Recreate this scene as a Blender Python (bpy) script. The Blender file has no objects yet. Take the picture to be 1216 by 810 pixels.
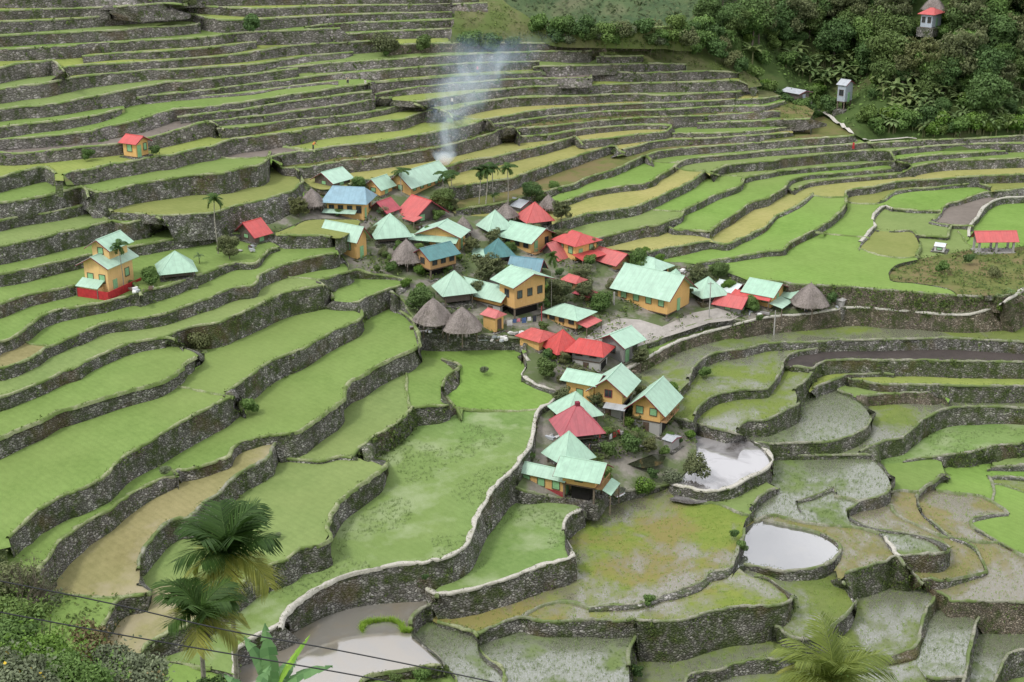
import bpy, bmesh, math, random
import numpy as np
from mathutils import Vector, Matrix, noise as mnoise
from mathutils.geometry import delaunay_2d_cdt
from mathutils.bvhtree import BVHTree
random.seed(7); rng=np.random.default_rng(7)
scene=bpy.context.scene
COL=scene.collection
# ------------------------------------------------------------------ materials
def nmat(name, rough=0.8, spec=0.3):
    m=bpy.data.materials.new(name); m.use_nodes=True
    nt=m.node_tree; b=nt.nodes.get('Principled BSDF')
    b.inputs['Roughness'].default_value=rough
    b.inputs['Specular IOR Level'].default_value=spec
    return m,nt,b
class NB:
    """tiny node builder"""
    def __init__(s,nt): s.nt=nt
    def n(s,t,**k):
        x=s.nt.nodes.new(t)
        for a,b in k.items(): setattr(x,a,b)
        return x
    def link(s,a,b): s.nt.links.new(a,b)
    def pos(s):
        return s.n('ShaderNodeNewGeometry').outputs['Position']
    def obj(s): return s.n('ShaderNodeTexCoord').outputs['Object']
    def scale(s,v,sc):
        x=s.n('ShaderNodeVectorMath',operation='MULTIPLY'); s.link(v,x.inputs[0]); x.inputs[1].default_value=sc; return x.outputs[0]
    def noise(s,v,sc,det=4,rough=.55,dist=0.0):
        x=s.n('ShaderNodeTexNoise'); s.link(v,x.inputs['Vector']); x.inputs['Scale'].default_value=sc
        x.inputs['Detail'].default_value=det; x.inputs['Roughness'].default_value=rough; x.inputs['Distortion'].default_value=dist
        return x.outputs['Fac']
    def vor(s,v,sc,feature='F1',rnd=1.0):
        x=s.n('ShaderNodeTexVoronoi',feature=feature); s.link(v,x.inputs['Vector']); x.inputs['Scale'].default_value=sc
        if 'Randomness' in x.inputs: x.inputs['Randomness'].default_value=rnd
        return x
    def ramp(s,f,stops):
        x=s.n('ShaderNodeValToRGB'); s.link(f,x.inputs[0]); e=x.color_ramp.elements
        while len(e)<len(stops): e.new(.5)
        for i,(p,c) in enumerate(stops):
            e[i].position=p; e[i].color=tuple(c)+(1,) if len(c)==3 else c
        return x.outputs[0]
    def map(s,f,a,b,c=0.0,d=1.0):
        x=s.n('ShaderNodeMapRange'); s.link(f,x.inputs[0]); x.inputs[1].default_value=a;x.inputs[2].default_value=b;x.inputs[3].default_value=c;x.inputs[4].default_value=d
        return x.outputs[0]
    def mix(s,f,a,b,mode='MIX'):
        x=s.n('ShaderNodeMix',data_type='RGBA',blend_type=mode)
        if isinstance(f,(int,float)): x.inputs[0].default_value=f
        else: s.link(f,x.inputs[0])
        for k,v in ((6,a),(7,b)):
            if isinstance(v,(tuple,list)): x.inputs[k].default_value=tuple(v)+(1,) if len(v)==3 else v
            else: s.link(v,x.inputs[k])
        return x.outputs[2]
    def math(s,op,a,b=0.0,clamp=False):
        x=s.n('ShaderNodeMath',operation=op,use_clamp=clamp)
        for k,v in ((0,a),(1,b)):
            if isinstance(v,(int,float)): x.inputs[k].default_value=v
            else: s.link(v,x.inputs[k])
        return x.outputs[0]
    def bump(s,h,strength=.5,dist=.05):
        x=s.n('ShaderNodeBump'); s.link(h,x.inputs['Height']); x.inputs['Strength'].default_value=strength; x.inputs['Distance'].default_value=dist
        return x.outputs[0]
    def attr(s,name):
        return s.n('ShaderNodeAttribute',attribute_name=name)
M={}
def simple(name,col,rough=.8,var=.25,sc=3.0,spec=.3,coord='pos',metal=0.0,bump=0.0):
    m,nt,b=nmat(name,rough,spec); k=NB(nt)
    p=k.pos() if coord=='pos' else k.obj()
    f=k.noise(p,sc,5,.6)
    d=tuple(c*(1-var) for c in col); l=tuple(min(1,c*(1+var)) for c in col)
    c=k.ramp(f,[(.3,d),(.7,l)])
    k.link(c,b.inputs['Base Color']); b.inputs['Metallic'].default_value=metal
    if bump: k.link(k.bump(k.noise(p,sc*6,3),bump,.02),b.inputs['Normal'])
    M[name]=m
    return m
# rough stone terrace wall with moss and dirt
def stone_mat(name, base=(.105,.095,.085), lite=(.27,.25,.22), moss=.43, sc=3.2, jc=(.065,.06,.052)):
    m,nt,b=nmat(name,.9,.2); k=NB(nt); p=k.pos()
    w=k.n('ShaderNodeVectorMath',operation='MULTIPLY_ADD'); nz=k.n('ShaderNodeTexNoise'); k.link(p,nz.inputs['Vector']); nz.inputs['Scale'].default_value=1.3
    k.link(nz.outputs['Color'],w.inputs[0]); w.inputs[1].default_value=(.35,.35,.35); k.link(p,w.inputs[2])
    q=k.scale(w.outputs[0],(1,1,1.55))
    v=k.vor(q,sc); v2=k.vor(q,sc,'DISTANCE_TO_EDGE'); v3=k.vor(q,sc*2.3)
    sepc=k.n('ShaderNodeSeparateColor'); k.link(v.outputs['Color'],sepc.inputs[0])
    stone=k.ramp(sepc.outputs[0],[(0,base),(.45,tuple((a+c)/2*.8 for a,c in zip(base,lite))),(.8,lite),(1,tuple(min(1,c*1.35) for c in lite))])
    joint=k.map(v2.outputs['Distance'],.0,.13)
    c=k.mix(joint,jc,stone)
    # large scale tone
    big=k.noise(p,.22,4,.6)
    c=k.mix(k.map(big,.35,.65,.0,.55),c,(.045,.045,.032))
    dirt=k.noise(k.scale(p,(1,1,.6)),.9,5,.7)
    c=k.mix(k.map(dirt,.52,.66,0,.75),c,(.05,.06,.022))
    mo=k.noise(p,.55,6,.72)
    t=1-moss
    c=k.mix(k.map(mo,t-.05,t+.09,0,.85),c,k.ramp(k.noise(p,6,3),[(.3,(.03,.055,.012)),(.7,(.09,.12,.03))]))
    br=k.noise(p,.16,3,.6)
    c=k.mix(k.map(br,.56,.68,0,.55),c,(.12,.085,.04))
    k.link(c,b.inputs['Base Color'])
    h=k.math('ADD',k.map(v2.outputs['Distance'],0,.25),k.math('MULTIPLY',v3.outputs['Distance'],.35))
    k.link(k.bump(h,.9,.14),b.inputs['Normal'])
    M[name]=m
stone_mat('stone',base=(.22,.21,.195),lite=(.46,.44,.415),moss=.48,sc=2.6); stone_mat('stone_mossy',base=(.22,.21,.185),lite=(.46,.44,.40),moss=.53,sc=2.6); stone_mat('stone_far_haze',base=(.24,.22,.20),lite=(.37,.34,.32),moss=.44,sc=1.7,jc=(.12,.11,.10))  # far walls: aerial haze put into the stone colour, paler base and joints
stone_mat('stone_brown',base=(.25,.20,.145),lite=(.42,.36,.28),moss=.47)
def field_mat(name, c1, c2, patch=None, water=0.0, fine=18.0, wcol=(.16,.15,.12), rough=.9, pscale=.09, pthr=.5, wior=1.9):
    """rice paddy: mottled green, optional second patchy colour, optional standing water"""
    m,nt,b=nmat(name,rough,.15); k=NB(nt); p=k.pos()
    f=k.noise(k.scale(p,(1,.4,1)),fine*.45,3,.7)
    g=k.noise(p,.12,5,.6)
    mid=k.noise(p,1.1,4,.6)
    c=k.mix(k.map(g,.36,.64),c1,c2)
    c=k.mix(k.map(f,.3,.7,0,.38),c,tuple(x*.66 for x in c1))
    c=k.mix(k.map(mid,.35,.7,0,.3),c,tuple(min(1,x*1.35) for x in c2))
    if name.startswith('rice'):
        wv=k.n('ShaderNodeTexWave',wave_type='BANDS',bands_direction='DIAGONAL'); k.link(p,wv.inputs['Vector']); wv.inputs['Scale'].default_value=.55; wv.inputs['Distortion'].default_value=5; wv.inputs['Detail'].default_value=3
        c=k.mix(k.map(wv.outputs['Fac'],.45,1,0,.16),c,tuple(x*.68 for x in c1))
        c=k.mix(k.map(k.noise(p,.035,3,.5),.38,.66,0,.42),c,(.21,.255,.085))
    if patch:
        pf=k.noise(p,pscale,5,.62)
        c=k.mix(k.map(pf,pthr-.05,pthr+.08,0,.85),c,patch)
    if water>0:
        wf=k.noise(k.scale(p,(1,.8,1)),.10,5,.65,.3)
        wm=k.map(wf,1-water-.06,1-water+.05)
        fn=k.noise(k.scale(p,(1,.45,1)),9,2,.8)
        wm=k.math('MULTIPLY',wm,k.map(fn,.25,.62,.35,1.0))
        c=k.mix(wm,c,wcol)
        k.link(c,b.inputs['Base Color'])
        rr=k.map(wm,0,1,rough,.06); k.link(rr,b.inputs['Roughness'])
        sp=k.map(wm,0,1,.1,1.0); k.link(sp,b.inputs['Specular IOR Level']); k.link(k.map(wm,0,1,1.35,wior),b.inputs['IOR'])
        bm=k.math('MULTIPLY',k.math('SUBTRACT',1.0,wm),f)
        k.link(k.bump(bm,.5,.05),b.inputs['Normal'])
    else:
        k.link(c,b.inputs['Base Color']); k.link(k.bump(f,.6,.06),b.inputs['Normal'])
    M[name]=m
field_mat('rice',(.138,.22,.052),(.185,.272,.075))
field_mat('rice_bright',(.148,.255,.05),(.195,.31,.072))
field_mat('rice_dull',(.155,.225,.07),(.21,.275,.095))
field_mat('rice_yellow',(.20,.26,.06),(.28,.32,.085))
field_mat('rice_ripe',(.28,.28,.085),(.37,.34,.13))
field_mat('rice_brown',(.22,.20,.085),(.29,.26,.125),patch=(.33,.29,.19),pthr=.58)
field_mat('rice_olive',(.17,.20,.05),(.24,.25,.08))
field_mat('rice_wet',(.132,.22,.058),(.185,.27,.09),patch=(.27,.33,.17),pthr=.56,pscale=.14)
field_mat('marsh',(.15,.22,.04),(.21,.235,.06),patch=(.225,.19,.075),water=.47,pthr=.53,wcol=(.15,.135,.11))
field_mat('marsh_brown',(.175,.175,.065),(.235,.205,.10),water=.50,wcol=(.16,.145,.11))
field_mat('seedling',(.13,.185,.06),(.175,.22,.09),water=.55,wcol=(.14,.145,.11),wior=2.2)
field_mat('green_water',(.115,.165,.045),(.165,.20,.065),patch=(.17,.215,.055),water=.50,wcol=(.15,.15,.12),wior=2.1)
field_mat('mud',(.055,.048,.045),(.085,.072,.066),rough=.5,water=.35,wcol=(.06,.055,.05))
field_mat('mud_grey',(.15,.13,.11),(.21,.18,.155),rough=.8)
field_mat('earth',(.17,.13,.095),(.26,.21,.16),fine=8)
field_mat('village_ground',(.15,.14,.115),(.28,.26,.225),patch=(.09,.13,.04),fine=7,pscale=.25,pthr=.47)
field_mat('square_ground',(.30,.28,.25),(.42,.39,.36),fine=6)
field_mat('scrub',(.10,.13,.035),(.16,.17,.055),patch=(.19,.15,.075),fine=5,pscale=.16)
field_mat('scrub_dull',(.10,.115,.045),(.15,.155,.07),patch=(.10,.14,.04),fine=4,pscale=.14)
field_mat('scrub_green',(.08,.15,.025),(.14,.22,.045),patch=(.12,.12,.05),fine=5,pscale=.2)
def water_mat(name,col=(.12,.11,.09),mud=(.20,.17,.12),mf=.5,rough=.03,ior=2.7):
    m,nt,b=nmat(name,rough,1.0); k=NB(nt); p=k.pos()
    f=k.noise(p,.16,4,.6,.5)
    wm=k.map(f,mf-.08,mf+.08)
    k.link(k.mix(wm,col,mud),b.inputs['Base Color'])
    k.link(k.map(wm,0,1,rough,.10),b.inputs['Roughness'])
    b.inputs['IOR'].default_value=ior
    k.link(k.bump(k.noise(k.scale(p,(1,.7,1)),1.6,3),.06,.02),b.inputs['Normal'])
    M[name]=m
water_mat('pond_clear',(.09,.09,.08),(.12,.115,.09),.6)
water_mat('pond_muddy',(.21,.20,.175),(.23,.20,.15),.52,ior=2.1)
water_mat('pond_foam',(.10,.09,.085),(.34,.33,.33),.49,ior=2.2)
# bund tops: pale dry grass, stone and trodden earth
def bund_mat(name,a,b_,g,gt=.55):
    m,nt,b=nmat(name,.95,.15); k=NB(nt); p=k.pos()
    c=k.ramp(k.noise(p,3.5,4,.7),[(.3,a),(.68,b_)])
    c=k.mix(k.map(k.noise(p,.35,5,.7),gt-.08,gt+.08,0,.9),c,g)
    k.link(c,b.inputs['Base Color']); k.link(k.bump(k.noise(p,7,3),.7,.08),b.inputs['Normal'])
    M[name]=m
bund_mat('bund_grass',(.20,.23,.10),(.37,.38,.25),(.13,.19,.05),.48)
bund_mat('bund_stone',(.17,.17,.12),(.36,.35,.29),(.13,.18,.055),.49)
bund_mat('bund_path',(.36,.34,.29),(.56,.54,.48),(.24,.26,.13),.66)
bund_mat('bund_far_haze',(.25,.27,.14),(.41,.41,.29),(.18,.26,.075),.49)  # far bund tops, lightened: aerial haze mixed into the colour
# ------------------------------------------------------------------ object helpers
def link(o): COL.objects.link(o); return o
def meshobj(name, verts, faces, mat=None, parent=None, loc=None, smooth=False):
    me=bpy.data.meshes.new(name)
    if isinstance(verts,np.ndarray): verts=verts.tolist()
    me.from_pydata(verts,[],faces); me.update()
    o=bpy.data.objects.new(name,me)
    if mat is not None:
        for mm in (mat if isinstance(mat,(list,tuple)) else [mat]): me.materials.append(M[mm] if isinstance(mm,str) else mm)
    if parent is not None: o.parent=parent
    if loc is not None: o.location=loc
    if smooth: me.shade_smooth()
    return link(o)
def tag(o,label=None,cat=None,group=None,kind=None):
    if label: o['label']=label
    if cat: o['category']=cat
    if group: o['group']=group
    if kind: o['kind']=kind
    return o
def empty(name,loc=(0,0,0),rz=0.0):
    o=bpy.data.objects.new(name,None); o.empty_display_size=.5; o.location=loc; o.rotation_euler=(0,0,rz); return link(o)
F=1650.0; PITCH=math.radians(20.5); BAT=0.13
CP,SP=math.cos(PITCH),math.sin(PITCH)
def gfun(v):
    y=(405.0-v)/F
    return (CP+y*SP)/(SP-y*CP)
def unproj(u,v,z):
    x=(u-608.0)/F; y=(405.0-v)/F
    dz=y*CP-SP
    t=z/dz
    return (x*t,(CP+y*SP)*t,z)
def proj(X,Y,Z):
    d=Y*CP-Z*SP; yy=Y*SP+Z*CP
    return (608+F*X/d, 405-F*yy/d)
FR=(-70.0,-12.0,1290.0,860.0)
def catmull(P,step=6.0):
    P=[np.array(p,float) for p in P]
    out=[P[0]]
    n=len(P)
    for i in range(n-1):
        p0=P[i-1] if i>0 else 2*P[0]-P[1]
        p1,p2=P[i],P[i+1]
        p3=P[i+2] if i+2<n else 2*P[-1]-P[-2]
        # centripetal
        def tj(ti,a,b): return ti+max(1e-3,math.hypot(*(b-a)[:2]))**0.5
        t0=0;t1=tj(t0,p0,p1);t2=tj(t1,p1,p2);t3=tj(t2,p2,p3)
        L=math.hypot(*(p2-p1)[:2]); k=max(1,int(L/step+0.5))
        for j in range(1,k+1):
            t=t1+(t2-t1)*j/k
            A1=(t1-t)/(t1-t0)*p0+(t-t0)/(t1-t0)*p1
            A2=(t2-t)/(t2-t1)*p1+(t-t1)/(t2-t1)*p2
            A3=(t3-t)/(t3-t2)*p2+(t-t2)/(t3-t2)*p3
            B1=(t2-t)/(t2-t0)*A1+(t-t0)/(t2-t0)*A2
            B2=(t3-t)/(t3-t1)*A2+(t-t1)/(t3-t1)*A3
            out.append((t2-t)/(t2-t1)*B1+(t-t1)/(t2-t1)*B2)
    return out
def load(txt):
    L={}
    for ln in txt.strip().split('\n'):
        p=ln.split()
        pts=[tuple(float(q) for q in t.split(',')) for t in p[1:]]
        # extend lines that leave the frame
        for end in (0,-1):
            u,v,h=pts[end]
            if u<1 or u>1214.5:
                b=pts[1] if end==0 else pts[-2]
                s=(v-b[1])/((u-b[0]) or 1e-3); s=max(-.6,min(.6,s))
                nu=FR[0]-5 if u<1 else FR[2]+5
                q=(nu,v+s*(nu-u)*0.6,max(h,0))
                if end==0: pts.insert(0,q)
                else: pts.append(q)
        if p[0][0]!='D' or 1:
            for end in (0,-1):
                u,v,h=pts[end]
                if 805<v<858:
                    b=pts[1] if end==0 else pts[-2]
                    q=(u+(u-b[0])*.3,FR[3]+5,h)
                    if end==0: pts.insert(0,q)
                    else: pts.append(q)
        L[p[0]]=pts
    return L
HT=1.4
def build(lines, bases=None, extra=()):
    """lines: name->[(u,v,h)]; returns dict"""
    S={}
    for n,pts in lines.items():
        s=catmull(pts, 6.0)
        S[n]=[(float(a),float(b),max(0.0,float(c))) for a,b,c in s]
    V=[];E=[];quads=[]
    def addv(p): V.append(Vector(p)); return len(V)-1
    x0,y0,x1,y1=FR
    f=[addv(p) for p in ((x0,y0),(x1,y0),(x1,y1),(x0,y1))]
    for i in range(4): E.append((f[i],f[(i+1)%4]))
    def clampf(u,v): return (min(x1,max(x0,u)),min(y1,max(y0,v)))
    for n,s in S.items():
        flat=n[0]=='D'
        prev=None
        for i,(u,v,h) in enumerate(s):
            hh=0 if flat else h
            a=addv(clampf(u,v))
            if bases is not None and n in bases: bu,bv=bases[n][i]
            else: bu,bv=u,v+hh
            b=addv(clampf(bu,bv)) if hh>HT else a
            if prev:
                pa,pb,pu=prev
                E.append((pa,a))
                if pb!=pa or b!=a:
                    if (pb,b)!=(pa,a): E.append((pb,b))
                    quads.append((n,i,tuple(V[pa]),tuple(V[a]),tuple(V[b]),tuple(V[pb])))
            if (i==0 or i==len(s)-1) and b!=a: E.append((a,b))
            prev=(a,b,(u,v))
    for q in extra: addv(q)
    r=delaunay_2d_cdt(V,E,[],0,1e-3)
    vc,ed,fc,ov,oe,of=r
    vc=[tuple(p) for p in vc]
    cons=set()
    for e,o in zip(ed,oe):
        if o: cons.add((min(e),max(e)))
    # wall quads -> bvh
    qv=[];qf=[]
    for q in quads:
        k=len(qv); qv+= [(p[0],p[1],0) for p in q[2:]]; qf.append((k,k+1,k+2)); qf.append((k,k+2,k+3))
    bv=BVHTree.FromPolygons([Vector(p) for p in qv],qf)
    floor=[]
    for t in fc:
        c=Vector((sum(vc[i][0] for i in t)/3,sum(vc[i][1] for i in t)/3,5))
        hit=bv.ray_cast(c,Vector((0,0,-1)))[0]
        floor.append(hit is None)
    par=list(range(len(fc)))
    def find(a):
        while par[a]!=a:
            par[a]=par[par[a]]; a=par[a]
        return a
    em={}
    for i,t in enumerate(fc):
        for a,b in ((t[0],t[1]),(t[1],t[2]),(t[2],t[0])):
            em.setdefault((min(a,b),max(a,b)),[]).append(i)
    for e,fs in em.items():
        if len(fs)==2 and e not in cons and floor[fs[0]] and floor[fs[1]]:
            par[find(fs[0])]=find(fs[1])
    comp={}
    for i in range(len(fc)):
        if floor[i]: comp.setdefault(find(i),[]).append(i)
    def area(t):
        a,b,c=[vc[i] for i in t]
        return abs((b[0]-a[0])*(c[1]-a[1])-(c[0]-a[0])*(b[1]-a[1]))/2
    comps=[]
    for k,fs in comp.items():
        A=sum(area(fc[i]) for i in fs)
        cu=sum(area(fc[i])*sum(vc[j][0] for j in fc[i])/3 for i in fs)/max(A,1e-6)
        cv=sum(area(fc[i])*sum(vc[j][1] for j in fc[i])/3 for i in fs)/max(A,1e-6)
        comps.append(dict(faces=fs,area=A,c=(cu,cv)))
    comps.sort(key=lambda c:-c['area'])
    lab=[-1]*len(fc)
    for k,c in enumerate(comps):
        for i in c['faces']: lab[i]=k
    fbv=BVHTree.FromPolygons([Vector((p[0],p[1],0)) for p in vc],[tuple(t) for t in fc])
    def look(u,v):
        r=fbv.ray_cast(Vector((u,v,5)),Vector((0,0,-1)))
        return lab[r[2]] if r[0] is not None else -1
    return dict(S=S,V=vc,F=fc,lab=lab,comps=comps,look=look,quads=quads)
def sides(T, n, i, bases=None, minA=12.0):
    s=T['S'][n]; u,v,h=s[i]
    a=s[max(0,i-1)]; b=s[min(len(s)-1,i+1)]
    tx,ty=b[0]-a[0],b[1]-a[1]; L=math.hypot(tx,ty) or 1
    nx,ny=-ty/L,tx/L
    if ny>0 : nx,ny=-nx,-ny
    if n[0]=='D': h=0
    B=A=-1
    bu,bv=(bases[n][i] if bases else (u,v+h))
    for d in (0.8,1.5,2.5,4,6):
        k=T['look'](u+nx*d,v+ny*d)
        if k>=0 and T['comps'][k]['area']>minA: B=k;break
    for d in (0.8,1.5,2.5,4,6):
        k=T['look'](bu-nx*d,bv-ny*d)
        if k>=0 and T['comps'][k]['area']>minA: A=k;break
    return A,B
def solve(T, anchor):
    n=len(T['comps']); rows=[];rhs=[]
    AB={}
    for name,s in T['S'].items():
        for i,(u,v,h) in enumerate(s):
            if u<-30 or u>1246 or v>840: pass
            A,B=sides(T,name,i); AB[(name,i)]=(A,B)
            if A<0 or B<0 or A==B: continue
            flat=name[0]=='D' or h<=HT
            hh=0 if name[0]=='D' else h
            val=math.log((gfun(v)+BAT)/(gfun(v+hh)+BAT))
            w=0.5 if flat else 1.0
            rows.append((A,B,w)); rhs.append(val*w)
    M=np.zeros((len(rows)+1+n,n)); y=np.zeros(len(rows)+1+n)
    for k,(A,B,w) in enumerate(rows):
        # ln|zA|-ln|zB| = ln((g_r+b)/(g_b+b))
        M[k,A]+=w; M[k,B]-=w; y[k]=rhs[k]
    k=len(rows)
    a=T['look'](*anchor[:2]); M[k,a]=100; y[k]=100*math.log(-anchor[2])
    deg=np.zeros(n)
    for A,B,w in rows: deg[A]+=1;deg[B]+=1
    # robust: IRLS
    W=np.ones(len(y))
    for i in range(n):
        M[k+1+i,i]=0.003; y[k+1+i]=0.003*math.log(-anchor[2]*0.85)
    for it in range(12):
        x=np.linalg.lstsq(M*W[:,None],y*W,rcond=None)[0]
        r=np.abs(M@x-y)
        W[:len(rows)]=1/np.sqrt(1+(r[:len(rows)]/0.006)**2)
    return -np.exp(x),deg,AB,r[:len(rows)],rows
def seal(lines, R=20.0):
    """add connector lines Kxx from free line ends to the nearest other line"""
    S={n:[(float(a),float(b),max(0,float(c))) for a,b,c in catmull(p,6.0)] for n,p in lines.items()}
    segs=[]
    for n,s in S.items():
        fl=n[0]=='D'
        for i in range(len(s)-1):
            (u0,v0,h0),(u1,v1,h1)=s[i],s[i+1]
            segs.append((u0,v0,u1,v1,n,i))
            if not fl and max(h0,h1)>HT: segs.append((u0,v0+h0,u1,v1+h1,n,i))
    A=np.array([q[:4] for q in segs]); names=[q[4] for q in segs]; idx=[q[5] for q in segs]
    out={}
    for n,s in S.items():
        for end in (0,-1):
            u,v,h=s[end]
            if u<FR[0]+2 or u>FR[2]-2 or v>FR[3]-2 or v<FR[1]+2: continue
            if n[0]=='D': h=0
            cand=[]
            for (pu,pv) in ([(u,v)] if h<=HT else [(u,v),(u,v+h)]):
                d=A[:,2:]-A[:,:2]; q=np.array([pu,pv])-A[:,:2]
                L2=(d**2).sum(1)+1e-9
                t=np.clip((q*d).sum(1)/L2,0,1)
                near=A[:,:2]+d*t[:,None]
                dist=np.hypot(near[:,0]-pu,near[:,1]-pv)
                for k in range(len(segs)):
                    if names[k]==n:
                        far=idx[k] if end==0 else len(s)-2-idx[k]
                        if far<6 : dist[k]=1e9
                k=int(dist.argmin()); cand.append((float(dist[k]),(pu,pv),tuple(near[k])))
            # crossing? skip when endpoint sits on another line
            cand.sort()
            d0,p,q=cand[0]
            if d0<0.3 or d0>R: continue
            ex=((q[0]-p[0])/d0,(q[1]-p[1])/d0)
            out['D_k%s%d'%(n,0 if end==0 else 1)]=[(p[0],p[1],0),(q[0]+ex[0]*.6,q[1]+ex[1]*.6,0)]
    return out
def clamp_heights(lines):
    """a wall never hides the whole field below it: limit each drop by the gap to the next rim"""
    S={n:catmull(p,6.0) for n,p in lines.items() if n[0]!='D'}
    segs=[];nm=[];ii=[]
    for n,s in S.items():
        for i in range(len(s)-1):
            segs.append((s[i][0],s[i][1],s[i+1][0],s[i+1][1])); nm.append(n); ii.append(i)
    A=np.array(segs,float); nm=np.array(nm)
    lo=np.minimum(A[:,0],A[:,2]); hi=np.maximum(A[:,0],A[:,2])
    out={}
    for n,p in lines.items():
        if n[0]=='D': out[n]=p; continue
        q=[]
        for (u,v,h) in p:
            uu=min(1280,max(-60,u))
            m=(lo<=uu)&(hi>=uu)&(nm!=n)
            if m.any() and h>0:
                B=A[m]; t=(uu-B[:,0])/np.where(abs(B[:,2]-B[:,0])<1e-6,1e-6,B[:,2]-B[:,0]); vv=B[:,1]+t*(B[:,3]-B[:,1])
                vv=vv[vv>v+1.5]
                if len(vv):
                    d=vv.min()-v
                    lim=(.82*d if v<150 else (.84*d if v<230 else d-1.0))
                    h=min(h,max(.5,lim))
            q.append((u,v,h))
        out[n]=q
    return out
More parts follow.
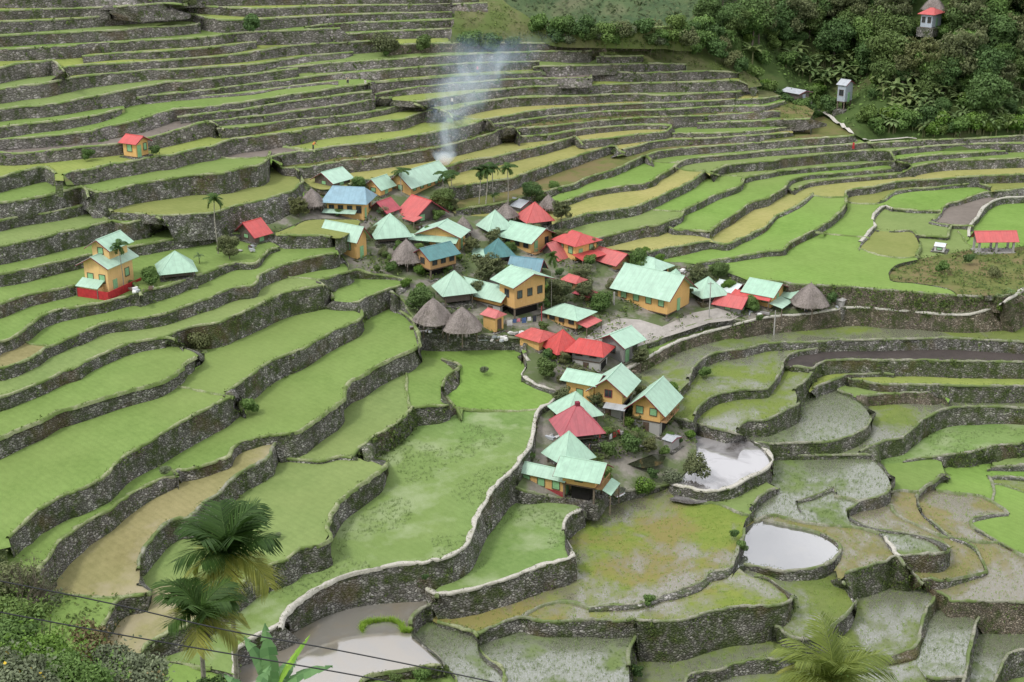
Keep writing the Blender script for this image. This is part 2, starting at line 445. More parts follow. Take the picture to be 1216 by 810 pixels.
LINES='''
L1 -5,211.5,17.5 15,205.8,19.2 27.5,202.8,19 40,200,19.5 53.75,198.2,20 65.5,205.8,7.5
L2 -5,240.8,18 15,239,17.5 30,236.5,17 45,234,17 60,230.8,17 75,227,17 91.25,222,17.5 98.75,221.5,15 102,225.8,11 105,234.5,2
L3 -5,262.8,12.5 15,258.2,12 30,255,11.5 50,253.2,11.2 70,250,10.5 90,245.8,10.5 107.5,241.2,12.5 118,238.8,15 125,244.5,9.5 132.5,251,2.5
L4 -5,293.2,20.5 15,289.5,22 30,285.8,22 45,283.2,21.5 60,279,21.5 75,275,21 90,272,20.5 105,269,20 120,265,21.2 133.8,262,20.5 147.5,265,13.8 160,263.2,13 175,259.5,13.8 186.2,257,13 191.2,260.8,8.25 200,267.5,1.25
D4 100,249.5,0 120,256,0 132.5,263.2,0
L5 -5,325.8,14.5 20,322,15.5 40,317.5,15.5 60,312.5,16 80,308.2,15 95,304.5,15 110,301.5,14.5 130,297,13 160,291.5,10 175,289.5,9.5 200,284.8,9 225,281.5,10.5 240,279,10.5 250,277,10 304,277,8.75
L6 133.8,252,1.25 160,253.2,1.25 185,255.5,7.5 205,256,11.2 225,254.8,15.5 250,252.5,19.5 270,247,25 287.5,242.5,28.8 304,239,33.8 319,235.8,35 334,230.8,35 346.5,226.5,33.8 355.2,220,32.5 361,215,25 357.8,208.2,15 355.2,203.2,7.5 349,198.2,2.5
D6 195,262,0 210,267.5,0 232.5,270,0 252.5,278.2,0
L7 95,220.8,2 110,227,7.5 120,228.2,13.8 135,225.8,20 155,220,28 175,216.5,26.8 200,212.5,25 225,208.2,24.5 250,206.5,24.2 270,205,24.5 277.5,202.5,25 287.5,199.5,24.5 297.5,197,25 304,197,22.5 314,192.5,20 320.2,187,15 321,180,5
L8 75,207.5,6.25 90,203,10 110,200,11.2 130,195,13.8 155,191.2,13.8 185,185.5,14.5 200,184.5,13.5 220,179,16.5 240,175,18 250,174,16.5 265,168,18 282.5,164,18.8 304,162,18 329,158.2,16.8 351.5,156.2,14.5 374,151.2,15.5 404,147.5,15 429,145.8,14 454,143.8,12.5 479,141.2,13 491.5,136.2,15.5 504,132,18.8 519,130,15 531.5,133.8,7 537.8,140,2
L9 319,187,3.75 326.5,184.5,11.2 349,180.5,15 374,178,15.5 399,173,17 429,170,17 454,167,17 479,162.5,17.5 504,158.8,17 529,153.8,16.2 549,150,15.5 569,144.2,15 577.8,141.2,12.5 586.5,150,3.75
D9 331.5,172,0 336.5,173.5,0 375.2,178.5,0
L10 324,191.2,2.5 335.2,199,8.75 366.5,197.5,11.2 404,191.2,15 429,188.8,14.5 454,185.2,14 479,181.5,14.5 504,177.5,15 529,172.5,16 554,166.2,16.5 579,159.2,16.5 596.5,153,16.5 608,150,17 615.5,157,11.2 618,161.2,5 633,161.2,1
L11 519,202.5,2.5 524,200,5 534,197,8.75 544,193.2,11.2 564,188.8,12.5 586.5,186.2,11.2 608,181,13 623,177.5,12 640.5,173.8,10.5 658,169.2,10.5 675.5,164,12.5 682.5,162,11.2 688,166.2,5 691.8,172.5,1.25
L12 414,219.5,2.5 424,214.5,5 444,212.5,7.5 466.5,208.2,10 491.5,202,11.2 509,199.5,7.5 524,199.5,5
L13 534,222,10 539,222,14.5 554,220,15 569,217.5,15 586.5,214.5,14 608,211.5,14 623,205.8,13.5 635.5,201.5,13.8 658,194,15.5 683,186.2,15 708,178,15 730.5,173.2,11.2 734.2,178.8,3.75 743,181.2,0.75
L14 541.5,249,7.5 566.5,245,8.75 591.5,241.5,8.75 608,237.5,8.75 623,233.2,8.75 638,230,7.5 650.5,227,8.75 663,222.5,11.2 683,218.2,10.5 695.5,211.5,10.5 708,207,11.2 726.8,202,11.2 743,195,10.5 758,188,10.5 768,184.2,9.5 774.2,188.8,5 776.8,196.2,1.25
L15 655.5,243.2,5 666,240.2,6.25 683,234.5,8.75 698,228.8,10 718,224.5,9.5 738,221.2,8.75 763,218.2,8 778,213.2,10.5 784.2,207,13.8 793,203.2,11.2 800.5,198.8,7.5 805.5,191.2,1.25
D15 771.8,188.8,0 788,193,0 806.8,192,0
L16 653,267,2.5 665.5,262,7.5 679.2,259,10.5 693,255,11.2 708,252.2,12 723,250,12 738,248,10.5 758,244.5,9.5 768,240,10.5 783,233.2,9.5 798,226.2,9.5 813,219.5,10.5 823,213.8,10.5 831.8,207.5,10 837.5,203.2,8 843,208.2,1.25
D16a 800.5,198,0 813,202,0 839.2,202.5,0
D16 836.8,202.8,0 854.2,207.5,0 880.5,209.5,0 884.2,212,0
L17 708,283.2,7.5 715.5,281.2,12 733,277,12.5 748,273.2,12 768,268.5,12 780.5,267.5,11.2 793,262.5,12.5 801.8,259.5,8.75 811,255,7 812.5,249,8 820.5,245,7.5 833,240,6.5 845.5,233.2,8 858,228.2,6.5 873,223.2,7 881.8,217.5,8.75 883.8,211.5,5.5 890.5,209.5,5.5 903,207,5.5 912,205.8,4.5 924.5,203.2,5 962,199.5,4 1012,195.8,5 1064,191.5,5 1080,194.5,2.5
D17 775.5,249,0 793,250,0 813,250.8,0
L18 842.5,276,2 848.5,270.8,10 858,263.2,9.5 870.5,255.8,10.5 885.5,245,8.75 895.5,239,9.5 912,235,9.5 922,228.2,8.75 932.5,222.5,4.5 937,215,7 947,211,5.5 962,208,5 994.5,205.5,4 1072,199.5,3.5
L19 793.5,269,7.5 799.2,272,5.5 820.5,273.2,5.5 843,275,5.5
L20 768,299.5,5 773,298.2,9.5 793,294.5,10.5 820.5,289.5,11.2 840.5,286,12 848,287,10.5 858,289.5,7.5 865.5,289.5,7 878,283.5,9 895.5,276.5,9 912,267.5,9.5 917,261.5,10 922,255.8,10.5 937,249.5,8.75 949.5,243.2,8.75 962,233.2,10.5 966.5,229.5,3.75
D20 842.5,274.5,0 841.8,280.8,0 847.5,287,0
D20b 963.2,231.5,0 982,234,0 1007,233.2,0
L21 828,313.2,2.5 843,310,4.5 870.5,305.8,5.5 890.5,302,6 912,298,6 932,295.8,6 937,290,7 949.5,282,7 969.5,272,6.5 987,261.2,6.5 999.5,249.5,7.5 1006,239.5,7.5 1005,227,10 1012,224.5,9.5 1037,221.5,7.5 1054,217.5,8 1074,214.5,7 1112,212.5,5.5 1140,210.2,6
L22 930.8,222,1.25 941.5,226.5,1.5 949.5,221.5,6 962,217,5.5 994.5,212.5,5.5 1037,209,4.5 1070,205.5,4.5 1077,202,3.5 1087,197.5,6.25 1104,193.8,10 1124,191.2,10.5 1162,189.5,10.5 1220,187.5,11.2
L23 1138,210.2,6.25 1162,209,8.75 1187,208,10 1220,206.5,11.2
L24 1041,240.8,1 1052,236.5,5.5 1061,228.5,9.5 1077,225.2,7.5 1112,222,6.5 1142,218.5,5.5 1162,217.5,6 1177,222,2.5
D24 1008,239.5,0 1012,240.8,0 1043,241.5,0
L25 1020,295,1.25 1023,287,11.2 1034,275,11.2 1040,267.5,8.75 1037,259,11.2 1044,249,11.2 1052,244,8 1060,247.8,2.5
L26 1057,247,2 1087,249.5,2.5 1117,250,2
L27 1103,263.2,1.25 1112,259.5,6.25 1118,253.2,8.75 1120,245.8,7.5 1127,241.5,7.5 1137,239.5,8.75 1152,234,11.2 1164,230,12.5 1182,226.5,13.8 1197,225.8,12.5 1220,223.2,12.5
L28 1151,280.8,2.5 1153,267.5,8.75 1162,257.5,8.75 1170,245.8,10 1180,238.8,10 1190,235,8.75 1202,234,7.5 1220,233.2,7.5
L29 1038,273.2,0.75 1062,274.5,1 1084,274.5,1.25 1091,287,2 1092,294.5,2.5 1087,300.8,3.5 1091,305.8,2
L30 1087,279,2 1112,280.5,2 1127,280.8,2 1128,273.2,1 1130,267.5,0.75
L31 1103,263.2,3 1120,266.5,3.5 1137,267.5,3.75 1156,268.2,3
D33 1137,274.5,0 1142,279.5,0 1148,289.5,0 1160,293.2,0
D25 1020,294.5,0 1037,300.8,0 1067,305.8,0 1092,305,0
D25b 969,275,0 987,277.8,0 999.5,279,0 1032,282,0
L34 892,332.5,10 927,334.5,15 942,337,17.5 962,338.2,21.2 987,339.5,23.8 1012,341,23.8 1052,344.5,23 1087,347,22.5 1124,350,22.5 1150,351.2,22 1174,352,15 1192,351.5,10 1212,349,2
L35 741.8,440.2,10 763,427.8,12 783,417,12.5 803,406.5,12.5 818,401,13.8 833,396.2,15 858,389.5,17.5 883,382.5,18.8 912,376.2,18 937,374.5,16.2 962,372.2,17 987,368,18.8 1012,364.5,21.2 1050,367,19.5 1087,370,18.8 1124,373.2,19.5 1152,372.8,21.2 1174,367,26.2 1192,359.5,32.5 1207,350,37.5 1220,342,42.5
L36 768,407.5,7.5 780.5,404,7.5 798,394.5,11.2 820.5,386.2,11.2 848,379.5,11.2 873,379,8.75 890.5,380.8,2
L37 818,449,2.5 823.5,437.8,10 829.2,430.2,11.2 840.5,422.2,11.2 858,417,10.5 883,414,9.5 912,407.5,8.5 937,406.5,8.75 972,405.5,8.75 992,404,12 1024,403.5,12.5 1062,402.8,12.5 1124,401,13.8 1150,402,15 1187,404,12.5 1220,406,12
L38 823,499,2 828,486.5,8.75 834.2,478.5,11.2 848,469.5,11.2 878,463,10 898,462,9.5 912,461,10.5 919.5,451.5,13.8 927,441.5,12.5 930.8,430.2,12.5 937,422,11.2 949.5,417,9.5 972,413.5,2.5
L39 930,434,1.5 952,435.5,2 967.5,437,3 970.8,432,13.8 987,427.8,16.2 1012,426.5,16.2 1054,427.8,18 1087,427,19 1137,428.5,19.5 1174,429,20 1220,429.5,21.2
L40 874.2,512.8,2.5 879.2,504.5,12.5 888,499.5,23.8 912,497.8,23.8 924.5,491.5,23 937,485.2,22 950.8,477,18.8 946.5,469.5,15 944.5,462.8,12.5 952,455.2,12.5 959.5,449,12.5 968.2,436.5,12.5
L41 800.5,496,3 820.5,500.2,4.5 833,504.5,5.5 858,510.2,3.75 873,514,3 888,518.5,2.5
L42 795.5,574,2.5 820.5,580.5,3 833,583,3 848,583,6.25 873,577,15 890.5,567,17.5 905.5,560.2,20 913.2,554,22.5 917.5,546.5,21.2 917,540.2,15 912,534.5,5 898,526,1.25 885.5,517.8,1
L43 994.5,462.8,2 1012,469.5,5 1023,475.2,5 1032,486.5,6.25 1034,497.8,10 1028,507.8,15 1012,517,17.5 987,523.5,15.5 962,525.2,14.5 937,525.8,12.5 912,526.5,8.75 895.5,525,2
L44 962,465.2,1.25 972,457.8,8.75 982,454,11.2 997,448.5,11.2 1007,444.8,11.2 1024,444,6.25 1052,442.8,3.75 1062,444.5,2
L45 1006,449,5 1024,452,10 1042,455.5,9.5 1087,456.5,9 1120,457,10.5 1137,457.5,18 1174,458,18.8 1220,457.8,21.2
L46 1017,469.5,1.25 1032,469.5,9.5 1050,467.8,11.2 1074,466.5,13 1102,466,13 1118,465.5,13.8 1122,471.5,6.25 1126,477.5,0.75
L47 1016,539,1.25 1032,531,12.5 1052,522.8,22.5 1072,519,23.8 1084,509,27 1097,498.5,26.2 1112,489.5,23.8 1132,483.5,21.2 1162,482.5,21.2 1197,483,20.5 1220,485.2,18.8
L48 1052,550.2,0.75 1072,547.8,0.75 1087,544.5,2.5 1124,540.2,8.75 1152,536.5,15 1174,530.8,23.8 1220,525.8,18.8
L49 1172,557,1.25 1182,554,3.75 1194,553.5,7.5 1220,551.5,13.8
L50 917.5,539,2 962,540.2,2 1020,539.5,1.5 1034,540.2,2.5 1044,547.8,5 1053,559,6.25 1058,574,8.75 1056,582.8,8.75 1042,590.2,8.75 1022,595.2,7 1012,601.5,5.5 1006,604.8,5 1009,613,3.75 1020,620.5,2 1037,626.5,1.5 1062,631,1.25 1087,634.8,1 1107,639.8,5 1120,644.8,12.5 1128,651,20 1122,655.5,21.2 1102,657.8,21.2 1082,659,18.8 1065,660.5,12.5
L51 919.5,542,0 949.5,546.5,0 962,554,0 974.5,569,0 992,580.2,0
L52 954.5,611.5,0.75 948.2,601.5,1 945.8,595.2,2 952,592.8,7.5 967,587.8,10.5 989.5,579,10 993.2,585.2,2.5
D53 990.8,587.8,0 1012,591.5,0 1023,595.2,0
L54 889.6,603.3,1.03 896.8,596.4,6.16 902.6,589.6,6.84 918,580.4,6.84 924.9,579.3,1.71
D54 795.5,574,0 800,581,0 827,595,0 851,597,0 882,610,0 892,612,0 897,617,0 912,611,0 937,614.8,0 962,621,0 992,623,0 1017,625.5,0 1047,633,0
L55 1107,619.8,1.25 1098,612.2,1.5 1091,601.5,7.5 1088,589,7.5 1094,579.5,9.5 1110,569.5,11.2 1118,562.8,12.5 1127,566.5,3.75
D56 1112,581.5,0 1137,585.2,0 1162,587.8,0 1177,594,0 1192,604,0 1198,609.8,0
D57 1056,582.8,0 1072,582,0 1090,583.5,0
L58 1173,566,1.5 1200,566.5,2 1220,568.5,2
D59 1178,575.2,0 1187,574.8,0 1202,579,0 1220,586,0
D60 1176,566,0 1180,579,0 1178,594.5,0
L62 1044,632.5,1 1050,637.2,3.5 1056,647.2,4.5 1062,654.8,5 1066,661,2
D63 1058,599,0 1061,606,0 1072,615.5,0 1092,624,0 1112,633,0 1130,639,0
L64 1104,617.2,2.5 1112,623.5,3 1124,634,2.5 1132,638.5,1.5 1147,643.5,2 1158,651,3.5 1164,661,4.5 1169,671.5,7.5 1171,678,9.5 1160,681,11.2 1137,685.5,12.5 1117,689,11.2 1107,687.2,12.5 1094,688.5,3.75
L66 1198,609.8,5 1177,610.5,10 1162,613.5,11.2 1153,618.5,6.25 1158,626,3 1172,634.8,1.5 1187,643.5,1.5 1220,660,1.25
D65 1130,638,0 1162,642.2,0 1186,643.5,0
L67 1096,693.5,1.25 1112,702.2,7.5 1126,708,23.8 1128,713,18.8 1150,713.5,20 1167,714,21.2 1187,714,30 1220,715.5,35
L68 1113,704.8,22.5 1110,712.2,27.5 1102,721.5,32.5 1096,738.5,35 1091,761,30 1087,768.5,25 1072,774,23.8 1052,780.2,17.5 1034,778.5,7.5
L69 997,688,1.25 1003,682.2,15 1012,677.8,26.2 1030,672.5,35 1052,666,40 1064,660.5,41.2 1072,668.5,31.2 1084,681,16.2 1096,694,1.25
L70 996.5,686.5,0.75 1007,699,6.25 1016,710.5,12.5 1010,721.5,26.2 997,734,23.8 984.5,744,15 973.2,752,5
L71 883,669.8,2 912,674.8,3.75 930.8,678,12.5 949.5,676.5,11.2 969.5,674,12 984.5,669,13.8 994.5,659.8,17.5 999.5,651,15 994.5,643.5,5 979.5,634.8,1 962,629,0.75 937,623.5,0.75 912,618,0.75 900.5,616.5,0.75 885.5,624.8,0.75
L73 745.5,734.8,1.25 754.2,737,7.5 768,737,30 783,737,49 808,736.2,50 820.5,733,51.2 845.5,726,47.5 870.5,721.5,47.5 895.5,719.8,45 912,719,43 924.5,718,28.8 938.2,713.5,21.2 943.2,707.2,15 937,703.5,5 925.8,696.5,2 912,687.2,1.25 890.5,682.2,0.75 878,673,0.75
L75 885.5,621,1.25 881.8,641,3.75 875.5,656,10 870.5,671.5,15 858,677.2,20 845.5,679,21.2 833,691,17.5 820.5,696,18.8 803,702.2,17 788,706.5,12.5 773,713.5,10 758,717.2,10 733,718.5,11.2 708,719.8,12.5 699.2,721.5,7.5
D75 701.8,721,0 683,714.8,0 660.5,713.5,0 633,723.5,0 618,732.2,0
L76 566.5,750.5,3.75 569.5,751,5 581.5,745.5,20 594,740.5,27.5 608,734.8,32.5 623,732.2,31.2 633,736,26.2 658,738,20 683,736.5,19.5 703,735.5,20.5 728,737.2,18.8 745.5,736,16.2 753.5,735.5,10
L77 507,699,5 516.5,705.5,15 529,705.5,26.2 544,703,30.5 569,697.2,30 591.5,690.5,31.2 608,685.5,32.5 623,679.8,33.8 640.5,673,31.2 658,668,30.5 675.5,664,27.5 682.5,659.8,28.8 679.2,652.2,22.5 673.5,642.2,15 670,629.8,20 670.5,621,23.8 676.8,613,25 685.5,607.2,22.5 695.5,604,15
L78 519,738.5,3 544,744.8,2.5 564,752.2,3.75 567.8,761,2.5 567.8,768.5,7.5 574,778.5,10 591.5,791,11.2 597.8,799.8,10 595.2,816,5
L79 605,576.5,5 623,582.8,11.2 645.5,587.8,12.5 668,592,12.5 688,596,11.2 696.8,605.2,5
L80 331,746,2.5 333.5,734.8,15 339,724.8,27.5 346.5,717.2,35 366.5,703.5,47.5 386.5,692.2,46.2 416.5,681,43.8 454,673.5,41.2 479,670.5,41.2 501.5,668.5,37.5 514,666,32 529,662.2,31.2 546.5,653.5,32.5 556.5,643.5,35 564,626,40 569,611,42.5 574,601,40 579,594,37.5 594,571.5,32.5 608,559,27.5 620.5,544,22.5 630.5,529,17.5 634.2,511.5,12.5 636.8,496.5,10 640.5,486.5,8.75 653,479,7.5 665,468.5,10 661.8,464.8,10 645.5,460.2,10 630.5,454,10 619.2,444,8.75 626,434,5 623,424,2.5 619.2,415.2,1.25
L81 464,345.8,27.5 474,352,22.5 489,374.5,15 499,387,21.2 529,393.2,21.2 579,397,17 608,400.8,15 620.5,402,15 625.5,409.5,7.5
L82 466.5,365.8,0.75 474,369,2 482.8,374.5,2.5 490.2,380.8,3 492,388.2,5 496,400.8,10 497.5,409,17.5 490.2,414,22.5 479,419.5,24.5 464,425.2,25 454,430.2,25 444,435.2,24.5 429,446,24.5 414,452,27.5 408.5,460.2,27.5 407,472.8,27.5 402.8,477,30.5 379,494,30 366.5,502.8,31.8 354,512,23.8 334,515.8,24.5 325.2,516.5,15 314,517.8,9.5 304,520.5,8.5 287.5,525.2,10.5 277.5,532,15 273.8,541,11.2 260,546.5,10 237.5,554,11.2 217.5,557.8,13 211.2,557,15 206.2,560.2,7.5
D83 482.8,439,0 482.8,446.5,0 483.5,464,0 486.5,483.5,0
L84 504,422.8,0.75 514,424,0.75 529,427.8,1.5 542.8,432,15 545.8,434.5,23.8 534,443.2,28.8 526,451.5,23.8 523.5,459.5,15 526.5,467.8,8.75 537.8,482,1.25
L85 484.5,482.8,5 490.2,483.5,21.2 504,482.2,21.2 519,481.8,21.2 536.5,480.8,21.2 544.5,485.2,13.8 547.8,499,1.25
L86 494,483.5,22.5 490.2,484,23.8 485.2,490.2,27.5 474,500.2,28.8 459,510.2,29.5 444,519,25 429,530.2,13.8 417.8,542.8,2
D86 535.2,482,0 554,485.2,0 608,487.8,0 633,486.5,0 641.8,485.2,0
L87 329,543.5,2 359,546,3 381.5,547,2.5 404,542,2 417.8,542.8,1.25
L88 414,542,0.75 444,545.5,2 460.2,548,15 454,554.5,25 441.5,564.5,26.2 424,577,28.8 404,591.5,32.5 395.2,604,35 389.5,617.2,30 387.8,628.5,27.5 392,637.2,28.8 379,646.8,27.5 364,650.5,26.2 356.5,651,27.5 347.8,659,27.5 334,667.2,25 319,672.2,27.5 304,678.5,32.5 287.5,691,32.5 262.5,711,32.5 240,731,27.5 225,741,30 205,749,30 190,756,25 175,766,15 165,779.8,1.25
L89 339,522.8,1.25 329,524,22.5 323.5,534,25 319,542,22.5 304,551.5,22.5 287.5,559.5,25 276.2,569,25 262.5,584,25 240,599,25 225,614,15 207.5,616.5,28.8 192.5,626,37.5 183.8,636,43.8 172.5,651,41.2 166.2,666,27.5 167,681,12.5 172.5,693.5,3.75 180,701,0.75
L90 181.2,698.5,1.25 172.5,705.5,15 160,707.2,16.2 147.5,709,17.5 137.5,716,27.5 131.2,728.5,27.5 125,738.5,20 121.2,753.5,15 121.2,766,5
D90 32.5,702.2,0 60,703,0 120,709,0 147.5,708,0
D88 195,693.5,0 225,692.2,0 250,691,0 282.5,692.2,0
D92 120,768.5,0 137.5,773,0 160,777.2,0 175,781,0 195,784.8,0 217.5,788.5,0 250,793.5,0
L93 333.5,741,2 324,746.5,10 304,756.5,15 292.5,763,20 282.5,769.8,22.5 279.5,781,15 281.2,793.5,7.5 275,813.5,5
L94 10,638.5,15 22.5,625.5,27.5 35,616,28.8 41.25,608,27.5 50,602.8,29.5 75,588.2,26.5 92.5,582.8,26 110,574,26.2 125,566,25.5 135,554,31.2 147.5,542,32 162.5,532.8,24.2 180,522.8,30 200,510.2,33.8 220,498.5,35.5 240,487.8,33.2 260,477.8,32.5 276.2,471,30.5 285,476.5,17.5 292.5,491.5,2
L95 264.5,469,0.75 275,461,15 290,451,27.5 304,441.5,27.5 311.5,434.5,28.8 319,430.2,28 334,422.8,26.2 354,416.5,21.2 366.5,410.2,22 376.5,404,21.2 394,394.5,20 411.5,387,18.8 426.5,380.2,17.5 431.5,374.5,15 428.5,365.8,8.75 426,358.2,1.25
L96 395.2,357,1.5 411.5,359,1.5 425.2,358.2,7.5 431.5,355,20 444,349.5,22.5 464,342,25 479,338.2,25 486,335,15 482,330.8,2
L97 195,400.8,2.5 205,395.8,15 217.5,390,25 237.5,385.8,27.5 260,382.5,28.8 272.5,377,31.2 285,372,30 304,363.2,30 319,355.8,31.2 334,349.5,32 349,345,30 364,342,28 379,339,23.8 385.2,338.2,21.2 391.5,344.5,12.5 399,360,0.75
D97 333.5,328.2,0 354,329.2,0 374,331.5,0 385.2,339.5,0
L98 -5,473.5,14.5 25,462.8,16.2 50,453.2,17 75,441.5,17 92.5,436.5,13.8 105,427.8,15 125,419,13.8 150,409,12 170,404,10 185,402,9.5 205,401.5,8.75 217.5,414,2.5
L99 203.8,409,0.75 225,413.5,1.25 236.2,416.5,3.75 242.5,417.8,13.8 230,424,20 220,429,20 215,437,21.2 200,447.8,20 185,455.2,17 160,461.5,16.2 140,466.5,17 120,472.8,17 100,479,18 82.5,484,19.5 67.5,487.8,22 50,497.8,20 25,507.8,25 0,519,24.5 -5,521,24.5
D100 211.2,458.5,0 230,462,0 250,466.5,0 265.5,469,0 277,472,0
L101 -5,438,14.5 15,433.5,15.5 32.5,427,16.2 47.5,419.5,17 53.75,414,18.8 60,411,15.5 72.5,406,14.5 80,402,12.5 100,394.5,15 120,384.5,15 140,380.8,14.5 160,378.2,12 185,374.5,11.2 200,370.8,11.2 220,363.2,12 237.5,357,12 250,353.2,12.5 265,345.8,13.8 282.5,340.8,13.8 304,337,11.2 307.8,328.2,15 316.5,322.5,17.5 336.5,314.5,14.5 354,309.5,18.8 374,304.5,23.8 394,300.8,21.2 404,302,17.5 411.5,309.5,10 415.2,324.5,1.25
L103 375.2,332.5,2 386.5,331,6.25 396.5,327.5,7.5 414,322.5,8.75 424,320,9.5 439,324,5.5 459,327,3.75 485.2,333.2,1.25
L104 -5,410.2,10 0,405.8,12.5 12.5,402,13.8 25,394.5,15 37.5,384.5,17 50,375,18.8 70,368.2,16.2 90,364.5,15.5 110,360.8,14.5 130,357,13 145,353.2,12.5 160,349.5,12 180,343.2,11.2 200,339,11.2 225,330,12.5 250,321.5,11.2 265,315.8,10 280,312,6.25 304,312,3.75 319,297,3.75 329,294,0.75
D104 30,405.8,0 35,408.5,0 53.75,409.5,0 58.75,412,0
L105 -5,362,17 15,355.8,16.5 32.5,349.5,15 50,346.5,13 70,343.2,12 85,340,11.2 100,335.8,10.5 110,334.5,10 155,334.5,10 162.5,342,8.75 166.2,352,0.75
L106 289,278.2,7.5 319,278.8,13.8 344,279,15.5 366.5,279.5,15.5 387.8,280,15 396.5,284.5,10 404,303.2,0.75
L107 30,692.2,15 42.5,681,27.5 50,671.5,37.5 60,659.8,41.2 66.25,648.5,40 75,638.5,37.5 87.5,629.8,29.5 100,621,25.5 115,613.5,23.8 130,605.5,22 140,597.8,21.2 155,587.8,21.2 175,576.5,22 195,567.8,18.8 207.5,566,12.5 212.5,565.2,1.25
D107 155,564,0 162.5,556,0 180,553.5,0 197.5,554.8,0 212,564,0
L108 521.5,706,2.5 516.5,714.8,17.5 501.5,722.2,27.5 492.8,731,22.5 489,742.2,12.5 494.5,754.8,5 511.5,771.5,2.5 525.2,784.8,2.5 526.5,796,1.25
L109 429,806,1.25 454,798.5,7.5 479,794.8,10 504,791,10 529,792.2,7.5 544,811,5
L110 753.8,734.8,5 755.5,753.5,25 751,766,32.5 747.2,781,30 747,796,20 748,813.5,5
L111 813,818.5,2.5 816.8,804.8,7.5 825.5,798.5,15 845.5,796.5,15 860.5,794,15 870.5,788.5,17.5 888,785,18.8 912,782.2,17.5 924.5,782.2,15 939.5,777.2,12.5 949.5,771,10 955.8,756,1.25
L112 909.5,758.5,1.25 919.5,743,2 929.5,749.8,6.25 939.5,755.5,11.2 953.2,758.5,7.5 964.5,757.2,2.5 975.8,751,0.5
L113 1163,733,2.5 1158,746,15 1154,766,27.5 1150,788.5,27.5 1146,808,20 1144,818.5,15
L114 1178,818.5,10 1184,803.5,25 1194,781,32.5 1204,774.8,32.5 1220,771,32.5
L115 1100,803.5,2.5 1112,805.2,7.5 1127,805.2,7.5 1148,804.8,5
A0 -5,-3,13.8 62.5,-2.5,12 140,-2,8 195,-1.25,4.5 250,-2.5,4.5 304,-3,9.5 404,-3.75,9.5 504,-3,7 569,-2,5
A1 -5,12.5,11.2 50,10.5,12 100,9,11 140,7.5,10 175,5,9.5 195,3.5,10 250,7.5,7.5 304,10,9.5 366.5,7.5,10 429,6,9 516.5,5,10 579,3.5,12.5
A2 -5,25.75,13.8 50,23.75,14 100,21,15 140,18.5,15.5 175,16.5,14.5 215,15,8.75 260,23,7.5 304,22.5,7.5 366.5,19,9.5 429,16.5,8.75 491.5,15,10 536.5,14.5,10
A3 -5,42.5,12.5 50,39.5,13 100,37.5,13 140,35.5,12.5 175,32.75,12.5 217.5,30,13 237.5,28,12.5
A3b 361.5,32,7.5 379,29.5,10 429,26.5,11.2 491.5,24.5,10 539,23,10
A4 -5,58.75,13 50,56,13.8 87.5,53.75,12.5 100,52,12.5 140,50,11.2 175,47.5,12.5 220,45.5,12.5 252.5,43,12 272.5,40,10 304,37.5,7.5 319,37,8 366.5,35,10 404,33.25,12.5
A4c 401.5,41.25,8.75 441.5,38,10.5 476.5,36.25,10 536.5,33.75,10
A5 97.5,67,7.5 140,63,8 175,61.25,8.5 220,58.5,8 252.5,55.5,8.75 287.5,51.5,9.5 304,49.5,6.25
A5l -5,82,18.8 15,76.25,18.8 30,74,18 50,73,17.5 61.25,71.25,18.8 72.5,80,10 80,91.25,2
A6 70,80.5,7.5 100,77,10 140,75,9.5 175,73,10.5 200,71.25,10 237.5,68,9.5 275,65,10 304,61,12 341.5,54.5,12.5 401.5,50.5,11.2 459,47.5,7.5
A7 -5,106.2,16.2 25,102,16.2 50,99.25,16.2 75,94.25,16.2 95,90.5,14.5 120,88,12 140,86.25,13 162.5,84.25,13 180,82.5,13.8 212.5,82,8.75 250,79.5,9.5 304,75.5,10.5 329,71.75,11.2 366.5,66.25,12 404,63,13.8 419,61.25,8.75
A8 -5,130,13.8 25,126.2,15 50,125,15.5 75,121.2,15.5 100,115.8,15.5 125,111.8,15 147.5,106.8,17.5 162.5,103.8,15 185,100,12 195,97.5,11.2 225,96.25,10.5 262.5,92,10.5 304,87.5,10.5 329,83.75,11.2 354,81.25,7.5
A8c 329,81.25,2.5 341.5,80,6.25 379,76.25,11.2 429,72.5,12 479,69.25,12 529,65.5,12 579,63,12 608,62,12.5 640.5,60.75,15 683,60.75,15 710.5,60.75,15 718,66.25,5
A9 162.5,116.2,2.5 175,113.2,5 200,111.2,7 250,106.2,7 304,98.75,7 329,96.25,8 366.5,91.25,7.5 391.5,88,10 429,85.5,12.5 479,81.25,12.5 516.5,78,11.2 554,75,11.2 608,73.25,11.2 640.5,72.5,11.2
A10 172.5,121,3 225,115.5,3.5 304,109.2,3.5 329,104.5,5 366.5,100,5.5 401.5,96.25,6.25
A12 -5,166.2,11.2 25,163.8,11.2 62.5,160.5,12 95,157,11.2 110,155,12.5 120,151.5,15 140,147.5,17.5 162.5,142.5,17.5 180,137,18.8 195,132.5,17.5 207.5,129.5,12.5 250,126.2,6.5 304,118.8,8 341.5,112.5,7.5 379,107.5,7.5 404,103,7.5 429,100.5,7.5 440.2,98.75,6.25
A11 -5,151.2,12.5 37.5,146.2,12 75,142.5,10.5 115,136.2,9.5 125,133.8,10 147.5,128,7.5
A13 210,138.8,3.75 250,133.8,6 304,127.5,7.5 341.5,120.5,9 384,115.5,9.5 424,110,9 441.5,108.8,2.5
A14 437.8,105,1.25 436.5,98.75,7.5 454,96.25,10.5 489,93.25,10.5 529,90,10.5 566.5,87.5,10.5 608,85.75,10.5 643,84.5,10
A15 445.2,112,2.5 466.5,107.5,7.5 491.5,103.8,10 529,100,9.5 566.5,96.75,10 608,93.75,10.5 633,93,10 680.5,92.5,10 703,92,10
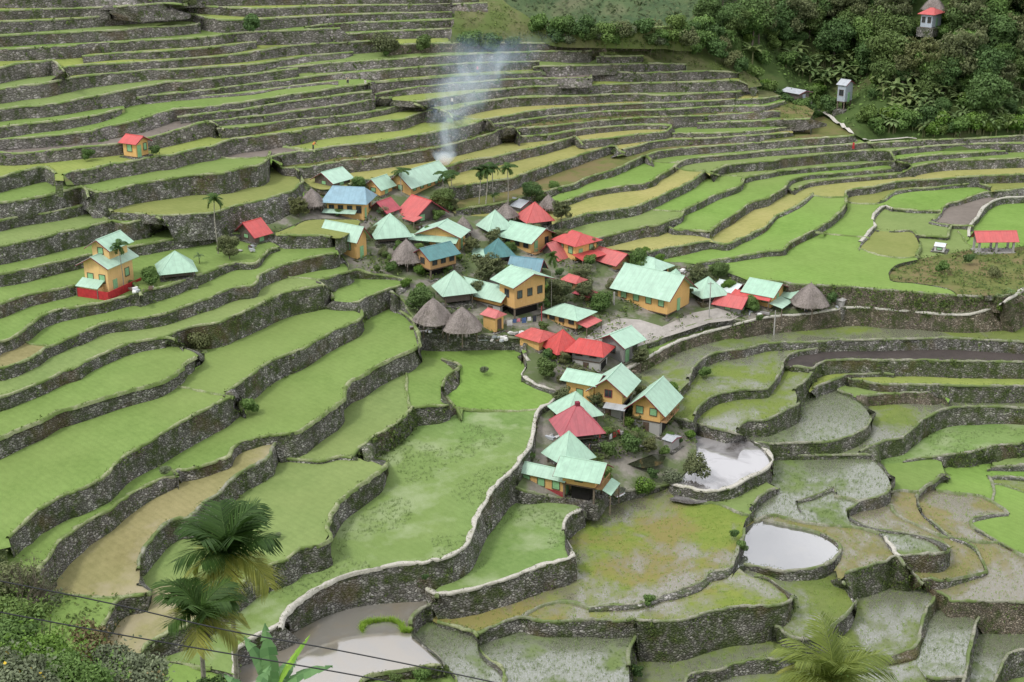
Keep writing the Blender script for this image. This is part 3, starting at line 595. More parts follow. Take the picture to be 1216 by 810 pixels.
A16 232.5,146.2,5 265,142,7 304,137.5,8 329,135,8.5 354,131.2,8.5 391.5,126.2,8.5 429,120.5,8 446.5,117.5,7.5 464,115.8,7.5 470.2,121.2,1.25
A17 257.5,153,5.5 304,148.8,8 341.5,143,9 379,139.5,9.5 416.5,136.2,8 454,130,8 479,125,8 494,122.5,6.25 506.5,128.8,1.25
A18 466.5,118.8,1 494,120,8.75 516.5,117,12.5 554,111.2,12.5 579,108,12.5 608,104.5,12.5 633,102.5,11.2 683,101.2,10.5 755.5,98.75,10.5 833,97,12 878,95.75,12 888,100,2.5
A19 516.5,130.5,1.25 537.8,130,6.25 554,125,10 579,120,8.75 608,116.2,11.2 623,115.5,10 645.5,114.5,9.5 683,113.8,9.5 755.5,111.2,8.75 783,113,8.75 833,110.5,8.75 870.5,108.8,7.5 900.5,107.5,5
A20 575.2,142.5,2 584,140,6.25 608,136.2,7.5 623,133,8.5 658,128.8,9 708,125,9.5 758,122.5,10 805.5,120.8,8.75 858,118.8,5 912,116.2,5 927,113.8,1.25
D20c 534,135,0 554,140,0 577.8,142,0
A21 581.5,147.5,2 608,145,5.5 623,142,6.25 658,137.5,7 708,133,7 758,130.8,6.5 805.5,129.5,5.5 823,128,7 858,126.2,7.5 912,125,8.75 932,120,1.25
A22 610.5,154.5,3 613,153,5 643,150.5,6.5 683,146.2,7.5 733,141.2,7.5 758,139.5,8.75 808,137.5,10 833,137,7.5 912,132.5,8 927,132,6.25
A23 630.5,161.2,1 658,159,3.5 683,154.5,5 720.5,150.5,6.25 758,148,7 795.5,148.8,3
A24 683,167,1.5 690.5,167,3.75 720.5,163.8,8 758,159.5,8 793,155,8 798,150,2.5
A25 731.8,179.5,1.5 745.5,175.8,6.25 758,173,8 770.5,168.8,8 798,165.5,7 833,164.2,7 912,159.2,6.5 927,158,4.5 942,157,3
A26 798,158,2.5 833,158,4.5 883,156.2,5 912,153.8,4.5 927,151.8,4.5 942,150,2
A27 828,146.2,6.25 858,145,7 912,143,7 937,141.5,6.25 962,140.8,3
A28 768,184.5,3 773,182,6.25 783,179.5,8.75 803,176.5,9 833,174.2,8 870.5,171.5,8 912,168.2,7 949.5,165,7.5 1007,161.2,7.5 1014,160,5
A29 800.5,199.5,2 808,192,5.5 825.5,187.5,7 853,184.5,5.5 878,182.5,5 912,178.8,5 937,177,5.5 974.5,173.8,6.5 1012,171.2,7 1034,168.8,5
A30 845.5,203.8,2 863,196.2,4.5 883,193.8,5 912,191.2,5.5 917,191.2,7.5 927,188.8,12.5 962,184.5,15.5 999.5,180.5,15 1037,178.8,13 1057,180,13.8 1063,191.2,2.5
A32 1030,170,2 1062,168,7 1112,165.5,7.5 1162,163.8,8.25 1220,160.5,9.5
A33 1054,179.5,5 1087,175,5.5 1124,172,5.5 1174,170,7.5 1220,170,9.5
A34 1062,189.5,3.75 1100,184.5,5.5 1137,182,5.5 1180,179.5,5 1194,178.8,0.75
A35a 708,67,5 715.5,66.75,8.25 738,66.5,8.25 764.2,66,7.5
A35b 633,80.5,5 635.5,79,12.5 670.5,78,13.8 708,77,9 738,76,9 770.5,75,9 815.5,76.25,6.25
A35c 699.2,93.75,2.5 704.2,87,11.2 758,86.25,11.2 808,85,12 845.5,84,10.5 878,86.25,5
A36 638,32.5,5 653,34.5,15 708,35,15.5 758,33.25,17.5 808,30.5,17.5 815.5,31.25,7.5
A37 456.5,53.75,9.5 479,52.5,10 529,51.25,10.5 608,50.75,10 658,51.25,8.75 733,52.5,9 773,53.75,5
A38 -5,180.5,13.8 15,182,17 50,179.5,20 100,173.8,21.2 120,172.5,12.5 140,170.5,8 160,167,11.2 180,162.5,13.8 200,157,18.8 220,151.2,20 237.5,145.8,20 250,144.5,17 260,150,10 265.5,154.5,3.75
D38 257.5,186.2,0 273.8,187.5,0 290,187.5,0 304,187,0 322.8,186.2,0
D_v0 355,203,0 361,215,0 380,224,0 416,219,0
D_v1 524,200,0 534,222,0 537,250,0 590,258,0 655,262,0 656,270,0 708,284,0 709,292,0 768,300,0 770,308,0 828,313,0 870,325,0 893,334,0
D_v3 345,272,0 361,262,0 400,260,0 428,262,0 420,272,0 404,282,0 386,280,0
D_v3b 330,275,0 361,262,0
LV5 688,606,8 705,594,12 720,586,12 750,582,9 775,579,6 796,575,2
D_v6 742,440,0 770,455,0 795,478,0 801,497,0
D_v7 800,496,0 820,510,0 827,535,0 815,560,0 796,575,0
D_v8 820,450,0 806,465,0 800,488,0
D_v9 824,500,0 806,498,0
D_m1 14,648,0 -30,658,0 -75,668,0
D_m2 34,703,0 -20,735,0 -75,750,0
D_m3 122,768,0 100,795,0 92,865,0
D_m4 245,792,0 265,796,0 280,801,0
D_m5 432,805,0 395,835,0 380,865,0
D_m6 1137,350,0 1129,344,0 1087,336,0 1057,332,0 1055,324,0 1062,315,0 1087,308,0 1124,302,0 1159,296,0 1192,296,0 1212,293,0 1295,290,0
D_m7 1206,350,0 1230,347,0 1295,345,0
D_h 812,31,0 853,37,0 860,50,0 868,70,0 885,85,0 898,92,0 905,102,0 912,105,0 925,112,0 950,122,0 967,132,0 987,142,0 1010,158,0 1031,171,0
D_h2 1290,159,0 1100,163,0 1030,170,0
D_r 585,-15,0 603,5,0 623,17,0 640,31,0
D_r2 812,31,0 823,17,0 833,8,0 848,3,0 860,-15,0
D_e1 905,102,0 880,107,0 873,113,0
D_q1 1141,351,0 1180,351,0 1206,350,0 1210,342,0 1212,330,0 1212,318,0
D_m8 1129,568,0 1122,560,0 1118,547,0
D_m9 996,688,0 993,676,0
D_m10 538,-15,0 540,10,0 539,25,0 535,40,0 536,54,0
D_m11 882,627,0 886,614,0 895,606,0
D_m12 869,684,0 878,673,0 886,671,0
D_v10 327,273,0 328,280,0
'''
FIELDS='''
rice 50,228 155,256 60,312 220,275 50,340 190,305 60,365 200,380 150,395 130,430 150,500 270,430 355,395 350,305 430,340 360,385 440,420 510,450 170,580 60,720 100,210
rice_wet 520,570 600,640 1170,520
rice_bright 1150,560 590,430 950,310 840,227 930,290 1180,250 1010,265 960,240 1080,230 670,200 850,205 870,230 700,215
rice_dull 60,275 370,590 445,490 733,267 1087,262 845,193 300,565 340,330 440,500
rice_yellow 40,203 90,245 15,246 40,75 100,97 60,70 540,140 985,450 1060,452 25,28 1030,455
rice_ripe 758,234 795,287 883,270 633,170 623,130 758,170
rice_olive 1062,290 1030,237 380,270 300,225
rice_brown 20,425 210,600 165,750 130,650
mud_grey 150,172 288,185 330,178 1137,250
mud 1060,420
marsh 700,650
marsh_brown 1010,645 1130,670 1180,690 1170,640 1085,590 1060,610 1110,620 1080,600
seedling 540,770 680,780 1130,770 1190,780 1080,645 930,570 1010,560 1000,600 987,491
green_water 800,790 960,720 1060,730 800,430 870,440 880,490 925,466 1062,491 1000,390 1200,570 820,450
pond_muddy 430,750
pond_clear 940,640
pond_foam 850,540
village_ground 651,380
scrub_dull 560,35 840,60 905,105
scrub 976,148 946,133 1178,330
'''
WMAT={'A36':'scrub_dull','A37':'stone_brown','L34':'stone_brown','L35':'stone_brown','L39':'stone_mossy','L45':'stone_mossy','L37':'stone','L46':'stone_brown','L61':'stone_brown','L69':'stone_mossy','L73':'stone_mossy','L77':'stone','L80':'stone','L84':'stone_mossy','L86':'stone_mossy','L97':'stone_mossy','L67':'stone_brown','L47':'stone_mossy','L48':'stone_mossy','L43':'stone_mossy','L40':'stone_mossy','L68':'stone_mossy','L101':'stone'}
BMAT={'L80':'bund_path','L25':'bund_path','L28':'bund_path','L95':'bund_grass','L77':'bund_path','L62':'bund_path','L81':'bund_stone','L35':'bund_path','L42':'bund_path','L71':'bund_stone','L93':'bund_path','L89':'bund_stone','L108':'bund_stone','L61':'bund_path'}
WL={}
SOLX=[4.21951,0,0,4.21951,0,0,4.29082,-0.00839683,0.0193848,4.35733,-0.00683008,0.00868657,4.42888,0.00273983,0.0224655,4.21951,0,0,4.1882,-0.0123345,0.0122796,4.35458,0.000320364,4.10398e-05,4.27158,-0.0233117,0.0119375,4.38698,0.000220537,-8.78093e-05,4.20407,-0.0138652,0.00846212,4.33073,0.0325171,0.0108197,4.25953,-0.0076437,0.025407,4.23353,-0.00216967,0.00768846,4.40514,0.0209878,-0.0116213,4.06045,0.0149348,0.00807459,4.26556,-0.00306428,0.0130578,4.14823,-0.0105782,0.00403566,4.21951,0,0,4.21951,0,0,4.17744,0.000553286,0.0167194,4.33038,-0.0158437,-0.00140736,4.16497,-0.00710564,-0.00393178,4.122,-0.00939165,0.000792464,4.41729,-0.0144141,0.00690038,4.40474,0.00682096,0.0148716,4.37009,0.0267267,0.00708219,4.24904,0.00194184,0.0306048,4.19494,0.00463383,-0.0127771,4.30058,-0.0237854,0.0184319,4.48698,0.00641167,-0.00572286,4.09204,-0.0137937,0.00634456,4.24254,-0.0252249,0.00498196,4.37664,0.000137771,2.17255e-05,4.45227,-9.84844e-06,0.000126959,3.37074,0.0627239,0.0340835,4.36198,1.05254e-05,2.3856e-05,4.33062,-2.97176e-05,5.74669e-05,3.87242,0.00848076,0.0130193,4.14662,-0.0145893,-0.0137133,4.28782,-0.0145395,0.00707534,4.08209,-0.00768952,0.00396396,4.0586,-0.00819432,0.00798795,4.37983,-0.0124813,-0.00826397,3.91601,0.00566149,-0.00146292,3.97462,0.0212009,0.0082491,4.21951,0,0,4.33351,6.64029e-05,3.81135e-05,4.38342,0.0188553,0.0220766,3.70137,0.031889,0.141435,4.21951,0,0,4.35096,-0.000611839,0.0113538,4.15943,-0.0129994,0.0130717,4.28549,-0.0010814,2.27476e-06,4.0029,0.00669282,0.00562174,4.42728,-2.72116e-05,-0.000111686,4.02954,0.0153783,-0.00040929,4.0932,0.00422528,0.00728048,4.3035,-0.0174646,0.0109244,4.38764,0.031213,0.00025335,3.60677,0.049264,0.194978,4.36222,0.000208916,0.000137026,3.77628,0.020419,0.106824,4.39721,0.019278,-0.0103244,4.13169,-0.0033952,0.00360251,4.36334,0.00068371,0.00485711,4.36148,-2.13345e-05,4.39427e-05,4.17063,0.0055482,0.00680392,4.03301,0.00162384,0.00259405,3.98111,0.0101519,-0.00536348,3.82398,0.0252026,0.104581,4.36244,7.23682e-05,-3.06386e-05,4.21951,0,0,3.53856,0.033958,0.124779,4.23368,0.00250376,0.00127305,4.31767,0.000243401,-0.0033669,3.91764,-0.00400574,0.014707,4.11902,-0.00200061,0.00307683,4.38368,0.00895462,-0.00527561,4.4111,0.0179696,-0.00714256,3.87315,0.0336056,0.0659351,4.11706,-0.00251957,0.00155634,4.17854,0.00364946,0.00433288,4.14451,0.00143879,0.00643564,4.0881,-0.00505833,0.00726926,4.07855,-0.0068594,-0.00676381,4.10537,0.00342256,-0.00327495,4.17655,0.00514575,-0.00551507,3.75113,0.0442736,0.198757,3.4634,0.053721,0.118231,4.14652,-2.6977e-05,0.00245483,3.91878,0.0267103,0.0557019,4.04598,2.20297e-06,-0.00065043,4.16303,-0.00588366,0.0131291,3.41412,0.0555556,0.0829348,3.75653,0.00568623,0.0111646,4.18696,0.0141753,0.00146595,4.38457,0.0191424,0.00826508,4.34901,0.00393845,-0.00622281,4.36056,0.000279893,0.00016082,4.10979,-0.0137886,0.00248817,3.84995,0.0260651,0.0526802,4.17985,0.00301937,-0.00106749,3.47998,0.0226514,-0.022605,4.07364,-0.00871256,0.00230213,4.11684,0.00184946,0.000554225,3.64937,-0.00449553,-0.00202521,4.02004,0.0121882,0.0582482,3.65843,0.0257339,0.0394002,4.39979,-0.00497807,-0.00291629,3.95174,0.020351,0.0300756,3.92159,0.00267645,-0.00197358,4.10002,-0.00263829,0.00140813,3.98772,0.00261317,0.00170306,3.58319,0.0145594,0.00618907,4.33101,-0.000117765,0.000896022,4.13885,-0.00944896,0.000868872,4.31339,-0.00755662,0.0022065,3.78522,0.0177926,-0.0059248,4.06521,-0.005511,0.00232454,3.98795,0.0216492,0.0484525,3.79434,-0.00808704,0.00128938,4.24945,-0.0128533,0.00242484,3.93936,0.0954346,0.029411,3.59992,0.0207099,-0.00297069,4.11227,0.00713567,-0.00337523,4.00156,0.00427044,-0.0109315,4.18813,-0.000304685,0.000929989,4.18326,-0.000291239,-9.43545e-06,4.25863,9.12441e-05,-0.000279639,4.33735,0.000113104,9.57917e-05,3.48261,0.00693331,-0.00484864,4.18721,0.000146977,2.39732e-06,4.19728,9.66338e-05,0.00016965,4.0526,-3.14974e-06,-8.73526e-07,3.56959,0.00436013,0.00106057,4.36061,2.90627e-08,4.08508e-06,4.35471,5.53287e-06,4.29535e-06,4.21951,0,0,4.21951,0,0,4.21951,0,0,4.21951,0,0,4.21951,0,0,4.21951,0,0,4.21951,0,0,4.21951,0,0,4.21951,0,0,4.21951,0,0,4.21951,0,0,4.21951,0,0,4.21951,0,0,4.21951,0,0,4.21951,0,0,4.21951,0,0,4.21951,0,0,4.21951,0,0,4.21951,0,0,4.21951,0,0,4.21951,0,0,4.21951,0,0,4.21951,0,0,4.21951,0,0,4.21951,0,0,4.21951,0,0,4.21951,0,0,4.21951,0,0,4.21951,0,0,4.21951,0,0,4.21951,0,0,4.21951,0,0,4.21951,0,0,4.21951,0,0,4.21951,0,0,4.21951,0,0,4.21951,0,0,4.21951,0,0,4.21951,0,0,4.21951,0,0,4.21951,0,0,4.21951,0,0,4.21951,0,0,4.21951,0,0,4.21951,0,0,4.21951,0,0,4.21951,0,0,4.21951,0,0,4.21951,0,0,4.21951,0,0,4.21951,0,0,4.21951,0,0,4.21951,0,0,4.21951,0,0,4.21951,0,0,4.21951,0,0,4.21951,0,0,4.21951,0,0,4.21951,0,0,4.21951,0,0,4.21951,0,0,4.21951,0,0,4.21951,0,0,4.21951,0,0,4.21951,0,0,4.21951,0,0,4.21951,0,0,4.21951,0,0,4.21951,0,0,4.21951,0,0,4.21951,0,0,4.21951,0,0,4.21951,0,0,4.21951,0,0,4.21951,0,0,4.21951,0,0,4.21951,0,0,4.21951,0,0,4.21951,0,0,4.21951,0,0,4.21951,0,0,4.2165,0.0909667,0.250313,-0.0108296,0.0167983,-0.156635,-0.0450348,0.167652,0.104452,0.113311,4.64665,0.107775,0.860745,0.0256233,-0.00814766,-0.112005,0.00909155,-0.0222412,0.0104356,0.173514,4.49597,0.172742,0.776302,0.0308765,0.0146402,-0.0779075,0.0274325,-0.0146491,-0.0303104,0.0937589,4.14893,0.0811453,0.00197731,-0.00904753,0.00057542,0.00889852,-0.0394249,0.00350151,0.00888259,-0.0052933,4.09999,-0.217537,0.0596921,-0.00888532,0.00498549,0.0163816,0.0607151,-0.0381812,0.0078461,0.0307664,4.17036,0.105619,0.31515,0.0247616,-0.00157818,-0.021518,-0.0871911,0.0222764,-0.00894201,0.0190169]
# ------------------------------------------------------------------ solve the terrain
LN=clamp_heights(load(LINES)); KON=seal(LN,20.0); LN.update(KON)
T1=build(LN)
def seed(T,u,v):
    for d in (0,1.5,3,5):
        for a in range(8):
            k=T['look'](u+d*math.cos(a*.785),v+d*math.sin(a*.785))
            if k>=0: return k
    return -1
SLOPE_SEEDS=[(651,380),(560,35),(840,60),(1178,330),(26,785),(930,125)]
DROP_SEEDS=[(1087,68),(722,8)]
def solve2(T):
    n=len(T['comps']); slope={}
    for s in SLOPE_SEEDS:
        k=seed(T,*s)
        if k>=0 and k not in slope: slope[k]=len(slope)
    ND=10; n0=n; n=3*n0; N=n+ND*len(slope)
    cc=[c['c'] for c in T['comps']]
    flatk=set()
    for ln in FIELDS.strip().split('\n'):
        p=ln.split()
        if p[0].startswith('pond') or p[0] in ('seedling','mud'): flatk|={seed(T,*[float(q) for q in a.split(',')]) for a in p[1:]}
    def tb(c,u,v): return np.array([1,(u-cc[c][0])/200,(v-cc[c][1])/100])
    def basis(u,v):
        a=(u-608)/600; b=(v-405)/400
        return np.array([1,a,b,a*a,a*b,b*b,a*a*a,a*a*b,a*b*b,b*b*b])
    drop={seed(T,*s) for s in DROP_SEEDS}
    rows=[];rhs=[];ws=[];AB={}
    def row(terms,val,w):
        if SOLX is not None: return
        r=np.zeros(N)
        for c,u,v,sg in terms:
            if c in slope: r[n+ND*slope[c]:n+ND*(slope[c]+1)]+=sg*basis(u,v)
            else: r[3*c:3*c+3]+=sg*tb(c,u,v)
        rows.append(r*w); rhs.append(val*w); ws.append(w)
    for name,s in T['S'].items():
        kon=name.startswith('D_')
        for i,(u,v,h) in enumerate(s):
            A,B=sides(T,name,i); AB[(name,i)]=(A,B)
            if A<0 or B<0 or A==B or A in drop or B in drop: continue
            hh=0 if name[0]=='D' else h
            val=math.log((gfun(v)+BAT)/(gfun(v+hh)+BAT))
            row([(A,u,v+hh,1),(B,u,v,-1)],val, .12 if kon else (4.0 if name[0]=='D' else (.5 if hh<HT else 1.0)))
    if SOLX is not None:
        x=np.array(SOLX); assert len(x)==N
    else: x=fit(rows,rhs,N,n0,n,ND,slope,cc,flatk,T,row)
    def zf(k,u,v):
        if k in slope:
            q=float(basis(u,v)@x[n+ND*slope[k]:n+ND*(slope[k]+1)])
            return -math.exp(min(4.6,max(3.3,q)))
        return -math.exp(float(x[3*k:3*k+3]@tb(k,u,v)))
    solve2.x=x
    return zf,slope,drop,AB
def fit(rows,rhs,N,n0,n,ND,slope,cc,flatk,T,row):
    nr=len(rows)
    k=seed(T,600,690); row([(k,600,690,1)],math.log(76.0),100)
    base=math.log(68.0)
    for i in range(n0):
        r=np.zeros(N); r[3*i]=.003; rows.append(r); rhs.append(.003*base)
        w1=8.0 if i in flatk else (.12 if cc[i][1]<175 else .6)
        for q,ww in ((1,w1),(2,w1*1.5)):
            r=np.zeros(N); r[3*i+q]=ww; rows.append(r); rhs.append(0)
    for k,j in slope.items():
        for q in range(ND):
            r=np.zeros(N); r[n+ND*j+q]=.003 if q==0 else .02*(1 if q<3 else 4); rows.append(r); rhs.append(.003*base if q==0 else 0)
    Mx=np.array(rows); y=np.array(rhs); W=np.ones(len(y))
    for it in range(10):
        A_=Mx*W[:,None]; x=np.linalg.solve(A_.T@A_+1e-12*np.eye(N),A_.T@(y*W))
        r=np.abs(Mx@x-y)[:nr]; W[:nr]=1/np.sqrt(1+(r/.006)**2)
    return x
zf1,slope1,drop1,AB1=solve2(T1)
# second pass: foot of every wall placed by geometry (vertical with a slight batter)
BASES={}
for n,s in T1['S'].items():
    if n[0]=='D': continue
    lst=[]
    for i,(u,v,h) in enumerate(s):
        A,B=AB1[(n,i)]
        dg=(u,v+h)
        if A<0 or B<0 or A in drop1 or B in drop1 or h<=HT: lst.append((dg,None)); continue
        zB=zf1(B,u,v); zA=zf1(A,u,v+h)
        lst.append((dg,(zA,zB)))
    out=[]
    for i,(dg,zz) in enumerate(lst):
        if zz is None: out.append(dg); continue
        u,v,h=s[i]; zA,zB=zz
        dz=max(.25,zB-zA)
        P=Vector(unproj(u,v,zB))
        a=Vector(unproj(*s[max(0,i-1)][:2],zB)); b=Vector(unproj(*s[min(len(s)-1,i+1)][:2],zB))
        t=(b-a); t.z=0
        nn=Vector((-t.y,t.x,0));
        if nn.length<1e-6: nn=Vector((0,-1,0))
        nn.normalize()
        if nn.y>0: nn=-nn
        Q=P+nn*BAT*dz; Q.z=zB-dz
        q=proj(*Q)
        # stay near the drawn foot
        dx=max(-7,min(7,q[0]-dg[0])); dy=max(-.45*h-1.5,min(.45*h+1.5,q[1]-dg[1]))
        w=min(1.0,h/4.0)
        out.append((dg[0]+dx*w,dg[1]+dy*w))
    # light smoothing
    for _ in range(2):
        o2=list(out)
        for i in range(1,len(out)-1):
            o2[i]=tuple((out[i-1][j]+2*out[i][j]+out[i+1][j])/4 - 0*0 for j in (0,1))
        # keep offset relative to the rim smooth, not the curve itself
        off=[(out[i][0]-s[i][0],out[i][1]-s[i][1]) for i in range(len(out))]
        out=[(s[i][0]+(off[max(0,i-1)][0]+2*off[i][0]+off[min(len(off)-1,i+1)][0])/4,
              s[i][1]+(off[max(0,i-1)][1]+2*off[i][1]+off[min(len(off)-1,i+1)][1])/4) for i in range(len(out))]
    BASES[n]=out
EX=[]
for uu in range(-60,1290,13):
    for vv in range(0,860,9):
        kk=T1['look'](uu+.3,vv+.3)
        if kk in slope1: EX.append((uu+.3,vv+.3))
T2=build(LN,BASES,EX)
# fields of pass 2 take their identity from pass 1, face by face
fl2=[k>=0 for k in T2['lab']]; newlab=[-1]*len(T2['F'])
for f,t in enumerate(T2['F']):
    if not fl2[f]: continue
    cu=sum(T2['V'][i][0] for i in t)/3; cv=sum(T2['V'][i][1] for i in t)/3
    newlab[f]=T1['look'](cu,cv)
edge={}
for f,t in enumerate(T2['F']):
    for a,b in ((t[0],t[1]),(t[1],t[2]),(t[2],t[0])): edge.setdefault((min(a,b),max(a,b)),[]).append(f)
def elen(e): a,b=T2['V'][e[0]],T2['V'][e[1]]; return math.hypot(a[0]-b[0],a[1]-b[1])
pairs=[(elen(e),fs) for e,fs in edge.items() if len(fs)==2 and fl2[fs[0]] and fl2[fs[1]] and T2['lab'][fs[0]]==T2['lab'][fs[1]]]
pairs.sort(key=lambda q:-q[0])
for it in range(30):
    ch=0
    for l,(f,g) in pairs:
        if newlab[f]<0<=newlab[g]: newlab[f]=newlab[g]; ch+=1
        elif newlab[g]<0<=newlab[f]: newlab[g]=newlab[f]; ch+=1
    if not ch: break
grp={}
for f,k in enumerate(newlab):
    if k>=0: grp.setdefault(k,[]).append(f)
for f in range(len(T2['F'])): T2['lab'][f]=newlab[f]
def far_(f):
    a,b,c=[T2['V'][i] for i in T2['F'][f]]; return abs((b[0]-a[0])*(c[1]-a[1])-(c[0]-a[0])*(b[1]-a[1]))/2
T2['comps']=[dict(faces=grp.get(k,[]),area=sum(far_(f) for f in grp.get(k,[])),c=T1['comps'][k]['c']) for k in range(len(T1['comps']))]
match={k:k for k in range(len(T1['comps']))}
def zf(k,u,v): return zf1(match[k],u,v)
match[-1]=-1; DROP={k for k,q in match.items() if q in drop1}
SLOPE={k for k,q in match.items() if q in slope1}
def ground(u,v,fallback=True):
    """world point where the terrain shows at pixel u,v"""
    k=seed(T2,u,v)
    if k<0 or match[k]<0: k=seed(T2,u,v+6)
    if k<0 or match[k]<0 or k in DROP: return None
    return Vector(unproj(u,v,zf(k,u,v)))
# ------------------------------------------------------------------ fields (one object each)
KIND=[]  # (u,v,material,name)
for ln in FIELDS.strip().split('\n'):
    p=ln.split(); KIND+=[(float(a.split(',')[0]),float(a.split(',')[1]),p[0]) for a in p[1:]]
cmat={}
for u,v,m_ in KIND:
    k=seed(T2,u,v)
    if k>=0: cmat[k]=m_
WATER={'pond_clear','pond_muddy','pond_foam'}
SINK={}
def fmat(k):
    if k in cmat: return cmat[k]
    u,v=T2['comps'][k]['c']; r=random.Random(k)
    if k in SLOPE: return 'scrub'
    if v<110: return r.choice(['rice_dull','rice_yellow','rice','rice_dull','rice_yellow'])
    return r.choice(['rice','rice','rice_dull','rice_bright'])
NM={'rice':'rice_paddy','rice_bright':'rice_paddy','rice_dull':'rice_paddy','rice_yellow':'rice_paddy','rice_ripe':'ripe_rice_paddy','rice_brown':'rice_paddy','rice_olive':'rice_paddy','rice_wet':'rice_paddy',
 'marsh':'flooded_paddy','marsh_brown':'flooded_paddy','seedling':'flooded_paddy','green_water':'flooded_paddy','mud':'mud_paddy','mud_grey':'mud_paddy','earth':'bare_earth',
 'village_ground':'village_ground','scrub':'hillside','scrub_dull':'hillside','scrub_green':'hillside','pond_clear':'pond','pond_muddy':'pond','pond_foam':'pond'}
sunk={}
for k,c in enumerate(T2['comps']):
    if k in DROP or match[k]<0 or c['area']<1.0: continue
    mt=fmat(k); sink=0.0 if k in SLOPE else (.22 if NM[mt] in('pond','flooded_paddy','mud_paddy') else .12)
    sunk[k]=sink
    idx={};vs=[];fs=[]
    for f in c['faces']:
        t=[]
        for i in T2['F'][f]:
            if i not in idx:
                u,v=T2['V'][i]; idx[i]=len(vs); x,y,z=unproj(u,v,zf(k,u,v)); vs.append((x,y,z-sink))
            t.append(idx[i])
        a,b,cc=[Vector(vs[i]) for i in t]
        if (b-a).cross(cc-a).z<0: t.reverse()
        fs.append(tuple(t))
    o=meshobj(NM[mt],vs,fs,mt); o['kind']='structure'
# ------------------------------------------------------------------ walls
def rim3d(n):
    s=T2['S'][n]; out=[]
    AB=[sides(T2,n,i,BASES if n[0]!='D' else None) for i in range(len(s))]
    for i,(u,v,h) in enumerate(s):
        A,B=AB[i]
        zB=zf(B,u,v) if B>=0 and B not in DROP and match[B]>=0 else None
        bu,bv=BASES[n][i] if n[0]!='D' else (u,v)
        zA=zf(A,bu,bv) if A>=0 and A not in DROP and match[A]>=0 else None
        out.append([u,v,h,bu,bv,zA,zB,A,B])
    # fill gaps
    for col in (5,6):
        good=[i for i in range(len(out)) if out[i][col] is not None]
        if not good: return None
        for i in range(len(out)):
            if out[i][col] is None:
                j=min(good,key=lambda q:abs(q-i)); out[i][col]=out[j][col]
    return out
def wn(p,s=1.0,off=0.0):
    return mnoise.noise(Vector((p[0]*s+off,p[1]*s-off,p[2]*s+7)))
WALLLIST=[]; WINFO=[]
def region_label(n,cu,cv,lenm,hm):
    return WL.get(n)
nwall=0
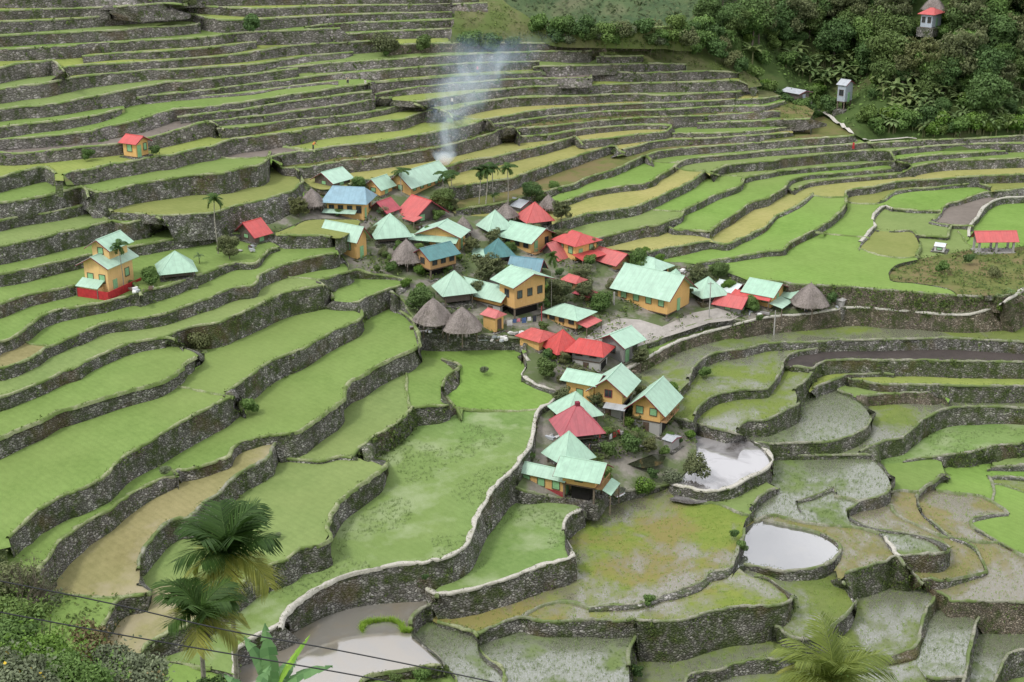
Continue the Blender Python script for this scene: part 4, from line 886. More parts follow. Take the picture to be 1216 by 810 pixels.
for n in T2['S']:
    if n.startswith('D_'): continue
    R=rim3d(n)
    if not R: continue
    flat=n[0]=='D'
    us=[r[0] for r in R if -5<r[0]<1220 and -3<r[1]<815]
    if not us: continue
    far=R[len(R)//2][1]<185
    # resample finer
    rim=[Vector(unproj(r[0],r[1],r[6])) for r in R]
    foot=[Vector(unproj(r[3],r[4],r[5])) for r in R]
    H=[max(0,rim[i].z-foot[i].z) for i in range(len(R))]
    if not flat:
        for i in range(len(R)):
            if R[i][1]<178: foot[i].z=max(foot[i].z,rim[i].z-1.45*R[i][2]*rim[i].length/F-.35); H[i]=rim[i].z-foot[i].z
            t=rim[min(len(R)-1,i+1)]-rim[max(0,i-1)]; q=Vector((-t.y,t.x,0))
            if q.length<1e-6: continue
            q.normalize()
            if q.y>0: q=-q
            d=(foot[i]-rim[i]).dot(q)
            if d<.06*H[i]: foot[i]=foot[i]+q*(.08*H[i]-d)
    vs=[];fs=[]
    m=len(R)
    nn=[]
    for i in range(m):
        t=rim[min(m-1,i+1)]-rim[max(0,i-1)]; t.z=0
        q=Vector((-t.y,t.x,0));
        if q.length<1e-6: q=Vector((0,-1,0))
        q.normalize()
        if not flat and q.y>0: q=-q
        if flat and i and q.dot(nn[-1])<0: q=-q
        nn.append(q)
    if not flat:
        # downhill normal continuous with majority: fix flips against foot direction
        for i in range(m):
            d=foot[i]-rim[i]; d.z=0
            if i and nn[i].dot(nn[i-1])<-.2: nn[i]=nn[i-1].copy()
        ROWS=4
        cols=[]
        for i in range(m):
            col=[]
            for j in range(ROWS+1):
                f=j/ROWS
                p=rim[i].lerp(foot[i],f)
                amp=.10*min(1,H[i])*(1 if 0<j else .4)
                p=p+nn[i]*(wn(p,.9)*amp*2+wn(p,.25,3)*amp*2.5)
                col.append(p)
            col.append(foot[i]+Vector((0,0,-.5))+nn[i]*.05)
            cols.append(col)
        for i in range(m):
            for p in cols[i]: vs.append(tuple(p))
        st=ROWS+2
        for i in range(m-1):
            if R[i][2]<HT*.7 and R[i+1][2]<HT*.7 and H[i]<.3: continue
            for j in range(st-1):
                a=i*st+j; fs.append((a,a+1,a+st+1,a+st))
        # front-facing winding
        if fs:
            a,b,c,d=[Vector(vs[q]) for q in fs[len(fs)//2]]
            if (b-a).cross(c-a).dot(nn[m//2])<0: fs=[tuple(reversed(f)) for f in fs]
    mt=WMAT.get(n,'stone_far_haze' if far else 'stone')
    bm_='bund_far_haze' if far else BMAT.get(n,('bund_grass' if R[m//2][0]<640 and R[m//2][1]>190 or R[m//2][1]<330 else 'bund_stone'))
    root=None
    if fs:
        o=meshobj('stone_wall',vs,fs,mt,smooth=True); root=o
    # coping along the rim
    w=(.31 if R[m//2][0]<640 or R[m//2][1]<330 else .25) if not far else .26
    if bm_=='bund_path': w=.42
    if flat: w=.4
    cv=[];cf=[]
    S_=6
    for i in range(m):
        p=rim[i]; q=nn[i]; sc=1+.9*wn(p,1.1,11)+.4*wn(p,2.7,4); hh=(.10+.16*wn(p,1.7,5)); p=p+q*(.22*wn(p,1.5,31))
        if flat: hh*=.8; prof=[(.5*w*sc,-.25),(.38*w*sc,hh*.6),(.1*w,hh),(-.1*w,hh),(-.38*w*sc,hh*.6),(-.5*w*sc,-.25)]
        else: prof=[(.06,-.18),(.09,.02),(.02,hh),(-w*.55*sc,hh+.02),(-w*sc,hh*.4),(-w*sc-.1,-.3)]
        for a,b in prof: cv.append(tuple(p+q*a+Vector((0,0,b))))
    for i in range(m-1):
        if not flat and R[i][2]<.2 and R[i+1][2]<.2: continue
        if not flat and (i<4 or i>m-6) and R[i][2]<1.7 and max(r[2] for r in R)>3: continue
        for j in range(S_-1):
            a=i*S_+j; cf.append((a,a+1,a+S_+1,a+S_))
    us_=sorted({q for f in cf for q in f}); mp_={q:i for i,q in enumerate(us_)}; cv=[cv[q] for q in us_]; cf=[tuple(mp_[q] for q in f) for f in cf]
    if not cf:
        if root is None: continue
    co=meshobj('coping' if root else 'earth_bund',cv,cf,bm_,parent=root,smooth=True)
    if not root: root=co
    WALLLIST.append((n,root,R,rim,foot,nn,H,far))
    WINFO.append((n,root,R,H,mt,far,flat))
_sd={}
for u,v,m_ in KIND:
    k=seed(T2,u,v)
    if k in _sd and _sd[k][2]!=m_: print('SEED CONFLICT',(u,v,m_),_sd[k])
    _sd[k]=(u,v,m_)

# earth banks where two levels meet without a wall
bv_=[];bf_=[]
for n in T2['S']:
    if n[0]!='D': continue
    s=T2['S'][n]; prev=None
    for i,(u,v,h) in enumerate(s):
        A,B=sides(T2,n,i,None)
        if A<0 or B<0 or A==B or A in DROP or B in DROP: prev=None; continue
        za,zb=zf(A,u,v)-sunk.get(A,0),zf(B,u,v)-sunk.get(B,0); hi,lo=max(za,zb),min(za,zb)
        p=Vector(unproj(u,v,hi)); k0=len(bv_); bv_.append(tuple(p+Vector((0,0,.02)))); bv_.append((p.x+wn(p,.7)*.2,p.y-.12*(hi-lo)-.05,(hi+lo)/2)); bv_.append((p.x,p.y-.35*(hi-lo)-.1,lo-.35))
        if prev is not None and (hi-lo>.06 or prev[1]>.06): a=prev[0]; bf_+= [(a,a+1,k0+1,k0),(a+1,a+2,k0+2,k0+1)]
        prev=(k0,hi-lo)
o=meshobj('stone_bank',bv_,bf_,'stone_mossy',smooth=True); o['kind']='structure'
# paler trodden square in the village
sq=[(694,402),(712,388),(735,378),(760,380),(792,390),(822,372),(852,366),(880,376),(868,381),(842,384),(812,394),(786,402),(770,408),(750,414),(735,406),(715,410)]
sq3=[]
cu=sum(q[0] for q in sq)/len(sq); cv=sum(q[1] for q in sq)/len(sq)
KV=seed(T2,651,380)
def gz(u,v,e=.05):
    p=Vector(unproj(u,v,zf(KV,u,v))); p.z+=e; return p
vs=[];fs=[]
ring=[gz(*q) for q in sq]; RR=6
for j in range(RR):
    f=1-j/RR
    for q in sq: vs.append(tuple(gz(cu+(q[0]-cu)*f,cv+(q[1]-cv)*f,.05+.02*j)))
vs.append(tuple(gz(cu,cv,.18))); m_=len(sq)
for j in range(RR-1):
    for i in range(m_): a=j*m_+i;b=j*m_+(i+1)%m_; fs.append((a,b,b+m_,a+m_))
for i in range(m_): fs.append(((RR-1)*m_+i,(RR-1)*m_+(i+1)%m_,len(vs)-1))
o=meshobj('village_square',vs,fs,'square_ground'); o['kind']='structure'
# a label for every wall: what it is like and what it stands beside
LM=[(130,330,'the tall orange terrace house'),(210,310,'the lone pyramid hut'),(162,180,'the lone orange shed'),(940,645,'the clear pond'),(430,750,'the muddy pond'),(860,545,'the foaming pond'),(760,650,'the big marshy paddy'),
(1179,285,'the red pavilion'),(1003,130,'the tin hut on stilts'),(944,112,'the long tin shed'),(790,365,'the long hall on the square'),(532,385,'the two big thatched huts'),(265,640,'the foreground palms'),(985,790,'the bottom palm'),
(210,600,'the brown paddy'),(1060,420,'the dark mud paddy'),(500,205,'the long mint hall'),(720,35,'the far crest'),(640,575,'the front house'),(445,490,'the brown strip paddy'),(961,355,'the east thatched hut'),(300,280,'the tilted red roof'),
(1150,325,'the scrubby mound'),(580,450,'the field below the village'),(520,560,'the largest green paddy'),(845,190,'the middle of the upper fan'),(1180,700,'the lower right corner fields'),(1150,560,'the bright grass patch'),(400,120,'the middle of the top slope'),(60,120,'the top left slope'),(250,25,'the top left bushes'),(700,100,'the steep far right walls'),(540,150,'the smoke'),(1100,200,'the foot of the wooded hill'),(60,250,'the left edge fields'),(680,780,'the bottom seedling pond'),(350,300,'the olive field left of the village'),(733,240,'the ripe yellow strips'),(890,260,'the eastern ripe field'),(1060,250,'the small square fields')]
cntl={}
for (n,root,R,H,mt,far,flat) in WINFO:
    u=sum(r[0] for r in R)/len(R); v=sum(r[1] for r in R)/len(R); u=min(1216,max(0,u)); ln=math.hypot(R[-1][0]-R[0][0],R[-1][1]-R[0][1])
    lm=min(LM,key=lambda q:math.hypot(q[0]-u,(q[1]-v)*1.3)); dx,dy=u-lm[0],v-lm[1]
    d='just above' if dy<-abs(dx)*.6 else ('just below' if dy>abs(dx)*.6 else ('left of' if dx<0 else 'right of'))
    hm=max(H) if H else 0
    if flat: lb='%s low earth bund %s %s'%('long' if ln>60 else 'short',d,lm[2]); root['category']='bund'; root['group']='low earth bunds'
    else:
        size='very long' if ln>500 else ('long' if ln>220 else ('medium length' if ln>90 else 'short'))
        tall='tall' if hm>3.2 else ('waist high' if hm<1.3 else 'man high')
        look={'stone':'grey','stone_mossy':'mossy','stone_brown':'brownish','stone_far_haze':'pale grey','scrub_green':'overgrown green','scrub_dull':'overgrown green'}[mt]
        lb='%s %s %s stone terrace wall %s %s'%(size,tall,look,d,lm[2]); root['category']='wall'; root['group']='stone terrace walls'
    root['label']=lb; cntl.setdefault(lb,[]).append((u,v,root))
for lb,l in cntl.items():
    if len(l)<2: continue
    l.sort(key=lambda q:q[1])
    words=['uppermost','second from top','third from top','fourth from top','fifth from top','sixth from top']
    for i,(u,v,r) in enumerate(l):
        r['label']=((words[i] if i<len(l)-1 else 'lowest') if i<6 else 'another')+' '+lb

simple('pool_water',(.03,.035,.02),.08,.3,spec=1.0)
for nm_,cu_,cv_,ru,rv,mt_ in (('pool',764,546,27,9,'pool_water'),('puddle',733,583,10,7,'pond_clear'),('puddle',820,592,24,6,'pond_foam')):
    c0=ground(cu_,cv_); zz=c0.z+.10; k_=c0.length/F; vs=[tuple(Vector(unproj(cu_+ru*math.cos(a*.3927)*(1+.15*math.sin(a*2.3+cu_)),cv_+rv*math.sin(a*.3927)*(1+.12*math.cos(a*1.7)),zz))) for a in range(16)]
    o=meshobj(nm_,vs,[tuple(reversed(range(16)))],mt_); o['kind']='structure'
# ------------------------------------------------------------------ wooded hill, far hill, near bank
def groundz(u,v):
    for dv in (3,6,10,15):
        g=ground(u,v+dv)
        if g is not None:
            return g
    return Vector(unproj(u,v,-60))
HBp=[(833,6),(815,26),(842,35),(855,40),(862,55),(870,75),(887,88),(905,101),(927,113),(950,122),(968,132),(988,143),(1010,158),(1032,171),(1100,165),(1180,162),(1290,159)]
HB=[]
for i,(u,v) in enumerate(HBp):
    g=groundz(u,v); q=Vector(unproj(u,v,g.z)); HB.append(q)
# smooth crest side heights
HB[0].z=HB[1].z=HB[2].z; 
for i in (0,1):
    HB[i]=Vector(unproj(*HBp[i],HB[2].z+ (1.5 if i==0 else 0)))
ext=HB[-1]+(HB[-1]-HB[-2])*2.2; HB.append(ext); HBs=HB[0].copy()
for e_ in (Vector((10,22,-3)),Vector((34,60,-10)),Vector((80,110,-18)),Vector((170,180,-26))): HB.insert(0,HBs+e_)
HBn=np.array([tuple(p) for p in HB])
poly=[(p.x,p.y) for p in HB]+[(HB[-1].x+200,HB[-1].y+400),(HB[0].x,HB[0].y+420)]
def inpoly(x,y):
    c=False; j=len(poly)-1
    for i in range(len(poly)):
        (xi,yi),(xj,yj)=poly[i],poly[j]
        if (yi>y)!=(yj>y) and x<(xj-xi)*(y-yi)/(yj-yi)+xi: c=not c
        j=i
    return c
def hill_z(x,y,raw=False):
    a=HBn[:-1]; b=HBn[1:]; d=b[:,:2]-a[:,:2]; q=np.array([x,y])-a[:,:2]
    t=np.clip((q*d).sum(1)/((d**2).sum(1)+1e-9),0,1)
    nr=a[:,:2]+d*t[:,None]; ds=np.hypot(nr[:,0]-x,nr[:,1]-y)
    w=1/(ds+2.0)**3; z=((a[:,2]+(b[:,2]-a[:,2])*t)*w).sum()/w.sum()
    dd=float(ds.min())
    if not inpoly(x,y): return z-.8-dd*.9, -dd
    up=.62*dd if dd<90 else 55.8+.35*(dd-90)
    up=up*(1-.25*math.exp(-dd/12))
    n=mnoise.noise(Vector((x*.018,y*.018,3)))*7*min(1,dd/25)+mnoise.noise(Vector((x*.06,y*.06,9)))*2*min(1,dd/10)
    return z+up+n, dd
xs=np.arange(-10,460,3.5); ys=np.arange(190,640,3.5)
hz={};vs=[];ix={}
for i,x in enumerate(xs):
    for j,y in enumerate(ys):
        if x<.05*y-10 or x>.62*y+60: continue
        z,d=hill_z(x,y)
        if d<-4.5 or d>230: continue
        ix[i,j]=len(vs); vs.append((x,y,z))
fs=[(ix[i,j],ix[i+1,j],ix[i+1,j+1],ix[i,j+1]) for (i,j) in ix if (i+1,j) in ix and (i+1,j+1) in ix and (i,j+1) in ix]
field_mat('hill_ground',(.045,.075,.022),(.08,.125,.035),patch=(.09,.095,.04),fine=2,pscale=.08,pthr=.55)
o=meshobj('wooded_hillside',vs,fs,'hill_ground',smooth=True); o['kind']='structure'
bund_mat('stone_path',(.40,.38,.33),(.62,.59,.53),(.28,.28,.18),.68)
pv=[];pf=[]
PP=[]
for i in range(5,len(HBp)-3):
    u0,v0=HBp[i];u1,v1=HBp[i+1]
    for t in range(6): PP.append(HB[i+4].lerp(HB[i+5],t/6))
for i,p in enumerate(PP):
    t=PP[min(len(PP)-1,i+1)]-PP[max(0,i-1)]; t.z=0; q=Vector((-t.y,t.x,0)).normalized()
    zz=hill_z(p.x,p.y)[0]+.9; c=p+q*.4*wn(p,.3)
    for s_ in (-.45,.45): pv.append((c.x+q.x*s_,c.y+q.y*s_,max(p.z,zz-.5)+.25))
for i in range(len(PP)-1): pf.append((2*i,2*i+2,2*i+3,2*i+1))
o=meshobj('hill_path',pv,pf,'stone_path'); o['kind']='structure'
def hill_hit(u,v):
    """march the ray of pixel u,v to the hill surface"""
    x=(u-608.0)/F; y=(405.0-v)/F; d=Vector((x,CP+y*SP,y*CP-SP))
    t=230.0
    while t<620:
        p=d*t
        z,dd=hill_z(p.x,p.y)
        if dd>-2 and p.z<=z: return Vector((p.x,p.y,z))
        t+=1.5
    return None
# far dark hill beyond the crest
def farz(x,y):
    return -60+ (y-470)*.42 + mnoise.noise(Vector((x*.01,y*.01,1)))*22+mnoise.noise(Vector((x*.03,y*.03,5)))*6 + (x-60)*.10
vs=[];fs=[]
X=np.arange(-260,520,9); Y=np.arange(430,980,9)
for x in X:
    for y in Y: vs.append((x,y,farz(x,y)))
m_=len(Y)
for i in range(len(X)-1):
    for j in range(m_-1): a=i*m_+j; fs.append((a,a+m_,a+m_+1,a+1))
field_mat('far_hill_ground',(.055,.095,.045),(.10,.135,.06),patch=(.15,.145,.09),fine=.6,pscale=.03,pthr=.58)  # bluish haze of distance tinted into the far ground colours
o=meshobj('far_hillside',vs,fs,'far_hill_ground',smooth=True); o['kind']='structure'
# slope that carries on behind the top terraces
tops=[(-90,0),(100,-2),(300,-3),(480,-3),(585,0),(603,6),(623,18),(640,32),(730,34),(815,30)]
tp=[]
for u,v in tops:
    g=None
    for dv in (2,5,9,14,20):
        g=ground(max(-60,u),v+dv)
        if g is not None: break
    z=(g.z if g is not None else -40); tp.append(Vector(unproj(u,v,z)))
# near bank under the camera with the foreground plants
def bankz(x,y):
    z=-2.0-.70*y
    if y>66: z-=(y-66)*1.05
    z+=mnoise.noise(Vector((x*.08,y*.08,2)))*1.0 + max(0,(-x-9))*.30*min(1,y/30)
    return z
vs=[];fs=[]
X=np.arange(-70,70,2.5); Y=np.arange(-12,108,2.5)
for x in X:
    for y in Y: vs.append((x,y,max(-100,bankz(x,y))))
m_=len(Y)
for i in range(len(X)-1):
    for j in range(m_-1): a=i*m_+j; fs.append((a,a+m_,a+m_+1,a+1))
o=meshobj('near_bank',vs,fs,'scrub_green',smooth=True); o['kind']='structure'
# grassy slopes that carry on to either side of the terraces
for sgn in (-1,1):
    vs=[];fs=[]; YY=np.arange(60,430,7.0); K=14
    for y in YY:
        e=(.455*y+1.0) if sgn>0 else (.455*y+1.0)
        zb=np.interp(y,[60,120,150,200,250,300,430],[-96,-90,-85,-78,-70,-64,-50] if sgn>0 else [-92,-80,-73,-63,-55,-42,-26])
        for j in range(K):
            d=j*j*1.1-1; x=sgn*(e+d)
            vs.append((x,y,zb-(.6 if j==0 else 0)+min(14,d*.10)+mnoise.noise(Vector((x*.03,y*.03,6)))*3*min(1,j/3)))
    for i in range(len(YY)-1):
        for j in range(K-1): a=i*K+j; fs.append((a,a+1,a+K+1,a+K) if sgn>0 else (a,a+K,a+K+1,a+1))
    o=meshobj('side_hillside',vs,fs,'scrub_green',smooth=True); o['kind']='structure'
# broad ground under everything, to the horizon
vs=[];fs=[]
X=np.array([-3000,-1200,-500,-260,-180,-120,-60,0,60,120,180,260,400,700,1500,3000]); Y=np.array([-400,0,60,110,150,190,230,270,310,350,400,460,560,800,1500,3500])
for x in X:
    for y in Y:
        z=-100+ max(0,y-200)*.08*(1 if y<600 else .6)
        vs.append((x,y,z))
m_=len(Y)
for i in range(len(X)-1):
    for j in range(m_-1): a=i*m_+j; fs.append((a,a+m_,a+m_+1,a+1))
o=meshobj('valley_ground',vs,fs,'scrub_green',smooth=True); o['kind']='structure'
# ------------------------------------------------------------------ buildings
def sheet_mat(name,col,fade=.25,rough=.55,ridge=7.0,rust=(.25,.16,.10),ra=.2):
    m,nt,b=nmat(name,rough,.35); k=NB(nt); p=k.obj()
    uv=k.n('ShaderNodeUVMap').outputs[0]
    f=k.noise(p,1.1,5,.65); g=k.noise(k.scale(uv,(6,.5,1)),1.5,3,.6)
    c=k.mix(k.map(f,.3,.72,0,1),tuple(x*(1-fade) for x in col),tuple(min(1,x*(1+fade*.7)) for x in col))
    c=k.mix(k.map(g,.5,.75,0,.16),c,tuple(min(1,.55*x+.3) for x in col))
    c=k.mix(k.map(k.noise(p,2.3,6,.7),.60,.72,0,ra),c,rust)
    br=k.n('ShaderNodeTexBrick'); k.link(uv,br.inputs['Vector']); br.inputs['Color1'].default_value=(0,0,0,1); br.inputs['Color2'].default_value=(1,1,1,1); br.inputs['Mortar'].default_value=(.2,.2,.2,1); br.inputs['Scale'].default_value=1.0; br.inputs['Mortar Size'].default_value=.012; br.inputs['Brick Width'].default_value=.85; br.inputs['Row Height'].default_value=2.1
    c=k.mix(k.math('MULTIPLY',br.outputs['Color'],.30),c,tuple(.70*x+.02 for x in col))
    oi=k.n('ShaderNodeObjectInfo').outputs['Random']; c=k.mix(k.map(oi,0,1,0,.22),c,tuple(min(1,.55*x+.36) for x in col))
    c=k.mix(k.map(k.noise(k.scale(uv,(1.6,.25,1)),.8,5,.7),.48,.70,0,.5),c,tuple(.62*x+.05 for x in col))
    # faint seams between sheets
    w=k.n('ShaderNodeTexWave',wave_type='BANDS',bands_direction='X'); k.link(uv,w.inputs['Vector']); w.inputs['Scale'].default_value=.33
    c=k.mix(k.map(w.outputs['Fac'],.955,1,0,.25),c,tuple(x*.55 for x in col))
    k.link(c,b.inputs['Base Color'])
    w2=k.n('ShaderNodeTexWave',wave_type='BANDS',bands_direction='X'); k.link(uv,w2.inputs['Vector']); w2.inputs['Scale'].default_value=ridge/6.283*2
    k.link(k.bump(w2.outputs['Fac'],.35,.03),b.inputs['Normal'])
    M[name]=m
sheet_mat('roof_mint',(.37,.57,.43),fade=.18); sheet_mat('roof_red',(.52,.062,.055),fade=.2); sheet_mat('roof_pink',(.52,.09,.08),fade=.25)
sheet_mat('roof_blue',(.20,.36,.44)); sheet_mat('roof_teal',(.06,.20,.20),ra=.1); sheet_mat('roof_teal_blue',(.09,.25,.31),ra=.1); sheet_mat('roof_tin',(.42,.45,.48),ra=.35,rough=.45)
sheet_mat('roof_white',(.62,.70,.68)); sheet_mat('roof_maroon',(.42,.07,.09)); sheet_mat('roof_dark',(.10,.20,.17))
def wallmat(name,col,board=True,stain=(.16,.11,.06),sa=.35,var=.12):
    m,nt,b=nmat(name,.75,.25); k=NB(nt); p=k.obj()
    f=k.noise(p,.9,5,.6)
    c=k.mix(f,tuple(x*(1-var) for x in col),tuple(min(1,x*(1+var)) for x in col))
    c=k.mix(k.map(k.noise(k.scale(p,(3,3,.5)),1.3,5,.7),.55,.75,0,sa),c,stain)
    oi=k.n('ShaderNodeObjectInfo').outputs['Random']; c=k.mix(k.map(oi,0,1,0,.55),c,tuple(.55*x+.05 for x in col))
    c=k.mix(k.map(k.noise(p,2.5,5,.7),.55,.7,0,.3),c,tuple(min(1,.6*x+.3) for x in col))
    if board:
        sp=k.n('ShaderNodeSeparateXYZ'); k.link(p,sp.inputs[0])
        s=k.math('ADD',sp.outputs[0],sp.outputs[1]); fr=k.math('FRACT',k.math('MULTIPLY',s,1.05))
        c=k.mix(k.map(fr,.93,1.0,0,.4),c,tuple(x*.5 for x in col))
    k.link(c,b.inputs['Base Color']); M[name]=m
wallmat('wall_orange',(.72,.44,.155)); wallmat('wall_orange_pale',(.74,.49,.21)); wallmat('wall_orange_brown',(.46,.27,.12),sa=.5)
wallmat('wall_grey',(.30,.29,.28),False,(.10,.09,.08),.6); wallmat('wall_concrete',(.42,.41,.39),False,(.14,.13,.12),.5)
wallmat('wall_wood',(.13,.105,.085),True,(.05,.04,.035),.5); wallmat('wall_maroon',(.35,.035,.04)); wallmat('wall_tin',(.40,.45,.50),True,(.2,.17,.14),.4)
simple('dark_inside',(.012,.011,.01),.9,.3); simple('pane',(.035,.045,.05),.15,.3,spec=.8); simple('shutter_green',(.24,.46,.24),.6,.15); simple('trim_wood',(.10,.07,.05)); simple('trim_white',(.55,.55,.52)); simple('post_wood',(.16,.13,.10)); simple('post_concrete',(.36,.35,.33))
simple('window_maroon',(.22,.04,.05)); simple('maroon_cap',(.20,.03,.05)); simple('fence_red',(.40,.03,.035))
def thatch_mat():
    m,nt,b=nmat('thatch',.95,.1); k=NB(nt); p=k.obj()
    f=k.noise(k.scale(p,(1,1,.28)),7,5,.75); g=k.noise(p,.8,5,.65)
    c=k.ramp(f,[(.25,(.12,.10,.09)),(.5,(.27,.235,.215)),(.78,(.44,.39,.36))])
    c=k.mix(k.map(g,.5,.7,0,.5),c,(.085,.08,.05))
    k.link(c,b.inputs['Base Color']); k.link(k.bump(f,1,.18),b.inputs['Normal']); M['thatch']=m
thatch_mat()
class MB:
    def __init__(s): s.v=[];s.f=[];s.uv=[]
    def quad(s,*p,uv=None):
        k=len(s.v); s.v+= [tuple(q) for q in p]; s.f.append(tuple(range(k,k+len(p)))); s.uv.append(uv)
        return s
    def box(s,x0,x1,y0,y1,z0,z1):
        k=len(s.v); s.v+=[(x0,y0,z0),(x1,y0,z0),(x1,y1,z0),(x0,y1,z0),(x0,y0,z1),(x1,y0,z1),(x1,y1,z1),(x0,y1,z1)]
        for f in ((3,2,1,0),(4,5,6,7),(0,1,5,4),(1,2,6,5),(2,3,7,6),(3,0,4,7)): s.f.append(tuple(k+i for i in f)); s.uv.append(None)
        return s
    def bar(s,a,b,r,n=6,r2=None):
        a=Vector(a);b=Vector(b);r2=r if r2 is None else r2
        d=(b-a).normalized(); u=d.orthogonal().normalized(); w=d.cross(u); k=len(s.v)
        for p,rr in ((a,r),(b,r2)):
            for i in range(n):
                t=6.28318*i/n; s.v.append(tuple(p+(u*math.cos(t)+w*math.sin(t))*rr))
        for i in range(n):
            j=(i+1)%n; s.f.append((k+i,k+j,k+n+j,k+n+i)); s.uv.append(None)
        s.f.append(tuple(k+i for i in reversed(range(n)))); s.uv.append(None); s.f.append(tuple(k+n+i for i in range(n))); s.uv.append(None)
        return s
    def build(s,name,mat,parent=None,loc=None,smooth=False):
        o=meshobj(name,s.v,s.f,mat,parent,loc,smooth)
        if any(u is not None for u in s.uv):
            l=o.data.uv_layers.new(name='UVMap'); q=0
            for f,u in zip(s.f,s.uv):
                for i in range(len(f)):
                    l.data[q].uv=u[i] if u is not None else (0,0); q+=1
        return o
def slab(mb,p,th=.06):
    """thin sheet from 3-4 corner points (eave first) with uv in metres, x across the slope"""
    p=[Vector(q) for q in p]
    e=(p[1]-p[0]).normalized(); n=(p[1]-p[0]).cross(p[2]-p[0]).normalized()
    if n.z<0: n=-n
    s=n.cross(e)
    uv=[((q-p[0]).dot(e),(q-p[0]).dot(s)) for q in p]
    up=[q+n*th for q in p]
    a,b,c=up[0],up[1],up[2]
    order=list(range(len(p)))
    if (b-a).cross(c-a).z<0: order.reverse()
    mb.quad(*[up[i] for i in order],uv=[uv[i] for i in order])
    mb.quad(*[p[i] for i in reversed(order)],uv=[uv[i] for i in reversed(order)])
    for i in range(len(p)):
        j=(i+1)%len(p); mb.quad(p[order[i]],p[order[j]],up[order[j]],up[order[i]],uv=[(0,0)]*4)
def window(root,x,y,z,w,h,face,style='shutter',frame='trim_wood'):
    """face: 0 front(-y) 1 right(+x) 2 back 3 left"""
    d=[(0,-1),(1,0),(0,1),(-1,0)][face]; tx=[(1,0),(0,1),(-1,0),(0,-1)][face]
    def bx(mb,a0,a1,z0,z1,o0,o1):
        xs_=[x+tx[0]*a0+d[0]*o0,x+tx[0]*a1+d[0]*o1]; ys_=[y+tx[1]*a0+d[1]*o0,y+tx[1]*a1+d[1]*o1]
        mb.box(min(xs_),max(xs_),min(ys_),max(ys_),z0,z1)
    fr=MB(); t=.07
    bx(fr,-w/2-t,-w/2,z-t,z+h+t,.004,.07); bx(fr,w/2,w/2+t,z-t,z+h+t,.004,.07); bx(fr,-w/2,w/2,z+h,z+h+t,.004,.07); bx(fr,-w/2-.02,w/2+.02,z-t,z,.004,.11)
    if style!='shutter': bx(fr,-.02,.02,z,z+h,.01,.055)
    o=fr.build('window',frame,root)
    pn=MB(); bx(pn,-w/2,w/2,z,z+h,.006,.03)
    pn.build('shutter' if style=='shutter' else 'pane','shutter_green' if style=='shutter' else 'pane',o)
    return o
def door(root,x,y,z,w,h,face,mat='shutter_green'):
    d=[(0,-1),(1,0),(0,1),(-1,0)][face]; tx=[(1,0),(0,1),(-1,0),(0,-1)][face]
    mb=MB(); xs_=[x-tx[0]*w/2,x+tx[0]*w/2+d[0]*.06]; ys_=[y-tx[1]*w/2,y+tx[1]*w/2+d[1]*.06]
    mb.box(min(xs_)+(0.003 if d[0]>0 else 0),max(xs_),min(ys_),max(ys_)-(0.003 if d[1]<0 else 0),z,z+h); return mb.build('door',mat,root)
def gable_roof(root,L,W,z,rise,ov,mat,axis='x',name='roof',cx=0,cy=0,fascia=None,hip=0.0,th=.07):
    hx,hy=L/2+ov,W/2+ov
    r=MB()
    if axis=='x':
        e=rise*ov/(W/2) if W else 0; ze=z-e
        R0=(cx-hx+hip,cy,z+rise); R1=(cx+hx-hip,cy,z+rise)
        c=[(cx-hx,cy-hy,ze),(cx+hx,cy-hy,ze),(cx+hx,cy+hy,ze),(cx-hx,cy+hy,ze)]
        slab(r,[c[0],c[1],R1,R0],th); slab(r,[c[2],c[3],R0,R1],th)
        if hip>0: slab(r,[c[1],c[2],R1],th); slab(r,[c[3],c[0],R0],th)
    else:
        e=rise*ov/(L/2); ze=z-e
        R0=(cx,cy-hy+hip,z+rise); R1=(cx,cy+hy-hip,z+rise)
        c=[(cx-hx,cy-hy,ze),(cx+hx,cy-hy,ze),(cx+hx,cy+hy,ze),(cx-hx,cy+hy,ze)]
        slab(r,[c[1],c[2],R1,R0],th); slab(r,[c[3],c[0],R0,R1],th)
        if hip>0: slab(r,[c[0],c[1],R0],th); slab(r,[c[2],c[3],R1],th)
    ro=r.build(name,mat,root)
    rc=MB(); a=Vector(R0)+Vector((0,0,th+.0)); b=Vector(R1)+Vector((0,0,th+.0)); rc.bar(a,b,.09,5); rc.build('ridge_cap',mat,ro)
    # fascia boards on the gable ends
    if fascia and hip==0:
        for s in (-1,1):
            f=MB()
            if axis=='x':
                x=cx+s*hx; f.bar((x,cy-hy,ze-.02),(x,cy,z+rise-.02),.07,4); f.bar((x,cy+hy,ze-.02),(x,cy,z+rise-.02),.07,4)
            else:
                y=cy+s*hy; f.bar((cx-hx,y,ze-.02),(cx,y,z+rise-.02),.07,4); f.bar((cx+hx,y,ze-.02),(cx,y,z+rise-.02),.07,4)
            f.build('bargeboard',fascia,ro)
    return ro
def body(root,L,W,z0,z1,mat,axis=None,rise=0,name='wall',cx=0,cy=0):
    mb=MB(); x0,x1,y0,y1=cx-L/2,cx+L/2,cy-W/2,cy+W/2
    mb.box(x0,x1,y0,y1,z0,z1)
    if axis=='x':
        for x in (x0,x1):
            pts=[(x,y0,z1),(x,y1,z1),(x,cy,z1+rise)]; mb.quad(*(pts if x>cx else pts[::-1]))
    elif axis=='y':
        for y in (y0,y1):
            pts=[(x0,y,z1),(x1,y,z1),(cx,y,z1+rise)]; mb.quad(*(pts if y<cy else pts[::-1]))
    return mb.build(name,mat,root)
